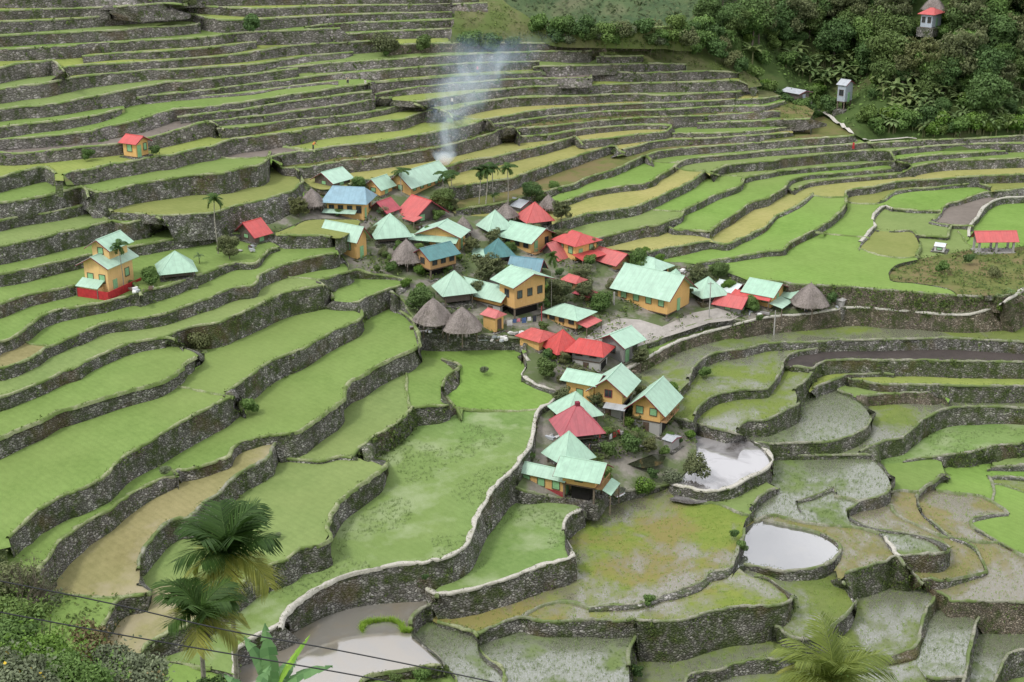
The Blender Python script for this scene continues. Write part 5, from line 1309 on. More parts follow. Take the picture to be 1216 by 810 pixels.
def frame_from(C,A,B,zf_=None):
    """C nearest corner, A end of the left visible wall, B end of the right one (pixels)"""
    g=ground(*C) if zf_ is None else zf_(*C)
    if g is None: g=Vector(unproj(*C,-68.0))
    z=g.z
    c=Vector(unproj(*C,z)); a=Vector(unproj(*A,z)); b=Vector(unproj(*B,z))
    ca=a-c; cb=b-c
    ya=math.atan2(-ca.y,-ca.x); yb=math.atan2(cb.y,cb.x)-math.pi/2
    d=(yb-ya+math.pi)%(2*math.pi)-math.pi
    wa,wb=ca.length,cb.length*.8
    yaw=ya+d*wb/(wa+wb)
    L,W=max(1.2,ca.length),max(1.2,cb.length)
    ex=Vector((math.cos(yaw),math.sin(yaw),0)); ey=Vector((-ex.y,ex.x,0))
    cen=c-ex*L/2+ey*W/2
    D=c.length; s=F/D
    return cen,yaw,L,W,s,z
CPH=.94
def house(name,label,C,A,B,hpx,rpx,roof,wall,axis='x',stilt=0,lower=None,lpx=0,win=(2,1),style='shutter',ov=.55,hip=0,fascia='maroon_cap',doorm='shutter_green',group=None,dface=1,zf_=None,L=None,W=None,wfr='trim_wood',cat='house',balc=False):
    cen,yaw,L0,W0,s,z=frame_from(C,A,B,zf_)
    L=L or L0; W=W or W0
    root=empty(name,(cen.x,cen.y,z),yaw); tag(root,label,cat,group)
    k=1/(s*CPH); H=hpx*k; MB().box(-L/2-.5,L/2+.5,-W/2-.5,W/2+.5,-1.8,.07).build('stone_plinth','stone',root); R=rpx*k/ (1.0); st=stilt*k; lo=lpx*k
    z0=0.0
    if st>0:
        nx=max(2,int(L/2.2)+1)
        for ix_ in range(nx):
            for iy in (0,1):
                x=-L/2+.15+(L-.3)*ix_/(nx-1); y=-W/2+.15 if iy==0 else W/2-.15
                MB().box(x-.1,x+.1,y-.1,y+.1,-1.0,st+.003).build('post','post_wood' if s>7 else 'post_wood',root)
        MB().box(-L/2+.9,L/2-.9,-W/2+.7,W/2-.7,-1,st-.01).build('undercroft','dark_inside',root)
        z0=st
    if lo>0:
        body(root,L-.1,W-.1,-1.0,lo,lower or 'wall_concrete',name='lower_wall')
        MB().box(-L/2-.06,L/2+.06,-W/2-.06,W/2+.06,lo-.06,lo+.06).build('floor_band','trim_wood',root)
        nl=max(1,int(L/2.6))
        for i in range(nl):
            x=-L/2+L*(i+.5)/nl
            if i==nl-1: door(root,x,-W/2+.05,0,.8,min(1.9,lo-.25),0,'trim_wood')
            else: window(root,x,-W/2+.05,lo*.40,.75,lo*.38,0,style)
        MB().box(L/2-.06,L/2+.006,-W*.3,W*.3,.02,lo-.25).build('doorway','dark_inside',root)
        z0=lo+.06
    elif st==0: z0=-1.0
    zt=(st if st else lo)+H if not lo else H
    body(root,L,W,z0,zt,wall,axis if rpx and hip==0 else None,R)
    fz=(st if st else (lo if lo else 0))
    hh=zt-fz
    wh=min(1.05,hh*.42); wz=fz+hh*.40
    for i in range(win[0]):
        x=-L/2+L*(i+.5)/win[0]; window(root,x,-W/2,wz,min(.9,L/win[0]*.5),wh,0,style,wfr)
    for i in range(win[1]):
        y=-W/2+W*(i+.5)/win[1]
        if dface==1 and i==0 and win[1]<3 and lo==0: door(root,L/2,y,fz+.02,.85,min(1.9,hh*.8),1,doorm)
        else: window(root,L/2,y,wz,min(.8,W/win[1]*.5),wh,1,style,wfr)
    window(root,0,W/2,wz,.8,wh,2,style,wfr); window(root,-L/2,0,wz,.8,wh,3,style,wfr)
    # floor edge board
    if hpx>14 and not lo: MB().box(-L/2-.04,L/2+.04,-W/2-.04,W/2+.04,max(fz,0)+.02,max(fz,0)+.18).build('base_board','trim_wood',root)
    gable_roof(root,L,W,zt,R,ov,roof,axis,fascia=fascia,hip=(min(L,W)/2+ov)*hip)
    if balc:
        b=MB(); zb=fz+hh*.02; b.box(L/2+.003,L/2+.85,-W/2+.1,W/2-.1,zb,zb+.1)
        for yy in np.linspace(-W/2+.15,W/2-.15,7): b.box(L/2+.78,L/2+.84,yy-.03,yy+.03,zb+.1,zb+.85)
        b.box(L/2+.76,L/2+.86,-W/2+.1,W/2-.1,zb+.85,zb+.93); b.build('balcony','wall_orange_brown',root)
    return root,dict(L=L,W=W,k=k,zt=zt,z0=z0,s=s,yaw=yaw)
def leanto(root,x0,x1,y0,y1,zh,zl,mat,side='front',posts=True,name='awning'):
    r=MB()
    if side=='front': slab(r,[(x0,y0,zl),(x1,y0,zl),(x1,y1,zh),(x0,y1,zh)])
    elif side=='right': slab(r,[(x1,y0,zl),(x1,y1,zl),(x0,y1,zh),(x0,y0,zh)])
    elif side=='left': slab(r,[(x0,y1,zl),(x0,y0,zl),(x1,y0,zh),(x1,y1,zh)])
    o=r.build(name,mat,root)
    if posts:
        ps=[(x0+.1,y0+.1),(x1-.1,y0+.1)] if side=='front' else ([(x1-.1,y0+.1),(x1-.1,y1-.1)] if side=='right' else [(x0+.1,y0+.1),(x0+.1,y1-.1)])
        for a,b in ps: MB().box(a-.06,a+.06,b-.06,b+.06,-1,zl+.01).build('post','post_wood',root)
    return o
def ogee(n,label,c,wpx,eave,apex,mat,postz=None,cap=None,yaw=.5,group='steep pyramid roofed native huts',flare=.25,wallm='wall_wood',sides_=4,cat='hut',open_=False):
    """square hut with a tall pyramid roof; c = ground pixel under the hut, eave/apex pixel rows"""
    g=ground(*c) or Vector(unproj(*c,-68.0))
    D=g.length; s=F/D; k=1/s
    root=empty(n,tuple(g),yaw); tag(root,label,cat,group)
    ca=math.cos(math.asin(min(.99,-g.z/D))); 
    r=wpx*k/2*1.0
    He=max(.9,(c[1]-eave)*k/ca); Ha=He+(eave-apex)*k/ca - r*.33
    Ha=max(Ha,He+r*.9)
    R=r*1.30
    MB().box(-R*.7,R*.7,-R*.7,R*.7,-1.6,.06).build('stone_plinth','stone',root)
    q=[(-R*.74,-R*.74),(R*.74,-R*.74),(R*.74,R*.74),(-R*.74,R*.74)]
    ro=MB(); f=.42; zm=He+(Ha-He)*.36
    for i in range(4):
        a,b=q[i],q[(i+1)%4]
        m0=(a[0]*.65,a[1]*.65,zm);m1=(b[0]*.65,b[1]*.65,zm)
        slab(ro,[(a[0],a[1],He),(b[0],b[1],He),m1,m0],.05); slab(ro,[m0,m1,(0,0,Ha)],.05)
    rf=ro.build('roof',mat,root)
    hp=MB()
    for a in q: hp.bar((a[0],a[1],He+.06),(a[0]*.65,a[1]*.65,zm+.07),.06,5); hp.bar((a[0]*.65,a[1]*.65,zm+.07),(0,0,Ha+.06),.06,5)
    hp.build('hip_cap',mat,rf)
    if cap: MB().box(-.28,.28,-.28,.28,Ha-.25,Ha+.3).build('roof_cap',cap,rf)
    w=R*.5
    if open_ : MB().box(-w*.9,w*.9,-w*.9,w*.9,He*.35,He*.45).build('platform','post_wood',root)
    else: MB().box(-w,w,-w,w,He*.28,He+.3).build('wall',wallm,root)
    for sx in (-1,1):
        for sy in (-1,1): MB().bar((sx*w*1.12,sy*w*1.12,-1.2),(sx*w*1.12,sy*w*1.12,He+.45),.1,6).build('post','post_wood',root)
    return root
def thatched(n,label,c,wpx,eave,apex,hpatch=False,zf_=None,group='thatched native huts'):
    g=(ground(*c) if zf_ is None else zf_(*c)) or Vector(unproj(*c,-68.0))
    D=g.length; s=F/D; k=1/s; ca=math.cos(math.asin(min(.99,-g.z/D)))
    root=empty(n,tuple(g),rng.uniform(0,1)); tag(root,label,'hut',group)
    r=wpx*k/2; He=max(.8,(c[1]-eave)*k/ca); Ha=He+(eave-apex)*k/ca-r*.30; Ha=max(Ha,He+r)
    N=40; prof=[(1.0,0),(1.02,.03),(.93,.14),(.80,.30),(.64,.48),(.46,.66),(.27,.83),(.12,.94),(.05,1.0)]
    vs=[];fs=[]
    for j,(a,t) in enumerate(prof):
        for i in range(N):
            th=6.28318*i/N; sq=1+.06*math.cos(4*th)
            rr=r*a*sq*(1+.035*mnoise.noise(Vector((math.cos(th)*3,math.sin(th)*3,j*1.3+c[0]))))
            zz=He+(Ha-He)*t+(-.12*abs(mnoise.noise(Vector((i*.9,c[0],0)))) if j==0 else .05*mnoise.noise(Vector((math.cos(th)*4,math.sin(th)*4,j*2+c[0]))))
            vs.append((rr*math.cos(th),rr*math.sin(th),zz))
    for j in range(len(prof)-1):
        for i in range(N):
            a=j*N+i;b=j*N+(i+1)%N; fs.append((a,b,b+N,a+N))
    fs.append(tuple((len(prof)-1)*N+i for i in range(N)))
    k0=len(vs)
    for i in range(N): th=6.28318*i/N; vs.append((r*.6*math.cos(th),r*.6*math.sin(th),He+.25))
    for i in range(N): j=(i+1)%N; fs.append((k0+i,k0+j,j,i))
    ro=meshobj('thatch_roof',vs,fs,'thatch',root)
    # ragged strands
    sv=MB()
    rr_=random.Random(int(c[0]*7))
    for q in range(900):
        th=rr_.uniform(0,6.283); t=rr_.random()**.7; a=np.interp(t,[p[1] for p in prof],[p[0] for p in prof])*r*1.01; z=He+(Ha-He)*t
        l=rr_.uniform(.25,.7); w=.045; d=Vector((math.cos(th),math.sin(th),0)); tt=Vector((-d.y,d.x,0))
        p0=d*(a+.02)+Vector((0,0,z)); p1=p0+d*(l*.55)+Vector((0,0,-l*.85)) if t<.12 else p0+d*(l*.5+.03)+Vector((0,0,-l*.62))
        sv.quad(p0-tt*w,p0+tt*w,p1+tt*w*.4,p1-tt*w*.4)
    sv.build('loose_straw','thatch',ro)['kind']='stuff'
    MB().bar((0,0,Ha-.1),(0,0,Ha+.28),.09,6,.05).build('finial','thatch',ro)
    w=r*.45
    MB().box(-w,w,-w,w,He*.3,He+.5).build('wall','wall_wood',root)
    for sx in (-1,1):
        for sy in (-1,1): MB().bar((sx*w*1.1,sy*w*1.1,-1.2),(sx*w*1.1,sy*w*1.1,He+.5),.11,6).build('post','post_wood',root)
    return root
# --- left, on the terraces
rt,d=house('terrace_house','tall three tier orange house with mint roofs and red fence on the left terraces',(130.5,351),(102,347),(161,338),34,8,'roof_mint','wall_orange_pale','y',win=(2,2),ov=.7,fascia='maroon_cap')
L,W,k_=d['L'],d['W'],d['k']
body(rt,L*.72,W*.72,d['zt']+.02,d['zt']+17*k_,'wall_orange_pale','y',7*k_,name='upper_wall',cy=W*.12)
gable_roof(rt,L*.72,W*.72,d['zt']+17*k_,7*k_,.7,'roof_mint','y',name='upper_roof',cy=W*.12,fascia='maroon_cap')
window(rt,0,W*.12-W*.36,d['zt']+8*k_,.8,.8,0)
leanto(rt,-L/2-.4,L/2-.6,-W/2-1.6,-W/2+.02,16*k_,10*k_,'roof_mint','front')
MB().box(-L/2-.1,L/2-.9,-W/2-1.3,-W/2-.02,-1,9*k_).build('porch_wall','wall_orange_pale',rt)
MB().box(-L/2-.3,L/2+.2,-W/2-1.5,-W/2-1.4,-1,1.0).box(L/2+.9,L/2+1.0,-W/2-1.5,W/2+.5,-1,1.0).box(L/2+.2,L/2+.9,-W/2-1.5,-W/2-1.4,-1,1.0).build('fence','fence_red',rt)
ogee('pyramid_hut','mint pyramid hut beside the tall orange house on the left terraces',(210,326),45,319,294,'roof_mint',yaw=.35)
house('red_roofed_house','tilted red roofed house half hidden by trees left of the village',(303,289),(285,283),(316,284),10,11,'roof_red','wall_wood','y',win=(1,1))
house('small_orange_house','tiny orange shed with red roof alone among the upper left terraces',(162.5,188),(147,186),(177,184),17,5,'roof_red','wall_orange','x',win=(1,2),hip=.0,ov=.5)
# --- upper village
house('open_shed','open sided shed under a mint gable roof above the blue roofed house',(396,230),(376,225),(414,224),9,8,'roof_mint','wall_wood','y',stilt=5,win=(1,1))
thatched('thatched_hut','grey thatched hut left of the blue roofed house',(371,248),31,243,221)
rt,d=house('two_storey_house','orange house with blue roof and mint awning at the upper left of the village',(432,263),(389,261),(442,254),24,10,'roof_blue','wall_orange','x',win=(4,2),style='glass',ov=.8,hip=.35)
leanto(rt,-d['L']/2-.5,d['L']/2-1.0,-d['W']/2-1.3,-d['W']/2+.02,12.5*d['k'],10*d['k'],'roof_mint','front',posts=False)
house('small_house','small orange house with mint roof in front of the long mint roofed hall',(452,233),(436,230),(465,228),10,8,'roof_mint','wall_orange','y',win=(1,1))
house('long_hall','long orange hall with big mint roof below the smoke at the top of the village',(488,233),(462,229),(533,219),13,11,'roof_mint','wall_orange','y',win=(1,5),ov=.7)
house('small_house','little house with maroon gable between the blue roof and the mint pyramid',(459,257),(444,253),(467,252),7,8,'roof_maroon','wall_wood','y',win=(1,1))
rt,d=house('red_roofed_house','wide house under a red gable roof in the upper middle of the village',(494,264),(475,259),(527,258),9,13,'roof_red','wall_wood','x',win=(1,2),ov=.8)
leanto(rt,d['L']/2-1.2,d['L']/2+1.8,-d['W']/2-1.8,-d['W']/2,8*d['k'],5*d['k'],'roof_pink','front')
ogee('pyramid_hut','wide mint pyramid hut below the maroon gable in the upper village',(464,284),46,277,247,'roof_mint',yaw=.25)
house('two_storey_house','two storey orange house with mint roof at the left edge of the village',(424,309),(386.5,301),(434,304),26,10,'roof_mint','wall_orange','x',win=(2,1),ov=.6)
thatched('thatched_hut','thatched hut in the middle of the upper village left of the dark green roof',(483,315),42,308,279)
rt,d=house('stacked_house','orange house with stepped mint roofs right of the upper thatched hut',(544,300),(499,296),(553,293),20,9,'roof_mint','wall_orange','y',win=(3,1),ov=.7)
leanto(rt,-d['L']/2-1.6,d['L']/2+.2,-d['W']/2-1.5,-d['W']/2+.02,17*d['k'],13*d['k'],'roof_mint','front')
house('raised_house','orange house on stilts with dark green roof near the village centre',(511.5,333),(494,326),(541,325),15,8,'roof_teal','wall_orange_brown','y',stilt=11,win=(1,3),style='glass')
thatched('thatched_hut','small thatched hut right of the red gable roof',(550,280),25,275,255)
ogee('pyramid_hut','small mint pyramid hut under the tall palms',(588,276),35,270,245,'roof_mint',yaw=.5)
thatched('thatched_hut','thatched hut behind the small mint pyramid under the palms',(601,262),28,256,238)
ogee('pyramid_hut','red pyramid hut at the upper right of the village',(635,266),37,260,235,'roof_red',yaw=.4)
thatched('thatched_hut','small thatched hut behind the red pyramid hut',(651,251),23,246,229)
house('tin_shed','small grey tin roofed shed left of the red pyramid hut',(618,250),(608,246),(628,245),5,4,'roof_tin','wall_grey','x',win=(0,0),dface=0)
rt,d=house('balcony_house','orange house with mint roof and balconies above the teal roof',(630,302),(602,293),(649,292),17,9,'roof_mint','wall_orange','x',win=(3,2),ov=.9,balc=True,style='glass')
rt,d=house('red_roofed_house','orange house with red hip roof and red lean to, upper right village',(683,311),(665,303),(703,303),21,7,'roof_red','wall_orange','x',win=(2,2),hip=.6,ov=.7)
leanto(rt,d['L']/2-.1,d['L']/2+2.3,-d['W']/2-.6,d['W']/2,9*d['k'],5.5*d['k'],'roof_red','right')
house('red_roofed_house','low hut under a steep red gable right above the long teal roof',(662,309),(642,304),(679,303),4,13,'roof_pink','wall_wood','y',win=(1,1))
house('teal_roofed_house','low house under a long teal roof in the village centre',(637,331),(607,328),(646,326),11,9,'roof_teal_blue','wall_wood','x',win=(2,1),ov=.7)
house('red_roofed_shed','low red roofed shed in front of the teal roof',(640,338),(613,335),(648,333),5,4,'roof_pink','wall_wood','x',win=(1,0),dface=0)
thatched('thatched_hut','small thatched hut in front of the teal roof',(631,342),27,336,317)
ogee('pyramid_hut','dark teal pyramid hut left of the long teal roof',(592,308),33,302,279,'roof_teal',yaw=.35)
house('small_house','small hut with flat mint roof left of the dark teal pyramid',(574,307),(562,304),(585,303),4,3,'roof_mint','wall_wood','x',win=(0,0),dface=0)
house('red_roofed_house','house with a broken red roof beside the round tree',(731,321),(708,312),(745,313),8,8,'roof_pink','wall_orange_brown','x',win=(2,1))
house('red_roofed_shed','tall narrow orange shed with red roof among the trees right of the teal roof',(683,346),(673,342),(689,342),12,3,'roof_pink','wall_orange_brown','x',win=(1,1),hip=.3)
house('red_roofed_shed','little orange shed with red roof just above the flat mint roof',(698,358),(687,354),(705,354),8,3,'roof_maroon','wall_orange_brown','x',win=(1,1),hip=.3)
# --- centre
ogee('pyramid_hut','mint pyramid hut above the two big thatched huts',(540,357),45,344,315,'roof_mint',yaw=.35)
rt,d=house('long_house','left wing of the long mint roofed house with blue windows',(594,372),(547,361),(611,366),19,8,'roof_mint','wall_orange','x',lower='wall_concrete',lpx=8,win=(3,1),style='glass',ov=.8)
rt,d=house('long_house','right wing of the long mint roofed house standing on posts above washing',(611,381),(592,374),(648,372),31,8,'roof_mint','wall_orange','x',stilt=13,win=(1,3),style='glass',ov=1.0)
thatched('thatched_hut','left one of the two big thatched huts at the west edge of the village',(515,388),47,380,348)
thatched('thatched_hut','right one of the two big thatched huts at the west edge of the village',(549,397),49,389,358)
house('orange_shed','tall orange shed with flat red roof right of the two big thatched huts',(588,396),(574,392),(598,392),20,4,'roof_pink','wall_orange','x',win=(0,1),hip=.3,doorm='trim_wood',ov=.35)
rt,d=house('raised_house','orange house with shallow mint hip roof above the two red roofs',(684,395),(649,387),(703,387),15,6,'roof_mint','wall_orange','x',stilt=3,win=(3,2),style='glass',hip=.9,ov=.7)
leanto(rt,d['L']/2+.05,d['L']/2+2.0,-d['W']/2-.2,d['W']/2,12*d['k'],9*d['k'],'roof_red','right')
house('red_roofed_house','low orange house with flat red roof left of the red pyramid roof',(640,417),(616,411),(660,410),13,5,'roof_pink','wall_orange','x',win=(0,0),dface=0,hip=.5,ov=.5)
ogee('pyramid_hut','red pyramid roof between the low red house and the grey concrete house',(668,420),40,413,386,'roof_red',yaw=.5)
house('concrete_house','two storey grey concrete house with red roof',(712,443),(677,440),(729,436),25,7,'roof_red','wall_grey','x',lower='wall_concrete',lpx=12,win=(2,2),style='glass',hip=.5,ov=.8)
house('concrete_house','narrow grey house with mint gable roof behind the concrete one',(740,432),(715,424),(757,424),24,8,'roof_mint','wall_grey','y',win=(1,2),style='glass',ov=.8)
rt,d=house('school_building','long orange hall with mint gable roof and green shutters beside the village square',(792,379),(731,366),(822,367),24,17,'roof_mint','wall_orange','x',stilt=4,win=(4,1),ov=.9)
house('small_house','orange house with mint hip roof behind the long hall of the square',(777,333),(749,327),(796,327),13,7,'roof_mint','wall_orange','x',win=(3,2),style='glass',hip=.8,ov=.7)
ogee('little_pavilion','tiny mint roofed pavilion behind the long hall of the square',(802,335),13,327,318,'roof_mint',yaw=.5,group='small pavilions',open_=True)
ogee('pyramid_hut','mint pyramid hut on the east side of the village square',(840,354),38,348,324,'roof_mint',yaw=.4)
# --- east end
rt,d=house('patchwork_house','orange house with mint roof and red lean to at the east end of the village',(915,367),(886,361),(929,357),17,8,'roof_mint','wall_orange','x',win=(2,1),ov=.7)
leanto(rt,-d['L']/2-1.9,d['L']/2+.3,-d['W']/2-1.5,-d['W']/2+.02,15*d['k'],12*d['k'],'roof_red','front')
leanto(rt,d['L']/2+.05,d['L']/2+2.2,-d['W']/2-.8,d['W']/2,8*d['k'],5*d['k'],'roof_mint','right')
house('low_house','low shed with pale white green roof behind the small red roofed hut',(870,352),(850,347),(884,346),6,5,'roof_white','wall_grey','x',win=(1,1))
house('low_house','low shed with mint roof left of the east thatched hut',(938,358),(926,354),(950,353),6,4,'roof_mint','wall_wood','x',win=(1,0),dface=0)
house('red_roofed_hut','small grey hut with red roof at the corner of the village square',(878,374),(850,369),(888,366),10,7,'roof_red','wall_grey','x',win=(1,1))
thatched('thatched_hut','big thatched hut at the east tip of the village',(961,367),44,360,331)
house('concrete_box','small grey concrete box at the far east tip of the village',(1000,365),(992,363),(1005,362),7,1,'wall_concrete','wall_concrete','x',win=(0,0),dface=0,hip=.5,ov=.15,cat='shed')
# --- south end
rt,d=house('two_storey_house','orange over grey two storey house with mint gable in the lower village',(738,499),(704,496),(757,486),37,12,'roof_mint','wall_orange','y',lower='wall_concrete',lpx=18,win=(1,2),ov=.9,style='glass',wfr='window_maroon')
leanto(rt,-.3,d['L']/2+.8,-d['W']/2-1.3,-d['W']/2+.02,18.5*d['k'],16*d['k'],'roof_tin','front')
house('orange_wing','low orange house with flat mint roof behind the lower mint pyramid',(704,487),(672,481),(716,478),33,5,'roof_mint','wall_orange','x',win=(1,1),ov=.7)
ogee('pyramid_hut','mint pyramid roof right behind the big red pyramid roof',(683,503),52,488,458,'roof_mint',yaw=.4)
ogee('pyramid_hut','big red pyramid roof with a maroon cap in the lower village',(685,520),56,507,472,'roof_maroon',cap='maroon_cap',yaw=.25,open_=True)
rt,d=house('two_storey_house','orange over white house with wide mint gable nearest the foaming pond',(783,519),(749,515),(805,503),36,14,'roof_mint','wall_orange','y',lower='wall_concrete',lpx=17,win=(2,2),ov=1.0,balc=True)
ogee('pyramid_hut','tall mint pyramid roof behind the front house',(675,556),48,541,506,'roof_mint',yaw=.6,open_=True)
rt,d=house('front_house','low left wing of the front house with mint roof over an orange and maroon wall',(669,591),(615.5,580),(680,583),22,6,'roof_mint','wall_orange','x',win=(3,1),ov=.35)
MB().box(-d['L']/2+1.2,d['L']/2+.03,-d['W']/2-.05,-d['W']/2-.008,-1,.75).build('maroon_base','wall_maroon',rt)
rt,d=house('front_house','taller right part of the front house with balcony and posts under a mint roof',(706,600),(667,594),(719,587),17,9,'roof_mint','wall_orange','x',stilt=19,win=(1,1),ov=.9,balc=True,zf_=lambda u,v: ground(688,586))
leanto(rt,d['L']/2+.9,d['L']/2+2.0,-d['W']/2,d['W']/2+.3,20*d['k'],15*d['k'],'roof_mint','right')
house('tin_shed','small tin shed among the bushes by the foaming pond',(797,536),(790,533),(805,530),12,2,'roof_tin','wall_grey','x',win=(0,0),dface=0,ov=.2)
# --- right side
def pavilion():
    g=ground(1179,299) or Vector(unproj(1179,299,-71)); D=g.length;k=D/F
    root=empty('pavilion',tuple(g),.04); tag(root,'open pavilion with bright red roof on grey posts at the right edge','pavilion')
    L,W=44*k,22*k*.6
    gable_roof(root,L,W*1.4,13*k+.4,8*k,.3,'roof_red','x',fascia='trim_wood')
    for x in (-L/2+.4,0,L/2-.4):
        for y in (-W*.6,W*.6): MB().box(x-.16,x+.16,y-.16,y+.16,-1,13*k+.5).build('post','post_concrete',root)
    MB().box(-L/2,L/2,-W*.7,W*.7,-1,.25).build('floor_slab','post_concrete',root)
pavilion()
house('white_shed','tiny white and black shed in the paddy left of the red pavilion',(1121,300),(1109,299),(1125,297),6,2,'roof_white','trim_white','x',win=(1,0),dface=0,ov=.1,cat='shed')
hh=lambda u,v: hill_hit(u,v)
rt,d=house('tin_shed','long low tin shed with blue grey door beside the hill path',(948,122),(933,118),(955,119),10,2,'roof_tin','wall_wood','x',win=(0,1),doorm='wall_tin',zf_=hh,ov=.5,cat='shed')
house('tin_house','small tin house on stilts at the foot of the wooded hill',(1002,131),(992,130),(1013,129),19,4,'roof_tin','wall_tin','x',stilt=8,win=(1,1),style='glass',zf_=hh,ov=.3)
rt,d=house('hill_house','blue walled house with red eaves and thatched top high on the wooded hill',(1106,34),(1092,33),(1119,31),15,4,'roof_red','wall_tin','x',win=(2,1),style='glass',zf_=hh,ov=.6,hip=.7)
g=Vector(rt.location); th=thatched('thatched_hut','steep thatched roof on the hill house',(1106,32),27,17,-2,zf_=hh)
rt,d=house('ridge_house','dark open house on the crest at the top edge',(890,5),(868,4),(915,3),9,6,'roof_tin','wall_wood','x',stilt=2,win=(4,2),style='glass',zf_=hh)
# ------------------------------------------------------------------ vegetation
def leaf_mat(name,dark,light,warm=(.20,.19,.05),wa=.25,rough=.6,trans=.25):
    m,nt,b=nmat(name,rough,.25); k=NB(nt)
    t=k.attr('tone').outputs['Fac']; oi=k.n('ShaderNodeObjectInfo').outputs['Random']
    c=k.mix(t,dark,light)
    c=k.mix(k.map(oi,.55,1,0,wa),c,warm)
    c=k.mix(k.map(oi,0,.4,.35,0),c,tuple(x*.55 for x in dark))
    k.link(c,b.inputs['Base Color'])
    b.inputs['Transmission Weight'].default_value=0
    tr=k.n('ShaderNodeBsdfTranslucent'); k.link(c,tr.inputs[0]); mx=k.n('ShaderNodeMixShader'); mx.inputs[0].default_value=trans
    out=[n for n in nt.nodes if n.type=='OUTPUT_MATERIAL'][0]
    k.link(b.outputs[0],mx.inputs[1]); k.link(tr.outputs[0],mx.inputs[2]); k.link(mx.outputs[0],out.inputs[0])
    M[name]=m
leaf_mat('leaf_dark',(.05,.10,.03),(.14,.24,.075)); leaf_mat('leaf_mid',(.065,.13,.033),(.20,.32,.085)); leaf_mat('leaf_olive',(.08,.10,.045),(.24,.27,.12))
leaf_mat('leaf_bright',(.06,.13,.02),(.19,.32,.055)); leaf_mat('leaf_grey',(.10,.12,.075),(.28,.33,.19)); leaf_mat('leaf_banana',(.05,.10,.025),(.24,.33,.13),wa=.3)
leaf_mat('leaf_palm',(.014,.04,.008),(.075,.15,.028),wa=.05); leaf_mat('leaf_palm_yellow',(.10,.14,.02),(.38,.38,.08),wa=.1); leaf_mat('leaf_far_haze',(.045,.08,.045),(.12,.17,.085)); leaf_mat('leaf_brown',(.10,.075,.04),(.26,.20,.11))  # far foliage carries a bluish haze tint in its leaf colour
leaf_mat('rice_leaf',(.26,.40,.07),(.40,.54,.14),wa=0,trans=.5); leaf_mat('rice_pale',(.22,.32,.11),(.38,.46,.22),wa=0,trans=.5); leaf_mat('weed',(.045,.08,.018),(.17,.23,.055),wa=0); leaf_mat('banana_fresh',(.13,.28,.03),(.30,.50,.07),wa=0); leaf_mat('banana_leaf',(.06,.15,.05),(.20,.36,.14),wa=0)
simple('bark',(.13,.11,.085),.9,.35,4); simple('bark_pale',(.30,.28,.24),.85,.35,6); simple('banana_stem',(.13,.14,.06),.7,.3,3)
def cards(P,N,S,tone,name,mat,parent=None,aspect=.55,loc=None,droop=.0,kind=None):
    """many small bent leaf blades; P centres, N facing direction, S length"""
    P=np.asarray(P,float);N=np.asarray(N,float); n=len(P); S=np.broadcast_to(np.asarray(S,float),(n,))
    N=N/np.maximum(1e-6,np.linalg.norm(N,axis=1))[:,None]
    r=rng.normal(size=(n,3)); T=np.cross(N,r); T/=np.maximum(1e-6,np.linalg.norm(T,axis=1))[:,None]
    B=np.cross(N,T)
    L=(S/2)[:,None]; Wd=(S*aspect/2)[:,None]
    a=P-T*L; c=P+T*L-N*L*.35; b=P+B*Wd+N*L*.15; d=P-B*Wd+N*L*.15
    V=np.stack([a,b,c,d],1).reshape(-1,3)
    me=bpy.data.meshes.new(name); me.vertices.add(4*n); me.vertices.foreach_set('co',V.ravel())
    me.loops.add(4*n); me.loops.foreach_set('vertex_index',np.arange(4*n,dtype=np.int32))
    me.polygons.add(n); me.polygons.foreach_set('loop_start',np.arange(0,4*n,4,dtype=np.int32)); me.polygons.foreach_set('loop_total',np.full(n,4,dtype=np.int32))
    at=me.attributes.new('tone','FLOAT','POINT'); at.data.foreach_set('value',np.repeat(np.clip(tone,0,1),4).astype(np.float32))
    me.update(calc_edges=True); me.materials.append(M[mat])
    o=bpy.data.objects.new(name,me)
    if parent is not None: o.parent=parent
    if loc is not None: o.location=loc
    if kind: o['kind']=kind
    return link(o)
def tone_add(o,t):
    at=o.data.attributes.new('tone','FLOAT','POINT'); at.data.foreach_set('value',np.asarray(t,np.float32))
def crown_pts(lobes,n,r,flat=.8):
    """points in the shells of lobes (x,y,z,radius)"""
    w=np.array([l[3]**2 for l in lobes]); w/=w.sum(); idx=r.choice(len(lobes),n,p=w)
    L=np.array(lobes)[idx]; d=r.normal(size=(n,3)); d/=np.linalg.norm(d,axis=1)[:,None]
    # clumps on the surface leave gaps between them
    cl=r.normal(size=(26,3)); cl/=np.linalg.norm(cl,axis=1)[:,None]
    near=(d@cl.T).max(1); keep=near>.78
    rad=r.uniform(.55,1.0,n)**.5*(1+.10*r.normal(size=n))
    P=L[:,:3]+d*(L[:,3]*rad)[:,None]*np.array([1,1,flat])
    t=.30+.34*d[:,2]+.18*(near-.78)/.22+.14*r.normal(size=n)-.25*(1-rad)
    P,d,t=P[keep],d[keep],t[keep]
    d=d+r.normal(size=d.shape)*.55+np.array([0,0,.35])
    return P,d,t
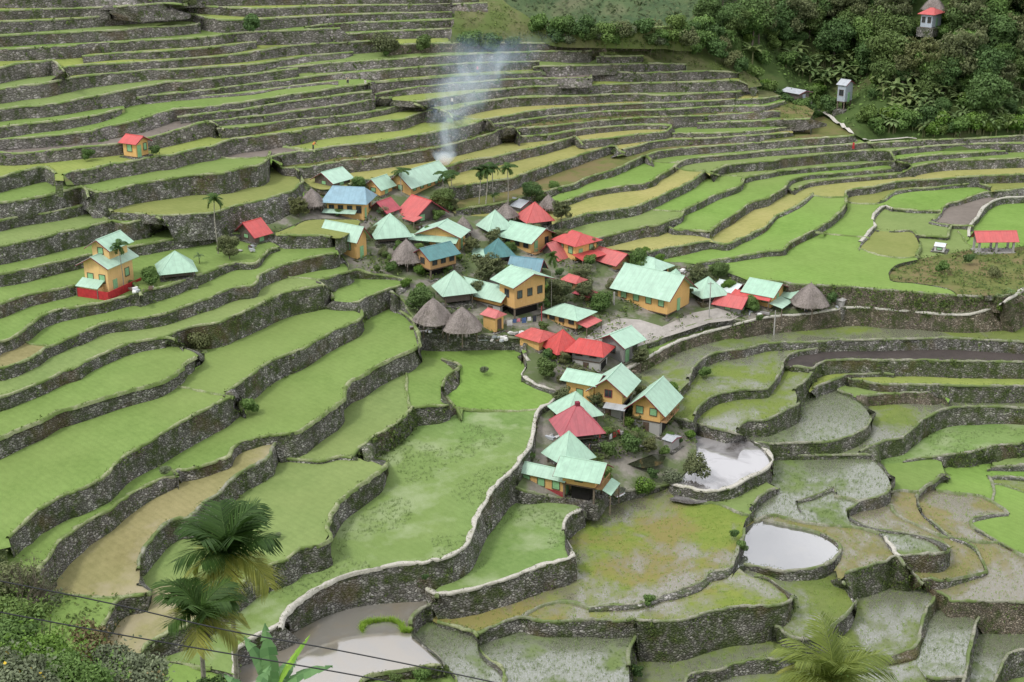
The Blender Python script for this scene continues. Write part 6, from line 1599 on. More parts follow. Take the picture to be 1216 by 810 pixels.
def tree_proto(name,label,h,R,nl,n,leaf,mat,seed,bark='bark',cat='tree',spread=.62,trunk=.14):
    r=np.random.default_rng(seed); root=empty(name); tag(root,label,cat)
    tb=MB(); top=Vector((r.uniform(-.3,.3),r.uniform(-.3,.3),h*.55)); tb.bar((0,0,-1),tuple(top),trunk*h/6,7,trunk*h/11)
    lobes=[(0,0,h*.72,R*.66)]
    for i in range(nl):
        a=i*6.283/nl+r.uniform(-.4,.4); q=r.uniform(.35,1)*R*spread; z=h*r.uniform(.42,.92); rr=R*r.uniform(.30,.50)
        lobes.append((math.cos(a)*q,math.sin(a)*q,z,rr)); tb.bar(tuple(top*r.uniform(.55,1)),(math.cos(a)*q,math.sin(a)*q,z),trunk*h/16,5,trunk*h/40)
    tb.build('trunk',bark,root)
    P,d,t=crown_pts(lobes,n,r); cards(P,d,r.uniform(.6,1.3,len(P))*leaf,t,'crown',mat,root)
    return root
def copy_tree(o,parent=None):
    c=o.copy(); COL.objects.link(c); c.parent=parent
    for ch in list(o.children): copy_tree(ch,c)
    return c
PROTO={}
def frond(mb,tn,base,az,el,L,wid,seg=7,droop=1.2,n_leaf=0,leaf=.35,r=None,lw=.018):
    """feather leaf: midrib with leaflets, or a banana blade when n_leaf=0"""
    p=Vector(base); pts=[p.copy()]; e=el
    for i in range(seg):
        d=Vector((math.cos(az)*math.cos(e),math.sin(az)*math.cos(e),math.sin(e))); p=p+d*(L/seg); pts.append(p.copy()); e-=droop/seg
    side=Vector((-math.sin(az),math.cos(az),0))
    if n_leaf==0:
        for s in (-1,1):
            for i in range(seg):
                w0=wid*math.sin(math.pi*min(1,(i+.35)/(seg+.2)))**.6; w1=wid*math.sin(math.pi*min(1,(i+1.35)/(seg+.2)))**.6 if i<seg-1 else .02
                j=r.uniform(-.3,.05)*wid; dz=Vector((0,0,-.18*wid))
                mb.quad(pts[i],pts[i+1],pts[i+1]+side*s*(w1+j)+dz,pts[i]+side*s*w0+dz)
                tt=r.uniform(.25,.9)+(.12 if s>0 else -.12); tn+= [tt]*4
        mb.bar(pts[0],pts[seg//2],.03*L/2,4,.012*L/2); tn+=[.9]*8
    else:
        for i in range(seg):
            mb.bar(pts[i],pts[i+1],.022*L/2*(1-i/seg)+.006,4); tn+=[.75]*8
        for i in range(n_leaf):
            t=(i+1)/(n_leaf+.5)*seg; a=min(seg-1,int(t)); q=pts[a].lerp(pts[a+1],t-a); dr=(pts[a+1]-pts[a]).normalized()
            ll=leaf*(math.sin(math.pi*(.12+.82*(i+1)/n_leaf))**.55)*r.uniform(.85,1.12)
            up=side.cross(dr)
            for s in (-1,1):
                dd=(side*s*.78+dr*(.62 if n_leaf<22 else .85)+up*(-.10 if s>0 else .10)+Vector((0,0,-.12-.25*r.random()))).normalized()
                tip=q+dd*ll+Vector((0,0,-.10*ll)); w=dr*(.026*leaf+lw)
                mid=q+dd*ll*.5
                mb.quad(q-w*.6,q+w*.6,mid+w*1.1,mid-w*1.1); mb.quad(mid-w*1.1,mid+w*1.1,tip+w*.12,tip-w*.12)
                tt=.35+.4*r.random()+(.1 if s>0 else -.1); tn+=[tt]*8
def banana_proto(label,seed,h=2.6,n=9,mat='leaf_banana',group=None):
    r=random.Random(seed); root=empty('banana_plant'); tag(root,label,'banana plant')
    MB().bar((0,0,-.6),(0.05,0,h*.62),.16,7,.09).build('stem','banana_stem',root)
    mb=MB();tn=[]
    for i in range(n):
        frond(mb,tn,(0.05,0,h*.6),i*2.4+r.uniform(-.3,.3),r.uniform(.55,1.25),r.uniform(1.7,2.5)*h/2.9,.30*h/2.6,6,r.uniform(1.2,2.3),0,r=r)
    o=mb.build('leaves',mat,root); tone_add(o,tn); return root
def palm_proto(label,seed,h,fr=11,L=1.9,leaf=.75,nl=18,mat='leaf_palm',name='areca_palm',trunk=.09,droop=(1.2,2.2),up=(.25,1.25)):
    r=random.Random(seed); root=empty(name); tag(root,label,'palm')
    t=MB(); prev=Vector((0,0,-1.0)); 
    for i in range(7):
        z=h*(i+1)/7; nx=Vector((.25*math.sin(i*.6+seed)*h/12,.15*math.cos(i*.5+seed)*h/12,z)); t.bar(prev,nx,trunk*(1-.05*i),7,trunk*(1-.05*(i+1))); prev=nx
    t.build('trunk','bark_pale',root)
    MB().bar(prev,prev+Vector((0,0,.55)),trunk*1.25,7,trunk*.7).build('crownshaft','leaf_green_shaft',root)
    mb=MB();tn=[]
    for i in range(fr):
        frond(mb,tn,prev+Vector((0,0,.5)),i*2.399+r.uniform(-.3,.3),r.uniform(*up)-(.9 if i%4==3 else 0),L*r.uniform(.85,1.1),0,7,r.uniform(*droop),nl,leaf,r=r,lw=.045)
    o=mb.build('fronds',mat,root); tone_add(o,tn); return root
simple('leaf_green_shaft',(.12,.20,.05),.6,.2)
PROTO['tree0']=tree_proto('broadleaf_tree','x',7.0,3.3,7,5200,.42,'leaf_dark',11)
PROTO['tree1']=tree_proto('broadleaf_tree','x',6.2,3.0,6,4800,.40,'leaf_mid',12)
PROTO['tree2']=tree_proto('broadleaf_tree','x',8.2,3.5,9,5600,.42,'leaf_olive',13,spread=.7)
PROTO['tree3']=tree_proto('broadleaf_tree','x',5.4,2.6,6,4200,.38,'leaf_bright',14)
PROTO['shrub0']=tree_proto('shrub','x',1.9,1.35,6,1500,.26,'leaf_mid',15,cat='shrub',trunk=.05)
PROTO['shrub1']=tree_proto('shrub','x',1.7,1.5,7,1500,.24,'leaf_olive',16,cat='shrub',trunk=.05)
PROTO['shrub2']=tree_proto('shrub','x',2.0,1.3,6,1500,.26,'leaf_dark',17,cat='shrub',trunk=.05)
PROTO['shrub3']=tree_proto('shrub','x',1.5,1.4,6,1400,.24,'leaf_bright',18,cat='shrub',trunk=.05)
PROTO['shrub4']=tree_proto('shrub','x',1.7,1.4,7,1300,.20,'leaf_grey',19,cat='shrub',trunk=.05)
PROTO['banana0']=banana_proto('x',3); PROTO['banana1']=banana_proto('x',8,3.1,10)
PROTO['palm0']=palm_proto('x',2,8.0); PROTO['palm1']=palm_proto('x',5,6.2)
used=set()
LABELSET={}
def put(kind,loc,sc,label,group=None,rz=None,zs=1.0):
    p=PROTO[kind]
    if kind not in used: used.add(kind); o=p
    else: o=copy_tree(p)
    o.location=loc; o.rotation_euler=(0,0,rng.uniform(0,6.28) if rz is None else rz); o.scale=(sc,sc,sc*zs)
    o['label']=label
    if group: o['group']=group
    elif 'group' in o: del o['group']
    return o
def at_base(u,v,zf_=None):
    g=(ground(u,v) if zf_ is None else zf_(u,v))
    return g if g is not None else Vector(unproj(u,v,-68.0))
def veg(kind,u,v,rpx,label,group=None,zf_=None,zs=1.0,h=None):
    """u,v = pixel of the foot; rpx = crown radius in pixels"""
    g=at_base(u,v,zf_); k=g.length/F
    if kind.startswith('tree'): rpx*=1.35; zs*=.85; g=g-Vector((0,0,rpx*k*.35))
    R={'tree0':3.3,'tree1':3.0,'tree2':3.5,'tree3':2.6,'shrub0':1.5,'shrub1':1.6,'shrub2':1.5,'shrub3':1.5,'shrub4':1.5,'banana0':2.2,'banana1':2.4,'palm0':1.7,'palm1':1.7}[kind]
    sc=rpx*k/R
    if h: zs=h*k/{'palm0':8.4,'palm1':6.6}[kind]/sc
    return put(kind,g,sc,label,group,zs=zs)
V=[('tree0',500,368,15,'dark bushy tree at the west edge of the village above the two big thatched huts'),
('tree2',581,338,16,'olive tree in the village centre left of the teal roof'),('tree1',757,318,12,'round green tree beside the broken red roof'),
('tree2',664,362,14,'loose tree in front of the teal roof by the tall posts'),('tree1',714,368,12,'tree above the mint hip roof beside the narrow red sheds'),
('shrub2',648,450,17,'dark tree beside the concrete house on the field edge'),('tree3',797,470,9,'small bright tree right of the lower mint gables'),
('shrub1',826,566,21,'grey green bushy tree on the edge of the foaming pond'),('shrub3',765,588,18,'bright bush below the lower village yard'),('shrub2',748,540,17,'dark bush under the yard of the south east house'),
('shrub2',722,545,15,'dark bush left of the small dark pool'),('tree2',355,258,10,'tree left of the grey thatched hut'),('tree1',426,226,9,'tree behind the blue roof'),
('tree0',527,248,13,'dark tree under the palms beside the long hall'),('tree0',631,236,11,'dark round tree on the terrace above the red pyramid hut'),('tree1',658,228,7,'small tree above the thatched hut at the upper right'),
('tree2',667,262,10,'tree right of the red pyramid hut'),('tree2',272,306,12,'brown green tree beside the tilted red roof'),('tree1',178,336,10,'tree between the tall orange house and the pyramid hut'),
('tree0',853,330,10,'dark tree behind the mint pyramid at the square'),('tree2',828,340,11,'grey tree left of the mint pyramid at the square'),('tree1',891,368,9,'small tree in front of the red lean to at the east end'),
('tree1',604,300,7,'small tree between the teal pyramid and the balcony house'),('tree2',690,338,9,'thin tree above the tall narrow shed'),('shrub2',645,395,9,'bush beside the hip roofed orange house'),
('tree2',560,300,8,'tree between the stacked house and the small pyramid'),('shrub1',455,305,9,'bush right of the western two storey house'),('tree2',700,300,9,'tree behind the red two storey house'),('tree0',640,240,6,'little tree beside the grey tin shed'),
('shrub1',238,415,17,'yellowish bush on the broken wall end of the left terraces'),('shrub0',296,492,13,'green bush hanging over the wall corner of the left terraces'),('shrub4',197,566,10,'pale bush on the low wall by the brown paddy'),
('shrub4',575,445,8,'grey bush at the foot of the village wall'),('shrub1',225,8,11,'bush on the top left terraces, upper one'),('shrub1',248,28,12,'brown bush on the top left terraces, middle one'),('shrub2',300,42,16,'dark bush at the right end of the top left terraces'),
('shrub0',120,180,11,'bush left of the lone orange shed'),('shrub2',185,186,9,'bush just right of the lone orange shed'),('shrub0',105,190,9,'low bush on the wall left of the lone orange shed'),
('shrub4',798,580,17,'grey green bush on the bank below the pool'),('shrub0',700,560,9,'bush right of the tall mint pyramid roof'),('shrub2',1150,315,9,'dark bush on the mound left of the red pavilion'),
('shrub1',1180,330,10,'olive bush on the mound in front of the red pavilion'),('shrub0',1120,325,10,'bush in the middle of the scrubby mound'),('shrub3',1190,372,10,'bright bush at the right edge below the mound'),('shrub0',1212,365,12,'leafy bush at the right edge by the wall corner'),
('shrub2',1170,385,9,'bush on the bank below the mound'),('tree3',865,345,7,'little bright tree at the corner of the square'),('shrub2',755,805,11,'dark bush in the wall gap at the bottom'),('shrub0',500,812,13,'bush on the bank below the muddy pond'),('shrub2',470,815,11,'dark bush on the bank left below the muddy pond'),
('shrub0',770,718,9,'bush on the low wall of the marsh'),('shrub2',505,690,6,'small fern bush in the notch of the big curved wall'),('shrub0',880,655,9,'bush on the bank left of the clear pond'),('shrub2',872,640,8,'dark bush on the bank left of the clear pond, upper one'),
('tree1',838,448,7,'low bush at the left end of the curved paddy wall'),('shrub3',1085,690,7,'bright bush in the broken wall of the lower right'),('shrub4',330,640,6,'pale weed bush on the wall corner left of the big field')]
for kd,u,v,r_,lb in V: veg(kd,u,v,r_,lb)
V2=[]
rr_=random.Random(12)
HP=[(430,263),(452,233),(490,233),(494,264),(464,284),(424,309),(484,314),(530,300),(515,330),(588,274),(635,263),(630,300),(683,309),(660,307),(630,328),(592,306),(725,318),(540,356),(590,370),(625,376),(515,386),(549,395),(588,394),(680,390),(640,414),(668,418),(705,441),(735,430),(780,370),(777,330),(840,352),(905,365),(870,370),(961,366),(730,495),(690,485),(683,505),(685,522),(780,515),(675,558),(650,585),(700,592),(750,385),(820,375),(715,400),(760,398)]
while len(V2)<125:
    u=rr_.uniform(400,1000); v=rr_.uniform(225,600)
    if seed(T2,u,v)!=KV: continue
    if min(math.hypot((u-a)/1.0,(v-b)*1.5) for a,b in HP)<17: continue
    if 690<u<880 and 366<v<412: continue
    V2.append((u,v)); veg(rr_.choice(['shrub0','shrub1','shrub2','shrub0','shrub3','tree2','shrub4']),u,v,rr_.uniform(5.5,11),'leafy bush growing between the village houses','bushes between the village houses')
for (u,v) in [(648,60),(668,57),(690,60),(712,56),(735,60),(757,55),(778,57),(800,58),(815,60),(835,55),(845,62),(858,66),(830,70),(850,80),(868,84),(800,66),(880,94),(762,68)]:
    g=ground(u,v-4) or ground(u,v+4)
    if g is not None: put(rr_.choice(['shrub0','shrub2','shrub1']),g,rr_.uniform(1.6,2.6),'rounded bush on the bank under the far crest','bushes on the bank under the far crest')
PV=[(570,250,9,44,'left one of the three tall palms beside the small mint pyramid'),(578,252,9,48,'middle one of the three tall palms beside the small mint pyramid'),(586,248,9,46,'right one of the three tall palms beside the small mint pyramid'),
(603,242,9,40,'tall palm alone right of the three palms'),(477,232,9,27,'palm in front of the long hall'),(527,236,9,27,'left one of the two palms at the right end of the long hall'),(537,236,9,28,'right one of the two palms at the right end of the long hall'),
(259,300,10,58,'tall palm left of the tilted red roof'),(147,346,8,50,'slim palm in front of the tall orange house'),(588,248,5,16,'short palm at the foot of the three tall palms'),(655,368,6,60,'thin bare stemmed palm by the washing posts')]
for u,v,r_,h,lb in PV: veg('palm0' if h>30 else 'palm1',u,v,r_*1.35,lb,h=h*1.08)
for u,v,r_,lb in ((237,312,10,'banana plant behind the lone pyramid hut'),(228,318,8,'smaller banana plant beside the lone pyramid hut'),(494,372,8,'banana plant under the dark tree above the thatched huts'),(508,318,6,'banana plant in front of the dark green roof'),(1200,352,8,'banana plant at the right edge below the mound'),(1185,356,7,'banana plant left of the right edge bushes')):
    veg('banana0',u,v,r_,lb)
# the wood on the hill
R_=random.Random(5)
avoid=[(944,112,15),(1003,118,15),(1003,140,9),(1105,18,17),(1105,40,12),(889,0,30)]
def clear(u,v):
    for a,b,r in avoid:
        if abs(u-a)<r and -r*.7<v-b<r*1.3: return False
    return True
n=0;tries=0
while n<215 and tries<3500:
    tries+=1; u=R_.uniform(835,1245); v=R_.uniform(-25,150)
    if u<905 and v>45+ (u-835)*.3: continue
    if v>88+ (u-900)*.15 and R_.random()<.70: continue
    if abs(u-1105)<27 and 12<v<92: continue
    if (abs(u-944)<18 or abs(u-1003)<18) and 100<v<160: continue
    if u<1040 and v>95: continue
    if u<985 and v>72: continue
    if not clear(u,v) or not clear(u,v-8): continue
    p=hill_hit(u,v)
    if p is None: continue
    kd=R_.choice(['tree0','tree0','tree1','tree2','tree0']); 
    put(kd,p,R_.uniform(.55,1.6),{'tree0':'dense dark tree in the wood on the right hill','tree1':'fresh green tree in the wood on the right hill','tree2':'olive loose tree in the wood on the right hill'}[kd],{'tree0':'dark trees of the hill wood','tree1':'fresh green trees of the hill wood','tree2':'olive trees of the hill wood'}[kd])
    n+=1
n=0;tries=0
while n<120 and tries<3500:
    tries+=1; u=R_.uniform(925,1240); v=R_.uniform(60,163)
    c=105+ (u-925)*.18
    if abs(v-c)>34 and R_.random()<.8: continue
    if u<1050 and v>118: continue
    if not clear(u,v): continue
    p=hill_hit(u,v)
    if p is None: continue
    put(R_.choice(['banana0','banana1']),p,R_.uniform(.95,1.5),'grey green banana plant in the grove at the foot of the right hill','banana plants at the foot of the right hill'); n+=1
for u,v in ((1012,28),(1025,26),(1035,30),(1020,38),(893,78),(1040,22)):
    p=hill_hit(u,v)
    if p: put('banana1',p,1.5,'bright banana plant high on the hill wood','bright banana plants high on the hill')
n=0
while n<130:
    u=R_.uniform(830,1240); v=R_.uniform(20,166)
    if not clear(u,v-3): continue
    p=hill_hit(u,v)
    if p is None: n+=1; continue
    put(R_.choice(['shrub0','shrub2','shrub3','shrub0']),p,R_.uniform(.9,1.9),'low green shrub on the slope of the right hill','shrubs on the right hill'); n+=1
for i in range(46):
    u=1038+i*4.3+R_.uniform(-2,2); v=R_.uniform(154,164)-(0 if u>1060 else 3)
    p=hill_hit(u,v)
    if p is None: continue
    if i%3: put(R_.choice(['banana0','banana1']),p,R_.uniform(.8,1.3),'grey green banana plant in the grove at the foot of the right hill','banana plants at the foot of the right hill')
    else: put(R_.choice(['shrub0','shrub2','shrub3']),p,R_.uniform(1.2,2.2),'low green shrub on the slope of the right hill','shrubs on the right hill')
for (n_,root,R,rim,foot,nn,H,far) in WALLLIST:
    if n_ not in ('A36','A37'): continue
    for q in range(34 if n_=='A36' else 10):
        i=R_.randrange(len(R)-1); f=R_.uniform(.15,1.0); p=rim[i].lerp(foot[i],f)+nn[i]*.3-Vector((0,0,.7))
        put(R_.choice(['shrub0','shrub2','shrub1','shrub4']),p,R_.uniform(.8,2.0),'rounded bush on the bank under the far crest','bushes on the bank under the far crest')
# undergrowth, one mass
def mass(name,pts,nrm,size,mat,label,cat,tone=None,aspect=.55):
    t=tone if tone is not None else rng.uniform(0,1,len(pts))
    o=cards(pts,nrm,size,t,name,mat,aspect=aspect); tag(o,label,cat,kind='stuff'); return o
P=[]
for _ in range(110000):
    if len(P)>=40000: break
    x=rng.uniform(40,330); y=rng.uniform(255,470)
    if x<.10*y or x>.5*y: continue
    z,d=hill_z(x,y)
    if d<0 or d>140: continue
    nn_=mnoise.noise(Vector((x*.12,y*.12,4)))
    if nn_<-.12 and d<30: continue
    P.append((x,y,z+abs(rng.normal())*.55*(1+max(0,nn_)*2)))
P=np.array(P); nr=rng.normal(size=P.shape)*.6+np.array([0,-.3,1]); mass('undergrowth',P,nr,rng.uniform(.4,.95,len(P)),'leaf_mid','tangled green undergrowth covering the right hill','undergrowth')
P=[]
while len(P)<22000:
    x=rng.uniform(-120,330); y=rng.uniform(452,640)
    if x<-.02*y-40 or x>.42*y: continue
    c=mnoise.noise(Vector((x*.05,y*.05,8)))
    P.append((x,y,farz(x,y)+max(0,c+.25)*9*rng.random()+rng.random()*1.2))
P=np.array(P); nr=rng.normal(size=P.shape)*.6+np.array([0,-.5,1]); mass('distant_forest',P,nr,rng.uniform(.9,2.2,len(P)),'leaf_far_haze','dark forest on the slope beyond the far crest','forest')
# weeds and ferns growing from the walls
P=[];Nn=[];T=[];S=[]
for (n_,root,R,rim,foot,nn,H,far) in WALLLIST:
    dens={'L34':2.2,'L35':1.6,'L86':3.5,'L97':1.2,'L84':1.6,'L69':1.8,'L43':1.4,'L40':1.2,'L48':2.6,'L39':1.3,'A36':2.5,'L95':1.0,'L105':1.3,'L6':.6,'A37':.8,'L109':3,'L75':1.2,'L45':1.3,'A38':1.6,'L8':.8}.get(n_,.7)
    for i in range(len(R)-1):
        if H[i]<.5: continue
        ln=(rim[i+1]-rim[i]).length
        for q in range(int(rng.poisson(ln*H[i]*dens*(.8 if far else 1.3)))):
            f=rng.random()**1.3; t=rng.random(); p=rim[i].lerp(rim[i+1],t).lerp(foot[i].lerp(foot[i+1],t),f)
            if wn(p,.28,21)+.4*wn(p,.9,2)<-.02 and dens<2: continue
            m_=rng.integers(4,9); sz=rng.uniform(.12,.34)*(1.5 if far else 1)*(1.35 if dens>2 else 1)
            for _ in range(m_):
                P.append(tuple(p+nn[i]*rng.uniform(.02,.3)+Vector((rng.normal()*.22,rng.normal()*.12,rng.normal()*.2)))); Nn.append(tuple(nn[i]*.8+Vector((rng.normal()*.5,rng.normal()*.5,.5)))); S.append(sz*rng.uniform(.6,1.3)); T.append(rng.uniform(.0,1))
print('weeds',len(P)); mass('wall_weeds',np.array(P),np.array(Nn),np.array(S),'weed','small green weeds and ferns growing out of the stone walls','weeds',np.array(T))
# grass fringe on the bund tops
P=[];Nn=[];T=[];S=[]
for (n_,root,R,rim,foot,nn,H,far) in WALLLIST:
    for i in range(len(R)-1):
        ln=(rim[i+1]-rim[i]).length
        for q in range(int(rng.poisson(ln*(2.0 if far else 5)))):
            p=rim[i].lerp(rim[i+1],rng.random())
            if wn(p,.33,40)<-.05: continue
            P.append(tuple(p-nn[i]*rng.uniform(-.08,.5)+Vector((0,0,.14+rng.random()*.1)))); Nn.append((rng.normal(),rng.normal(),.25)); S.append(rng.uniform(.14,.32)*(1.4 if far else 1)); T.append(rng.uniform(.2,1))
mass('bund_grass_tufts',np.array(P),np.array(Nn),np.array(S),'weed','short grass along the tops of the paddy walls','grass',np.array(T),aspect=.3)
P=[];Nn=[];S=[];T=[]
for k in SLOPE:
    c=T2['comps'][k]
    for f in c['faces']:
        q=[Vector(unproj(*T2['V'][i],zf(k,*T2['V'][i]))) for i in T2['F'][f]]
        a=(q[1]-q[0]).cross(q[2]-q[0]).length/2
        for _ in range(int(min(400,rng.poisson(a*2.2)))):
            x,y=rng.random(),rng.random()
            if x+y>1: x,y=1-x,1-y
            p=q[0]+(q[1]-q[0])*x+(q[2]-q[0])*y
            if k==KV and wn(p,.16,60)<.06: continue
            if wn(p,.3,12)<-.25: continue
            for _ in range(3): P.append(tuple(p+Vector((rng.normal()*.3,rng.normal()*.3,rng.random()*.5)))); Nn.append((rng.normal()*.5,rng.normal()*.5-.3,1)); S.append(rng.uniform(.2,.55)); T.append(rng.random())
print('slope weeds',len(P)); mass('slope_weeds',np.array(P),np.array(Nn),np.array(S),'weed','rough grass and weeds on the banks and between the houses','weeds',np.array(T))
# rice plants
def sample_comp(k,per_m2,rows=None):
    c=T2['comps'][k]; out=[]
    tri=[];A=[]
    for f in c['faces']:
        q=[Vector(unproj(*T2['V'][i],zf(k,*T2['V'][i]))) for i in T2['F'][f]]
        a=(q[1]-q[0]).cross(q[2]-q[0]).length/2; tri.append(np.array([tuple(x) for x in q])); A.append(a)
    A=np.array(A); tot=A.sum(); n=int(min(60000,tot*per_m2))
    if n<3: return np.zeros((0,3))
    idx=rng.choice(len(A),n,p=A/tot); tr=np.array(tri)[idx]; a=rng.random((n,1));b=rng.random((n,1)); m=(a+b)>1; a=np.where(m,1-a,a); b=np.where(m,1-b,b)
    p=tr[:,0]+(tr[:,1]-tr[:,0])*a+(tr[:,2]-tr[:,0])*b
    p[:,2]-=sunk.get(k,0.1); return p
def blades(name,P,hgt,mat,label,w=.022,per=4):
    n=len(P); P=np.repeat(P,per,0); N=len(P); a=rng.uniform(0,6.283,N); l=rng.uniform(.5,1.4,N); h=hgt*rng.uniform(.6,1.2,N)
    off=rng.normal(size=(N,2))*.06; b0=P.copy(); b0[:,0]+=off[:,0]; b0[:,1]+=off[:,1]
    tip=b0+np.stack([np.cos(a)*l*h,np.sin(a)*l*h,h],1); s=np.stack([-np.sin(a),np.cos(a),np.zeros(N)],1)*w
    V=np.stack([b0-s,b0+s,tip],1).reshape(-1,3)
    me=bpy.data.meshes.new(name); me.vertices.add(3*N); me.vertices.foreach_set('co',V.ravel()); me.loops.add(3*N); me.loops.foreach_set('vertex_index',np.arange(3*N,dtype=np.int32))
    me.polygons.add(N); me.polygons.foreach_set('loop_start',np.arange(0,3*N,3,dtype=np.int32)); me.polygons.foreach_set('loop_total',np.full(N,3,dtype=np.int32))
    at=me.attributes.new('tone','FLOAT','POINT'); at.data.foreach_set('value',np.repeat(rng.random(N),3).astype(np.float32)); me.update(calc_edges=True); me.materials.append(M[mat])
    o=bpy.data.objects.new(name,me); link(o); tag(o,label,'rice',kind='stuff'); return o
G=[];Gp=[];Gb=[]
for k in sunk:
    c=T2['comps'][k]; mt=fmat(k); v=c['c'][1]
    if k in SLOPE or c['area']<20 or v<215: continue
    dd=1.0 if v<420 else (3.2 if v<600 else 4.2)
    
    if mt in ('seedling',): Gp.append(sample_comp(k,dd*.9))
    if mt in ('rice_wet',):
        p=sample_comp(k,dd*1.2); m=np.array([mnoise.noise(Vector((x[0]*.14,x[1]*.14,3)))>.08 for x in p]); Gp.append(p[m])
    if mt in ('green_water','marsh','marsh_brown'): G.append(sample_comp(k,dd*.6))
blades('rice_plants',np.concatenate(G),.22,'rice_leaf','young green rice plants standing in the paddies')
sb=[]
cpt=[(430,750),(431,741),(444,738),(464,737),(476,742),(479,750),(487,750)]
c_=ground(445,760)
for a,b in zip(cpt[:-1],cpt[1:]):
    for q in range(70):
        t=rng.random(); sb.append(tuple(Vector(unproj(a[0]+(b[0]-a[0])*t+rng.normal()*1.1,a[1]+(b[1]-a[1])*t+rng.normal()*.8,c_.z-.2))))
leaf_mat('seedbed',(.25,.42,.05),(.42,.58,.10),wa=0,trans=.5)
blades('rice_seedbed',np.array(sb),.42,'seedbed','bright green curved strip of rice seedlings in the muddy pond',w=.03,per=5)
blades('rice_seedlings',np.concatenate(Gp),.30,'rice_pale','pale thin rice seedlings standing in the flooded paddies')
# ------------------------------------------------------------------ foreground plants, wires, people, smoke
def cam_pt(u,v,D):
    x=(u-608.0)/F; y=(405.0-v)/F; d=Vector((x,CP+y*SP,y*CP-SP)).normalized(); return d*D
leaf_mat('leaf_palm_mix',(.07,.12,.02),(.26,.32,.07),wa=.1)
def fg_palm(label,u,v,D,R_px,seed,fr,mat,leafk=.55,yellow=0,hbelow=None):
    top=cam_pt(u,v,D); k=D/F; L=R_px*k; r=random.Random(seed)
    bz=bankz(top.x,top.y)-.6; h=top.z-bz
    root=empty('palm_tree',(top.x,top.y,bz)); tag(root,label,'palm')
    t=MB(); nseg=26
    for i in range(nseg):
        z0=h*i/nseg; z1=h*(i+1)/nseg; rr=.085*(1-.2*i/nseg); t.bar((0.15*math.sin(z0*.25),0,z0),(.15*math.sin(z1*.25),0,z1-.02),rr*1.04,9,rr*.95)
    t.build('trunk','bark_pale',root)
    tx=.15*math.sin(h*.25)
    MB().bar((tx,0,h-.1),(tx,0,h+.5),.13,10,.08).build('crownshaft','leaf_green_shaft',root)
    for grp,mt in ((0,mat),(1,'leaf_palm_yellow')):
        mb=MB();tn=[]
        for i in range(fr):
            old=(i%3==2) or (yellow and i%2==1)
            if old!=(grp==1): continue
            el=r.uniform(.7,1.5) if not old else r.uniform(-.1,.45)
            frond(mb,tn,(tx,0,h+.4),i*2.399+r.uniform(-.2,.2),el,L*r.uniform(.85,1.12),0,9,r.uniform(.8,1.5) if not old else r.uniform(1.1,1.7),34,L*leafk,r=r,lw=.003)
        o=mb.build('fronds',mt,root); tone_add(o,tn)
    fl=MB(); 
    for i in range(60):
        a=r.uniform(0,6.28); l=r.uniform(.3,.75); fl.bar((tx,0,h-.12),(tx+math.cos(a)*l*.7,math.sin(a)*l*.7,h-.12-r.uniform(.05,.55)),.012,3)
    fl.build('fruit_stalks','bark',root)
    return root
fg_palm('taller foreground palm with dark feathery crown at the lower left',266,672,46,68,3,22,'leaf_palm')
fg_palm('shorter foreground palm with drooping yellowing fronds at the lower left',232,745,44,58,9,17,'leaf_palm',yellow=0)
fg_palm('foreground palm crown rising from the bottom edge at the right',985,818,62,72,14,24,'leaf_palm_mix',leafk=.42)
def fg_banana(label,u,v,D,leaves):
    base=cam_pt(u,v,D); bz=bankz(base.x,base.y)-.3
    root=empty('banana_plant',(base.x,base.y,bz)); tag(root,label,'banana plant')
    h=base.z-bz; MB().bar((0,0,0),(0,0,h),.13,8,.08).build('stem','banana_stem',root); r=random.Random(4)
    for mt in ('banana_leaf','banana_fresh'):
        mb=MB();tn=[]
        for az,el,L,w,dr,m in leaves:
            if m!=mt: continue
            frond(mb,tn,(0,0,h-.05),az,el,L,w,9,dr,0,r=r)
        o=mb.build('leaves',mt,root); tone_add(o,tn)
fg_banana('foreground banana plant with broad leaves right of the palms',324,822,41,[(2.6,1.35,1.9,.27,.7,'banana_leaf'),(1.9,1.45,2.05,.26,.5,'banana_leaf'),(.5,1.05,2.0,.16,.3,'banana_fresh'),(.2,.75,1.9,.28,.8,'banana_leaf'),(-.5,.6,1.7,.27,1.2,'banana_leaf'),(3.4,.6,1.6,.25,1.3,'banana_leaf'),(4.4,.5,1.5,.25,1.4,'banana_leaf'),(1.2,.7,1.5,.25,1.0,'banana_leaf')])
fg_banana('second foreground banana plant low at the bottom edge',300,836,39,[(2.9,1.2,1.2,.22,.8,'banana_leaf'),(.9,1.2,1.2,.22,.7,'banana_leaf'),(5.2,.7,1.2,.2,1.0,'banana_leaf'),(4.0,.7,1.0,.2,1.0,'banana_fresh')])
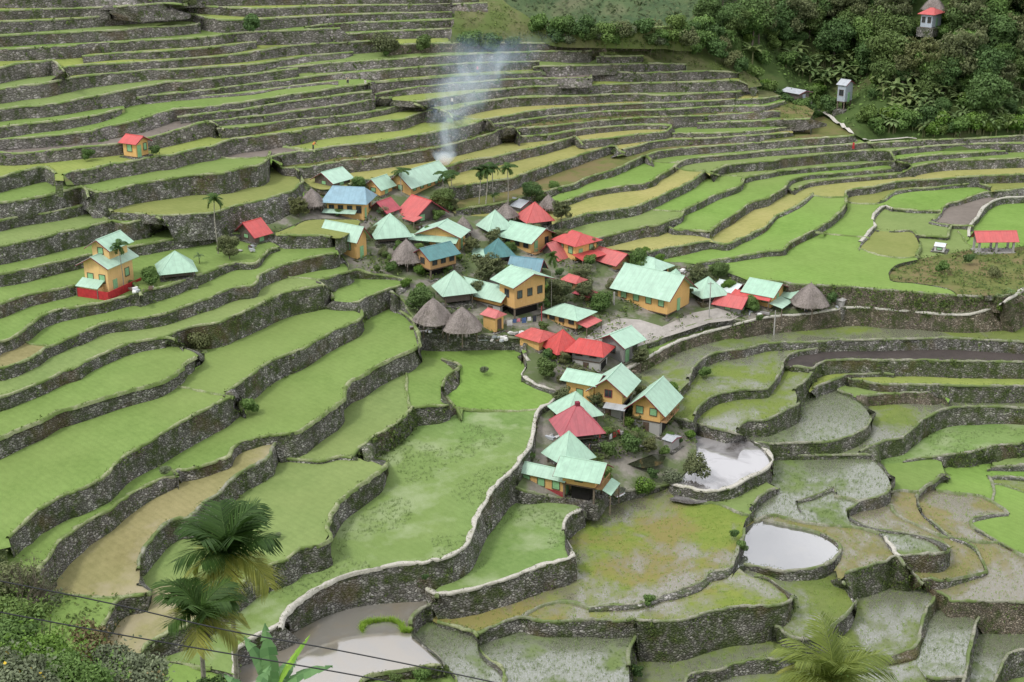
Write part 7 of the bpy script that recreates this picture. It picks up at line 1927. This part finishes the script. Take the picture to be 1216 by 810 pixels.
# bushes on the near bank
def fg_bush(label,u,v,D,rpx,mat,seed,n=5200,leaf=.115,flat=.85,name='bush',flower=None):
    c=cam_pt(u,v,D); k=D/F; R=rpx*k; r=np.random.default_rng(seed)
    bz=bankz(c.x,c.y)-.2; root=empty(name,(c.x,c.y,bz)); tag(root,label,'bush'); h=c.z-bz
    lobes=[(0,0,h,R*.7)]; tb=MB()
    for i in range(8):
        a=i*.785+r.uniform(-.3,.3); q=R*r.uniform(.35,.75); z=h+R*r.uniform(-.35,.4); lobes.append((math.cos(a)*q,math.sin(a)*q,z,R*r.uniform(.25,.45)))
        tb.bar((0,0,0),(math.cos(a)*q,math.sin(a)*q,z),.035,5,.012)
    tb.build('stems','bark',root)
    P,d,t=crown_pts(lobes,n,r,flat)
    # stray shoots
    m=int(n*.12); th=r.uniform(0,6.28,m); rr=R*r.uniform(.8,1.25,m); P2=np.stack([np.cos(th)*rr,np.sin(th)*rr*.8,h+R*r.uniform(-.2,.75,m)],1); P2=P2[r.random(m)>.5]
    P=np.concatenate([P,P2]); d=np.concatenate([d,r.normal(size=P2.shape)]); t=np.concatenate([t,r.uniform(.4,1,len(P2))])
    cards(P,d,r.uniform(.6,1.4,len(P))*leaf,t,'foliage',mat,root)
    if flower:
        Q,d,t=crown_pts([(l[0],l[1],l[2],l[3]*1.05) for l in lobes],60,r,flat); cards(Q,d,.12,np.ones(len(Q)),'flowers',flower,root,aspect=.9)
    return root
leaf_mat('flower_yellow',(.7,.42,.03),(.85,.6,.05),wa=0); leaf_mat('flower_pale',(.6,.42,.18),(.75,.6,.3),wa=0)
fg_bush('dark green bush at the left edge above the flowers',8,765,44,42,'leaf_mid',1)
fg_bush('light leafy bush at the lower left beside the pale twigs',50,785,42,46,'leaf_bright',2)
fg_bush('big mid green bush at the lower left corner',92,815,40,48,'leaf_mid',3,6500)
fg_bush('grey green bush right of the big corner bush',140,805,42,42,'leaf_grey',4)
fg_bush('low bush with yellow flowers in the bottom left corner',20,815,39,45,'leaf_grey',5,flower='flower_yellow')
fg_bush('thin brown green shrub rising left of the lower palm',108,765,47,30,'leaf_brown',6,1500)
fg_bush('feathery grey bush at the left edge under the stone wall',10,690,52,34,'leaf_olive',7,3800)
fg_bush('light green bush under the pale twigs at the left edge',20,735,47,36,'leaf_mid',21,3500)
fg_bush('dry thin bush in front of the lower left wall corner',38,705,53,30,'leaf_grey',8,1500)
fg_bush('low bush with pale blossoms below the lower palm',165,812,41,32,'leaf_grey',9,flower='flower_pale')
fg_bush('bush behind the banana leaves at the bottom',255,828,44,26,'leaf_dark',10,3000)
fg_bush('bush at the foot of the right foreground palm',1040,838,60,40,'leaf_mid',12,2500)
# bare pale twigs
tw=MB(); r=random.Random(3)
base=cam_pt(15,745,50); 
def twig(p,d,l,rad,n):
    q=p+d*l; tw.bar(p,q,rad,5,rad*.7)
    if n>0:
        for _ in range(3): twig(p.lerp(q,r.uniform(.5,1)),(d+Vector((r.uniform(-.6,.6),r.uniform(-.5,.5),r.uniform(-.35,.5)))).normalized(),l*r.uniform(.55,.8),rad*.62,n-1)
for i in range(5): twig(Vector((0,0,0)),Vector((r.uniform(.15,.9),r.uniform(-.3,.3),r.uniform(.4,.9))).normalized(),r.uniform(.9,1.3),.022,4)
t_=tw.build('dead_branches','bark',None,tuple(base)); tag(t_,'bare pale twigs in front of the lower left stone wall','branches')
# two cables
simple('cable',(.03,.03,.035),.5,.2)
def wire(label,pts,D):
    P=[cam_pt(u,v,d) for (u,v),d in zip(pts,D)]
    # sagging smooth curve
    mb=[];out=[]
    Q=[tuple(p) for p in P]
    c=catmull([np.array(q) for q in Q],.6)
    mb=MB(); 
    for a,b in zip(c[:-1],c[1:]): mb.bar(tuple(a),tuple(b),.017,6)
    o=mb.build('cable','cable'); tag(o,label,'cable')
wire('upper black cable crossing the lower left corner',[(-60,678),(0,690),(133,717),(267,748),(400,772),(590,811),(760,850)],[36,36,36,36,36,36,36])
wire('lower black cable crossing the lower left corner',[(-60,715),(0,727),(133,752),(253,773),(400,798),(560,828),(700,856)],[35,35,35,35,35,35,35])
# smoke
def smoke():
    b=ground(527,196) or Vector(unproj(527,196,-58)); k=b.length/F
    me=MB()
    H=150*k/.93; 
    n=16; rings=[]
    vs=[];fs=[]
    prof=[(0,.8,0),(.08,2.4,.2),(.25,4.8,1.0),(.5,8,3.2),(.75,10.5,6.5),(1.0,12,10.5),(1.08,6,11.5)]
    for t,rad,dx in prof:
        for i in range(n):
            a=6.283*i/n; vs.append((dx+rad*math.cos(a),rad*math.sin(a)*.7,H*t))
    for j in range(len(prof)-1):
        for i in range(n): a=j*n+i;c=j*n+(i+1)%n; fs.append((a,c,c+n,a+n))
    fs.append(tuple(reversed(range(n)))); fs.append(tuple((len(prof)-1)*n+i for i in range(n)))
    m=bpy.data.materials.new('smoke'); m.use_nodes=True; nt=m.node_tree; nt.nodes.clear(); k_=NB(nt)
    out=k_.n('ShaderNodeOutputMaterial'); vp=k_.n('ShaderNodeVolumeScatter'); k_.link(vp.outputs[0],out.inputs['Volume'])
    vp.inputs['Color'].default_value=(.58,.75,1.0,1); vp.inputs['Anisotropy'].default_value=.1
    p=k_.obj(); sp=k_.n('ShaderNodeSeparateXYZ'); k_.link(p,sp.inputs[0])
    zt=k_.math('DIVIDE',sp.outputs[2],H)
    # distance from the leaning axis
    ax=k_.math('MULTIPLY',k_.math('POWER',k_.math('MAXIMUM',zt,0.0),1.6),10.5)
    dx=k_.math('SUBTRACT',sp.outputs[0],ax); rr=k_.math('ADD',k_.math('MULTIPLY',zt,10.5),1.5)
    d=k_.math('SQRT',k_.math('ADD',k_.math('POWER',k_.math('DIVIDE',dx,rr),2.0),k_.math('POWER',k_.math('DIVIDE',sp.outputs[1],k_.math('MULTIPLY',rr,.7)),2.0)))
    fall=k_.map(d,.1,1.0,1,0); nz=k_.noise(k_.scale(p,(1,1,.8)),.20,5,.62,1.2); nn2=k_.map(nz,.42,.68,0,1)
    hgt=k_.map(zt,.0,.95,1.0,.0); base=k_.map(zt,0,.10,5,0)
    den=k_.math('MULTIPLY',k_.math('MULTIPLY',fall,nn2),k_.math('MULTIPLY',hgt,1.0))
    den=k_.math('ADD',den,k_.math('MULTIPLY',k_.math('MULTIPLY',fall,base),.8))
    k_.link(den,vp.inputs['Density'])
    o=meshobj('smoke_plume',vs,fs,m,loc=tuple(b)); tag(o,'thin blue grey smoke drifting up from a fire above the long hall','smoke')
smoke()
# people
simple('skin',(.30,.17,.11),.6,.1,4); simple('hair',(.015,.012,.01),.7,.2,4)
for nm,c in (('cloth_white',(.7,.7,.68)),('cloth_red',(.5,.04,.05)),('cloth_dark',(.04,.045,.06)),('cloth_pink',(.65,.22,.28)),('cloth_blue',(.08,.14,.3)),('cloth_orange',(.6,.25,.08))): simple(nm,c,.85,.15,5)
def person(label,u,v,top,bottom,face=0.0,bend=0.0,zf_=None,stride=.12):
    g=at_base(u,v,zf_); root=empty('person',tuple(g),face); tag(root,label,'person')
    J={}; s=1.0
    fwd=Vector((0,-1,0))
    hip=Vector((0,0,.84)); ch=hip+Vector((0,-math.sin(bend)*.45,math.cos(bend)*.45)); nk=hip+Vector((0,-math.sin(bend)*.58,math.cos(bend)*.56)); hd=hip+Vector((0,-math.sin(bend)*.72,math.cos(bend)*.70))
    verts=[hip,ch,nk,hd,hd+Vector((0,-.01,.10))]; rad=[.13,.15,.06,.095,.07]; ed=[(0,1),(1,2),(2,3),(3,4)]
    for sx in (-1,1):
        b=len(verts); fy=stride*sx
        verts+=[Vector((sx*.09,0,.80)),Vector((sx*.10,-fy*.6-.02,.44)),Vector((sx*.10,-fy+.03,.07)),Vector((sx*.11,-fy-.12,.035))]; rad+=[.085,.058,.042,.04]; ed+=[(0,b),(b,b+1),(b+1,b+2),(b+2,b+3)]
        b=len(verts); sh=ch+Vector((sx*.17,0,.06)); el=sh+Vector((sx*.05,-.04-.1*bend,-.27)); wr=el+Vector((0,-.12-.15*bend,-.20))
        verts+=[sh,el,wr,wr+Vector((0,-.03,-.08))]; rad+=[.055,.042,.03,.028]; ed+=[(1,b),(b,b+1),(b+1,b+2),(b+2,b+3)]
    me=bpy.data.meshes.new('body'); me.from_pydata([tuple(q) for q in verts],ed,[]); o=bpy.data.objects.new('body',me); link(o); o.parent=root
    sk=o.modifiers.new('s','SKIN'); 
    for i,q in enumerate(me.skin_vertices[0].data): q.radius=(rad[i],rad[i]); q.use_root=(i==0)
    o.modifiers.new('d','SUBSURF').levels=1; o.modifiers['d'].render_levels=1; me.materials.append(M['skin'])
    def shell(name,a,b,r0,r1,mat,n=10):
        MB().bar(a,b,r0,n,r1).build(name,mat,root,smooth=False)
    shell('shirt',hip+Vector((0,0,.02)),ch+Vector((0,0,.10)),.17,.19,top)
    for sx in (-1,1): shell('trouser_leg',Vector((sx*.09,0,.86)),Vector((sx*.10,-stride*sx*.8,.20)),.12,.08,bottom)
    MB().bar(tuple(hd+Vector((0,.015,.02))),tuple(hd+Vector((0,.01,.15))),.115,10,.07).build('hair','hair',root)
PP2=[('person in blue walking across the village square',765,392,'cloth_blue','cloth_dark',.8),('person in white standing before the small red roofed hut',845,380,'cloth_white','cloth_dark',.2),('person in dark clothes in the yard of the lower village',700,540,'cloth_dark','cloth_dark',1.0)]
for a in ((('person in white standing on a high wall at the upper left',181,88,'cloth_white','cloth_dark',.3),('person bending in a paddy path in white, upper middle',413,100,'cloth_white','cloth_dark',.2,.9),('person in a white shirt on the wall right of the pair',434,105,'cloth_white','cloth_blue',1.2),
 ('person in white standing below the far walls near the smoke',537,126,'cloth_white','cloth_dark',0),('person in pink on the terrace behind the smoke',567,88,'cloth_pink','cloth_dark',.4),('person in an orange shirt crouching at the mud paddy edge',372,178,'cloth_orange','cloth_dark',2,.9),
 ('person in red standing in the yard of the lower village',711,527,'cloth_red','cloth_dark',.5),('person in dark clothes standing by the thatched hut at the east tip',957,372,'cloth_blue','cloth_dark',0),
 ('person in a red top beside the path at the foot of the hill',1013,178,'cloth_red','cloth_red',.3))+tuple(PP2[2:])):
    person(a[0],a[1],a[2],a[3],a[4],a[5],a[6] if len(a)>6 else 0.0)
# washing lines, posts, yard things
def washing(label,u0,v0,u1,v1,hp,cols,seed=0):
    a=at_base(u0,v0); k=a.length/F; b=Vector(unproj(u1,v1,a.z)); h=hp*k; r=random.Random(seed)
    root=empty('washing_line',tuple(a)); tag(root,label,'washing line'); d=b-a; n=d.normalized()
    for q in (Vector((0,0,0)),d): MB().bar(q+Vector((0,0,-.6)),q+Vector((0,0,h+.1)),.05,6).build('post','post_wood',root)
    MB().bar(Vector((0,0,h)),d+Vector((0,0,h)),.01,4).build('line','cable',root)
    x=.3
    while x<d.length-.6:
        w=r.uniform(.4,.8); l=r.uniform(.5,.9); m=MB(); p=n*x; q=n*(x+w); s=n.cross(Vector((0,0,1)))*.05
        m.quad(p+Vector((0,0,h)),q+Vector((0,0,h)),q+Vector((0,0,h-l))+s,p+Vector((0,0,h-l))-s); m.build('cloth',r.choice(cols),root); x+=w+r.uniform(.05,.3)
washing('white washing hung below the right wing of the long house',588,404,612,401,9,['cloth_white','cloth_white','cloth_blue'],1)
washing('washing hung under the posts of the long house',600,388,640,382,8,['cloth_white','cloth_pink','cloth_blue','cloth_dark'],2)
washing('red washing drying in the lower village yard',722,527,737,519,11,['cloth_red','cloth_white','cloth_red'],3)
def pole(label,u,v,hp,r=.09,mat='post_concrete'):
    g=at_base(u,v); k=g.length/F; root=empty('utility_pole',tuple(g)); tag(root,label,'pole')
    MB().bar((0,0,-.8),(0,0,hp*k),r,8,r*.7).build('shaft',mat,root); MB().bar((-.45,0,hp*k-.3),(.45,0,hp*k-.3),.04,5).build('crossarm','post_wood',root)
pole('tall grey pole on the village square',842,377,44); pole('pale pole at the east end below the lean to',919,396,28,.12); pole('short concrete pillar left of the long hall',724,360,14,.16); pole('second short concrete pillar left of the long hall',729,362,16,.16); pole('red pole under the right wing of the long house',643,392,30,.1,'wall_maroon')
# lumber, sheets and baskets lying about
def junk(label,u,v,seed,n,cols,spread=1.4,name='scrap_pile'):
    g=at_base(u,v); r=random.Random(seed); root=empty(name,tuple(g)); tag(root,label,'scrap')
    for i in range(n):
        w,d,h=r.uniform(.3,1.3),r.uniform(.1,.6),r.uniform(.05,.4); x,y=r.uniform(-spread,spread),r.uniform(-spread*.7,spread*.7); m=MB().box(-w/2,w/2,-d/2,d/2,0,h)
        o=m.build('plank' if h<.15 else 'crate',r.choice(cols),root); o.location=(x,y,.01+i*.002); o.rotation_euler=(0,0,r.uniform(0,3))
JC=['post_wood','trim_wood','wall_grey','roof_tin','post_concrete','cloth_white']
for a in (('scrap timber beside the big red pyramid roof',661,520,1,14),('planks and sheets in front of the white walled house',760,530,2,14),('clutter behind the tall mint pyramid',655,545,3,12),('timber stacked by the concrete house',745,445,4,10),('boards lying by the two big thatched huts',500,392,5,10),('clutter beside the tall orange terrace house',168,344,6,8),('timber pile behind the mint pyramid on the square',815,322,7,12),('boxes under the red lean to at the east end',900,372,8,8),('boards left of the tilted red roof',292,296,9,8),('things piled beside the thatched hut at the east tip',985,364,10,7),('scrap beside the wide red gable roof',505,270,11,8),('white sheets in the yard of the lower village',725,515,12,10)): junk(*a,JC)
for i,(u,v) in enumerate(((613,395),(596,404),(576,402))): junk(('stones and boards under the washing, right heap','stones and boards under the washing, middle heap','stones and boards under the washing, left heap')[i],u,v,20+i,9,JC)
# ------------------------------------------------------------------ camera, light, sky
cam=bpy.data.cameras.new('camera'); co=bpy.data.objects.new('camera',cam); link(co)
cam.sensor_width=36.0; cam.sensor_fit='HORIZONTAL'; cam.lens=36.0*F/1216.0
cam.clip_start=.5; cam.clip_end=6000
co.location=(0,0,0); co.rotation_euler=(math.radians(90)-PITCH,0,0)
scene.camera=co
W_=bpy.data.worlds.new('World'); scene.world=W_; W_.use_nodes=True
nt=W_.node_tree; nt.nodes.clear(); k=NB(nt)
sky=k.n('ShaderNodeTexSky',sky_type='NISHITA'); sky.sun_disc=False
SUN_EL,SUN_ROT=math.radians(52),math.radians(-125)
sky.sun_elevation=SUN_EL; sky.sun_rotation=SUN_ROT; sky.air_density=1.0; sky.dust_density=3.0; sky.altitude=1000
hs=k.n('ShaderNodeHueSaturation'); k.link(sky.outputs[0],hs.inputs['Color']); hs.inputs['Saturation'].default_value=.42
# cloud cover, white and soft
tc=k.n('ShaderNodeTexCoord'); cl=k.noise(k.scale(tc.outputs['Generated'],(1,1,2.2)),2.2,6,.6,.4)
cm=k.mix(k.map(cl,.36,.62,.25,.95),hs.outputs[0],(11.0,11.0,11.4))
bg=k.n('ShaderNodeBackground'); k.link(cm,bg.inputs[0]); bg.inputs[1].default_value=.165
out=k.n('ShaderNodeOutputWorld'); k.link(bg.outputs[0],out.inputs[0])
sun=bpy.data.lights.new('sun','SUN'); sun.energy=1.8; sun.angle=math.radians(10); sun.color=(1,.965,.91)
so=bpy.data.objects.new('sun',sun); link(so)
# direction towards the sun
az=SUN_ROT
sd=Vector((math.sin(az)*math.cos(SUN_EL),math.cos(az)*math.cos(SUN_EL),math.sin(SUN_EL)))
so.rotation_euler=sd.to_track_quat('Z','Y').to_euler(); so.location=(0,100,120)
scene.view_settings.view_transform='Standard'; scene.view_settings.look='None'; scene.view_settings.exposure=0
scene.cycles.max_bounces=6; scene.cycles.volume_bounces=2; scene.cycles.diffuse_bounces=2; scene.cycles.glossy_bounces=3; scene.cycles.transparent_max_bounces=12
